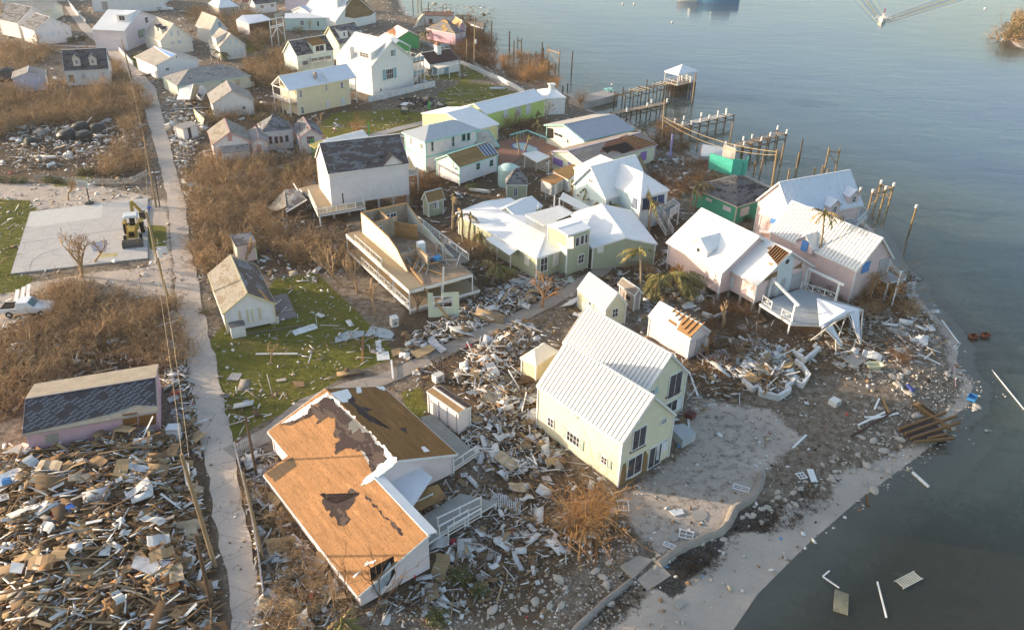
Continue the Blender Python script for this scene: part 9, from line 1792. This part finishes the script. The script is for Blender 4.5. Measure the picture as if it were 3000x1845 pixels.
for x,y,lab in ((1970,425,'rust-red open box in the shallows, nearer the wall'),(2085,412,'smaller rust-red open box farther out in the shallows')):one('open_box',MB().box((0,0,.05),(.9,.7,.05)).box((0,.35,.2),(.9,.05,.35)).box((0,-.35,.2),(.9,.05,.35)).box((.45,0,.2),(.05,.7,.35)).box((-.45,0,.2),(.05,.7,.35)),tint('rust',(.16,.05,.03),.8),lab,'box',loc=zat(P('o',x,y),.05),rot=.3)
pw2=thing('dock_section','brown wrecked dock section with fanned beams on the beach','dock section',zat(P('o',1550,1300)));po_=np.array(pw2.location)
def pq(x,y,z):q=at(P('o',x,y),z-.6); return q-po_
put('platform',MB().slab([pq(1260,1310,.35),pq(1560,1200,.4),pq(1760,1390,.35),pq(1420,1430,.3)],.12,up=(0,0,1)),boards((.10,.075,.075),.22,'v',.4,.5),pw2)
for a in ((1262,1300,1705,1140),(1315,1345,1812,1175),(1375,1390,1842,1235),(1410,1425,1790,1388),(1540,1390,1720,1350),(1410,1055,1750,1300)):put('beam',MB().beam(pq(a[0],a[1],.5),pq(a[2],a[3],.55),.24,.26),timber((.21,.125,.06),.3),pw2)
put('crib',MB().beam(pq(1390,1060,.3),pq(1560,1180,.3),.5,.3).beam(pq(1440,1045,.3),pq(1610,1170,.3),.2,.4),timber((.12,.09,.06)),pw2)
def bar(nm,lab,c_,x0,y0,x1,y1,w,h,mat,cat,dz=.1):a,b_=zat(P(c_,x0,y0),dz),zat(P(c_,x1,y1),dz);one(nm,MB().beam((0,0,0),b_-a,w,h),mat,lab,cat,loc=a)
bar('white_post','white post floating in the shallows beside a rock','s',1385,0,1540,140,.2,.2,m_trim,'post');bar('white_board','long white board on the rocks at the water edge','o',1665,258,1830,482,.22,.06,m_trim,'board');bar('wire_pole','long thin pale pole lying in the shallows','o',2150,740,2459,1120,.09,.09,m_trim,'pole')
bar('pink_rod','pink upright rod on the stony shore','o',1788,700,1800,900,.08,.08,paint((.62,.42,.40)),'rod');bar('pipe','white thin pipe lying in the shallow water','s',1050,1045,1138,1390,.12,.1,m_trim,'pipe',.02);bar('board','white bracket board long arm in the shallows','s',525,995,682,1103,.12,.08,m_trim,'board',.02);bar('board','white bracket board short arm in the shallows','s',525,995,590,940,.12,.08,m_trim,'board',.02)
for nm,lab,c_,co,cat in (('white_board','wide white board with aqua edge on the sand','o',(0,0),'board'),):bar(nm,lab,'s',400,-30,445,95,.6,.06,m_trim,cat)
for lab,c_,x0,y0,x1,y1,m_ in (('white board crossing other boards on the shore','o',865,1270,1120,1145,m_trim),('second white board crossing on the shore','o',960,1220,1250,1155,m_trim),('third short white board on the shore','o',930,1195,1090,1190,m_trim),('dark brown plank below the crossed white boards','o',790,1380,1230,1130,timber((.1,.06,.05))),('yellow-brown plank on the shore','o',1100,1020,1160,1150,timber((.42,.25,.1))),('thin white stick standing in the sand','o',235,1490,365,1365,m_trim),('white board beside the leaning porch','o',640,590,815,550,m_trim),('white board on grey slab rubble','o',1020,1120,1065,1015,m_trim),('white beam across the shore rubble','o',1500,635,1580,565,m_trim),('white board below the first crossing beam','o',1440,585,1660,690,m_trim),('short white post in the sand','n',1690,1190,1712,1420,m_trim),('broken white gutter leaning off the cream house','n',1700,760,1785,990,m_trim),('long white plank on the lawn','m',0,400,400,398,m_trim),('brown upright plank on the lawn','m',1028,230,1022,475,timber((.42,.2,.08))),('long grey log beside the small white house','z',560,1440,1290,1325,timber((.2,.16,.12))),('white plank bundle by the lane','l',1370,425,1750,370,m_trim),('white plank across the bundle by the lane','l',1500,400,1680,360,m_trim),('long brown beam across the bottom of the debris heap','p',800,1480,1540,1060,timber((.2,.11,.06))),('second long brown beam at the bottom of the heap','p',520,500,1340,400,timber((.3,.18,.08))),('pale brown beam pair in the heap','p',1330,830,1440,370,timber((.42,.3,.14))),('parallel pale brown beam in the heap','p',1400,820,1485,350,timber((.42,.3,.14))),('upright brown stake on the path edge','m',1300,460,1318,640,m_trim),('rusty stake beside the orange bush','r',820,560,800,900,timber((.3,.15,.06))),('brown post beside the window frame','r',1010,310,1000,545,timber((.32,.2,.08))),('short stake at the water line','s',945,215,958,320,timber((.2,.12,.05)))):
 bar('board' if 'board' in lab or 'plank' in lab else 'beam',lab,c_,x0,y0,x1,y1,.2,.1,m_,'board' if 'board' in lab or 'plank' in lab else 'beam',.25 if c_ in 'plm' else .12)
def flatq(nm,lab,cat,c_,xy,mat,dz=.08,th=.06,hs=None):
 q=[zat(P(c_,xy[2*i],xy[2*i+1]),dz+(hs[i] if hs else 0)) for i in range(len(xy)//2)];one(nm,MB().slab([v-q[0] for v in q],th,up=(0,0,1)),mat,lab,cat,loc=q[0])
m_sl=lit((.36,.33,.29),.4,2.0)
for lab,c_,xy,m_ in (('large grey concrete slab on the point','o',(1080,280,1300,310,1365,405,1290,410,1170,370),m_sl),('broken concrete slab below the white wall stub','o',(690,600,900,570,970,630,820,725),m_sl),('smaller broken slab beside the concrete pad','o',(605,665,650,650,760,690,700,730),m_sl),('pale flat sheet sunk in the shallow water','s',(640,1120,775,1170,765,1370,625,1325),paint((.30,.28,.19),.4)),('grey-green deck sheet lying on the lawn, left one','m',(760,230,880,165,1045,165,1030,215,760,280),metal((.36,.40,.42),.6)),('grey-green deck sheet lying on the lawn, right one','m',(1035,215,1110,120,1290,160,1330,200,1300,240),metal((.36,.40,.42),.6)),
 ('long white sheet on the grass','m',(345,165,560,95,595,140,375,210),m_trim),('white door fragment on the grass','m',(1145,265,1200,250,1210,360,1275,365,1285,440,1165,450),m_trim),('blank white sheet on the sand','r',(1508,368,1630,347,1655,395,1560,418),m_trim),('brown curved sheet on the dirt','r',(360,415,430,400,500,550,430,560),m_plys[0]),('brown bent sheet by the orange bush','r',(420,300,490,250,565,350,520,370),m_plys[0]),('small orange-brown sheet on the dirt','r',(45,700,150,705,100,775),m_plys[3]),('stone slab by the steps','r',(1545,1265,1630,1215,1680,1255,1605,1315),m_sl),
 ('grey concrete pad behind the cream house','n',(0,820,195,965,0,1060,-90,960),m_sl),('grey paved terrace by the pink cabinet','m',(2290,700,2459,610,2459,900,2400,830),m_sl),('dark stained concrete slab beside the small white house','z',(900,970,1090,925,1225,1215,1000,1265,930,1230),lit((.22,.19,.19),.6,1.5)),('pale square sheet on the lawn','l',(2175,635,2230,570,2330,575,2290,640),paint((.46,.41,.38))),('brown scrap of plywood on the lawn','m',(350,650,460,655,470,700,390,705),plywood((.34,.2,.12),6.0)),('beige scrap on the lawn','m',(195,635,285,615,295,640,200,655),timber((.6,.5,.4))),('grey panel beside the footpath','j',(1405,1140,1530,1105,1575,1170,1450,1205),paint((.58,.60,.52))),('patchy white sheet at the sage house door','j',(770,1160,950,1150,1050,1230,1010,1290,900,1230),m_trim),
 ('large white curled sheet in the debris heap','p',(1330,900,1690,950,1640,1090,1480,1080,1290,1010),paint((.62,.63,.66),.4)),('white curved door in the debris heap','p',(640,60,735,45,740,210,555,245),m_trim),('long white board lying across the heap','p',(1065,250,1330,60,1360,75,1090,275),m_trim),('tan plywood sheet in the middle of the heap','p',(700,600,880,550,960,640,830,740),m_plys[0]),('tan plywood sheet on the right of the heap','p',(1300,460,1520,410,1500,560,1670,590,1640,720,1320,680),m_plys[4]),('orange-brown door in the heap','p',(900,280,985,260,940,540,770,545),m_plys[3]),('copper-brown box panel in the heap','p',(1560,1100,1650,1060,1755,1170,1690,1240),plywood((.45,.2,.07),2.0)),('pale cream sheet in the heap','p',(620,800,840,860,690,935,600,880),paint((.62,.62,.52))),('ribbed white sheet beside a dark gap in the heap','p',(1030,750,1115,720,1080,880,975,890),m_trim),('white tabletop on the left of the heap','p',(155,960,275,960,245,1060,130,1055),m_trim),('white wall sheet at the left edge of the heap','p',(30,120,270,10,250,150,30,260),m_trim),
 ('white wall slab along the lane at the heap','p',(1770,-30,1830,-10,1870,300,1800,180),paint((.62,.60,.55),.4)),('pale triangular sheet at the pole foot','p',(1830,620,1890,600,1910,770),m_trim),('brown sheet below the dark pole','p',(1570,900,1740,700,1840,720,1740,860,1620,930),m_plys[0]),('light mattress-like sheet by the pink wall','l',(605,1130,720,1105,765,1180,650,1230),paint((.68,.66,.58))),('large white sheet above the heap','l',(510,1290,580,1210,690,1250,610,1330),m_trim),('cream rounded board at the heap edge','l',(115,1400,250,1320,325,1350,220,1430),paint((.66,.62,.52))),('long white triangular board in the heap','l',(1080,1325,1150,1310,1300,1395),m_trim),
 ('round white disc on the stony ground','q',tuple(v for q in np.linspace(0,6.28,13)[:-1] for v in (2393+50*math.cos(q),620+40*math.sin(q))),m_trim),('round stone disc on the sand','r',tuple(v for q in np.linspace(0,6.28,13)[:-1] for v in (1800+80*math.cos(q),412+55*math.sin(q))),m_sl),('small round stone cover near the sea wall','r',tuple(v for q in np.linspace(0,6.28,13)[:-1] for v in (1552+50*math.cos(q),620+44*math.sin(q))),m_sl),('white rounded block on the brown ground, left','t',(0,1240,55,1240,80,1310,10,1335),paint((.52,.46,.42))),('pale rounded block on the brown ground, right','t',(110,1335,200,1315,245,1390,160,1430),paint((.52,.46,.42))),('pink cloth in the rubble beside the cream house','t',(240,1080,290,1035,375,1100,310,1190),paint((.50,.36,.45))),('small grey concrete block pad at the cream house','n',(1,1,2,1,2,2),m_sl)):
 if xy[0]==1:continue
 heapy=.9 if 'heap' in lab else 0;flatq('sheet' if 'sheet' in lab else 'slab',lab,'slab' if 'slab' in lab or 'stone' in lab or 'concrete' in lab else ('disc' if 'disc' in lab else 'sheet'),c_,xy,m_,.1+heapy,.08,[rgb.uniform(0,.25) if heapy else 0 for _ in range(len(xy)//2)])
q=[at(P('t',*v),.9) for v in ((1680,700),(1860,670),(2015,790),(1850,880))];one('concrete_tank',MB().slab([v-q[0]*(1,1,0) for v in q],1.0,up=(0,0,1)),lit((.42,.44,.46),.3,2.0),'big pale concrete tank beside the cream house','concrete tank',loc=q[0]*(1,1,0));FOOT.append([v[:2] for v in q])
# appliances, frames, small recognisable debris
def appliance(lab,c_,x,y,s_,rz,col=(.70,.69,.66),tilt=(0,0),cat='appliance',dz=0.0,nm='washing_machine'):
 t=thing(nm,lab,cat,zat(P(c_,x,y),dz+s_[2]/2*.9));t.rotation_euler=(tilt[0],tilt[1],rz);put('casing',MB().box((0,0,0),s_),paint(col),t);put('door',MB().tube([(0,-s_[1]/2-.01,0),(0,-s_[1]/2-.04,0)],min(s_[0],s_[2])*.32,14),tint('dark_door',(.25,.25,.26)),t);put('panel',MB().box((0,-s_[1]/2-.015,s_[2]*.4),(s_[0]*.9,.03,s_[2]*.12)),tint('panel_grey',(.4,.4,.4)),t); return t
appliance('white appliance standing tilted by the wreck lattice','m',1330,110,(.85,.85,1.3),.5,tilt=(.1,0));appliance('white box appliance at the pole-side tree','m',1750,640,(1.1,.8,.9),.7);appliance('white cabinet on its back beside the picket fence','m',1920,180,(1.3,.8,.7),.3,(.66,.62,.5));appliance('air conditioner unit at the corner of the small white house','z',950,1290,(.95,.45,.8),.3,nm='air_conditioner');appliance('white appliance on the sand with a dark opening','o',635,1060,(1.0,.9,.6),.7);appliance('boxy white cabinet fallen by the heap','l',1685,1200,(1.1,1.0,1.6),.1,(.62,.63,.66));appliance('white box by the broken window on the dirt','r',972,395,(.5,.5,.5),.2)
def wframe(lab,c_,x,y,w,h,rz,cols=2,rows=2,tilt=0.0,dz=.1):
 fm,pm=window_mesh(w,h,cols,rows,(.74,.74,.74));p_=zat(P(c_,x,y),dz);o=tag(obj('window_frame',fm,None,p_,(math.pi/2-tilt,0,rz)),lab,'window frame'); return o
for a in (('fallen white window frame beside the small brown post','r',1068,325,1.0,1.3,.0),('white window frame with dark panes near the sea wall','r',1672,600,1.2,1.0,-.3),('white window frame half hidden under the orange bush','r',750,590,1.3,.6,-.5),('window frame lying at the sand edge near the wall','r',2200,155,1.5,.7,-.4),('white framed window in the rubble left of the court lane strip','l',1720,950,1.4,.8,-.2),('slatted white window frame in the heap','l',1390,1410,1.2,.6,.5),('small white window frame at the left of the heap','p',500,390,1.3,.8,.6),('narrow white window frame at the heap edge','p',40,330,1.2,.7,.6),('small square frame on the stony ground','q',2000,30,.6,.5,.2),('square white frame on the beach','s',320,35,.8,.8,.3),('second white frame near the sea wall','r',1510,705,1.0,.5,-.5)):wframe(*a,dz=1.0 if 'heap' in a[0] else .12)
# raft-like chair frame in the shallows
ra=thing('lounger_frame','pale slatted lounger frame floating in the shallows','lounger frame',zat(P('s',1350,1030),.04),.5);
for i in range(9):put('slat',MB().box((-1.0+i*.25,0,.03),(.16,.8,.04)),paint((.45,.45,.38)),ra)
put('side_rail',MB().box((0,.42,.03),(2.4,.07,.07)).box((0,-.42,.03),(2.4,.07,.07)),paint((.5,.5,.44)),ra)
# piece of sage wall with window leaning on the wreck
sw=thing('wall_piece','sage green wall piece with empty white window frame leaning on the wreck','wall piece',at(P('i',1560,1460)));sw.rotation_euler=(-.35,0,.12);mb=MB()
for b_ in ((-1.9,-1.25,0,3.0),(1.15,1.9,0,3.0),(-1.25,1.15,0,1.1),(-.2,1.15,2.55,3.0)):mb.box(((b_[0]+b_[1])/2,0,(b_[2]+b_[3])/2),(b_[1]-b_[0],.1,b_[3]-b_[2]))
put('wall',mb,lap((.56,.60,.44),'plain',.3),sw);fm,pm=window_mesh(2.3,1.4,2,2,(.8,.8,.79));obj('window_frame',fm,sw,(-.05,-.02,1.85))
# lattice on the ground, tyres / tanks in the white wreckage
lt=thing('lattice_panel','white lattice panel lying on the ground right of the deck','lattice',at(P('q',2380,270),.15),-.3);mb=MB()
for i in range(14):mb.beam((-1.4+i*.2,-.8,0),(-1.4+i*.2+.6,.8,0),.04,.02);mb.beam((-1.4+i*.2+.6,-.8,.02),(-1.4+i*.2,.8,.02),.04,.02)
put('slats',mb,m_trim,lt)
_tk=tint('black_plastic',(.035,.038,.04),.5)
for x,y,s_,lab in ((790,1270,1.6,'black plastic water tank on its side, upper left one in the white wreckage'),(665,1345,1.7,'black plastic water tank, lower left one in the white wreckage'),(820,1350,1.5,'black plastic water tank, lower right one in the white wreckage'),(945,1280,1.5,'black plastic water tank, upper right one in the white wreckage'),(310,1395,1.2,'crushed black tank at the left of the white wreckage'),(75,770,2.2,'dark round tank beside the lilac cottage')):
 mb=MB();mb.tube([(0,0,0),(0,0,s_*.9),(0,0,s_*1.15),(0,0,s_*1.25)],[s_,s_,s_*.7,s_*.15],20);one('water_tank',mb,_tk,lab,'water tank',loc=at(P('a',x,y)),rot=(random.uniform(-.3,.3),random.uniform(-.3,.3),0))
one('upturned_boat',hull(7,1.5,1.0,None),lit((.50,.47,.38),.4,1.0),'upturned pale boat hull standing beside the small white outbuilding','boat',loc=at(P('E',150,420),.2),rot=(1.3,-.9,1.2))
tp_=thing('torn_sheet','big torn white tarpaulin roof beside the piers','tarpaulin',at(P('w',1200,1300))*(1,1,0));_q=[at(P('w',x,y),z)-np.array(tp_.location) for x,y,z in ((1030,1195,3.4),(1435,1255,3.0),(1420,1395,1.6),(1000,1365,1.8))];put('sheet',MB().slab(_q,.08,up=(0,0,1)),m_trim,tp_);put('side_wall',MB().slab([_q[0]-(.1,0,.1),_q[3]-(.1,0,.1),_q[3]*(1,1,0),_q[0]*(1,1,0)],.1),paint((.55,.33,.32)),tp_)
one('kayak',hull(3.6,.4,.3,None,keel=-.2),paint((.72,.71,.68)),'white slim hull lying behind the sage shed','kayak',loc=at(P('g',1140,1160),.3),rot=-.3);one('kayak',hull(3.6,.4,.3,None,keel=-.2),paint((.60,.66,.74)),'pale blue slim hull on the far lawn','kayak',loc=at(P('b',2320,855),.3),rot=.1)
for c_,x,y,sz,col,lab,nm in (('p',640,430,(2.2,.5,.35),(.50,.02,.05),'red pointed canvas in the debris heap','red_canvas'),('p',720,460,(.9,.6,.5),(.03,.15,.55),'blue plastic barrel in the debris heap','barrel'),('p',105,190,(.7,.5,.5),(.08,.3,.65),'light blue box on the left of the heap','box'),('q',1890,690,(.5,.45,.4),(.35,.02,.04),'dark red cushion on the stony ground','cushion'),('q',535,1210,(.5,.4,.3),(.8,.08,.05),'bright red object in the brush by the lane','red_object'),('q',1520,1005,(.3,.3,.3),(.6,.02,.06),'small crimson pot by the house corner','pot'),('o',1360,920,(1.2,.35,.2),(.03,.05,.25),'dark blue cloth on the shore','cloth'),('e',1435,505,(.5,.4,.35),(.05,.12,.5),'blue box beside the court pole','box'),('m',2045,320,(.6,.3,.3),(.5,.03,.04),'red scrap beside the picket debris','scrap'),('l',1690,780,(.9,.5,.4),(.45,.1,.06),'red box in the rubble left of the lane','box'),('z',870,430,(.5,.4,.4),(.05,.05,.12),'dark box beside the narrow pink shed','box'),('n',1710,1190,(1.0,.9,.5),(.12,.03,.03),'dark red armchair on the sand beside the cream house','armchair'),('j',1930,910,(1.9,1.1,1.1),(.62,.63,.62),'overturned white golf cart beside the sage house','cart_body'),('j',1800,920,(.8,.5,.9),(.12,.16,.25),'dark blue box at the sage house wall','box')):
 dz=1.1 if 'heap' in lab else .15;t=thing(nm,lab,nm.replace('_',' '),zat(P(c_,x,y),dz+sz[2]/2),random.uniform(0,3));mb=MB();V=_BV*np.array(sz);V[4:]*=(.86,.86,1);mb.raw(V,_BF);put('body',mb,tint('coloured_'+nm,col,.5),t);put('fold',MB().box((0,0,sz[2]*.51),(sz[0]*.5,sz[1]*.6,.04)),tint('coloured2_'+nm,dk(col,.7),.6),t)
# brown rugged seaweed mats on the sand
m_weed=brush((.055,.035,.022),(.03,.02,.015));WM=brush_mesh(77,1.6,.28,60,.02,3,.5,.25,(m_weed,)*3)
for zp,n in ((W_('r',1400,920,1700,760,2000,640,2150,560,2459,330,2459,500,2200,560,2000,780,1700,980,1550,960),26),(W_('s',0,250,170,120,420,60,600,200,420,350,180,480,0,480),12),(W_('r',600,1500,800,1350,1150,1090,1350,1180,1300,1400,900,1508),14)):
 q=pts_in(zp,.5,rgb)[:n]
 for c in q:z_=zat(proj((c[0],c[1],-.3)))[2];o=obj('seaweed_clump',WM,None,(c[0],c[1],z_),float(rgb.uniform(0,6)));tag(o,'dark clump of dry seaweed below the sea wall','seaweed','dark seaweed clumps below the sea wall')
# ladder-like rail, table, bright bits: laundry of small parts around houses
lw=thing('white_railing','fallen white railing sections in the debris by the footpath','railing',at(P('m',2140,360)));
for i in range(3):mb=MB();a=np.array([rr.uniform(-1,1),rr.uniform(-1,1),.3+.2*i]);mb2=MB();rail(mb2,a,a+np.array([2.0*math.cos(i*1.1),2.0*math.sin(i*1.1),.1]),.8,pick=.14);sct=put('railing',mb2,m_trim,lw);sct.rotation_euler=(.9,.1*i,0)

# ---------------- air ----------------
mb=MB();mb.box((0,990,22.5),(2400,2060,57));hm=bpy.data.materials.new('haze');hm.use_nodes=True;hn=hm.node_tree;hn.nodes.remove(hn.nodes['Principled BSDF'])
pvn=hn.nodes.new('ShaderNodeVolumePrincipled');pvn.inputs['Density'].default_value=.00014;pvn.inputs['Color'].default_value=(.95,.93,.92,1);pvn.inputs['Anisotropy'].default_value=.0
hn.links.new(pvn.outputs[0],hn.nodes['Material Output'].inputs['Volume']);tag(obj('haze',mb.mesh('haze',hm)),kind='stuff')
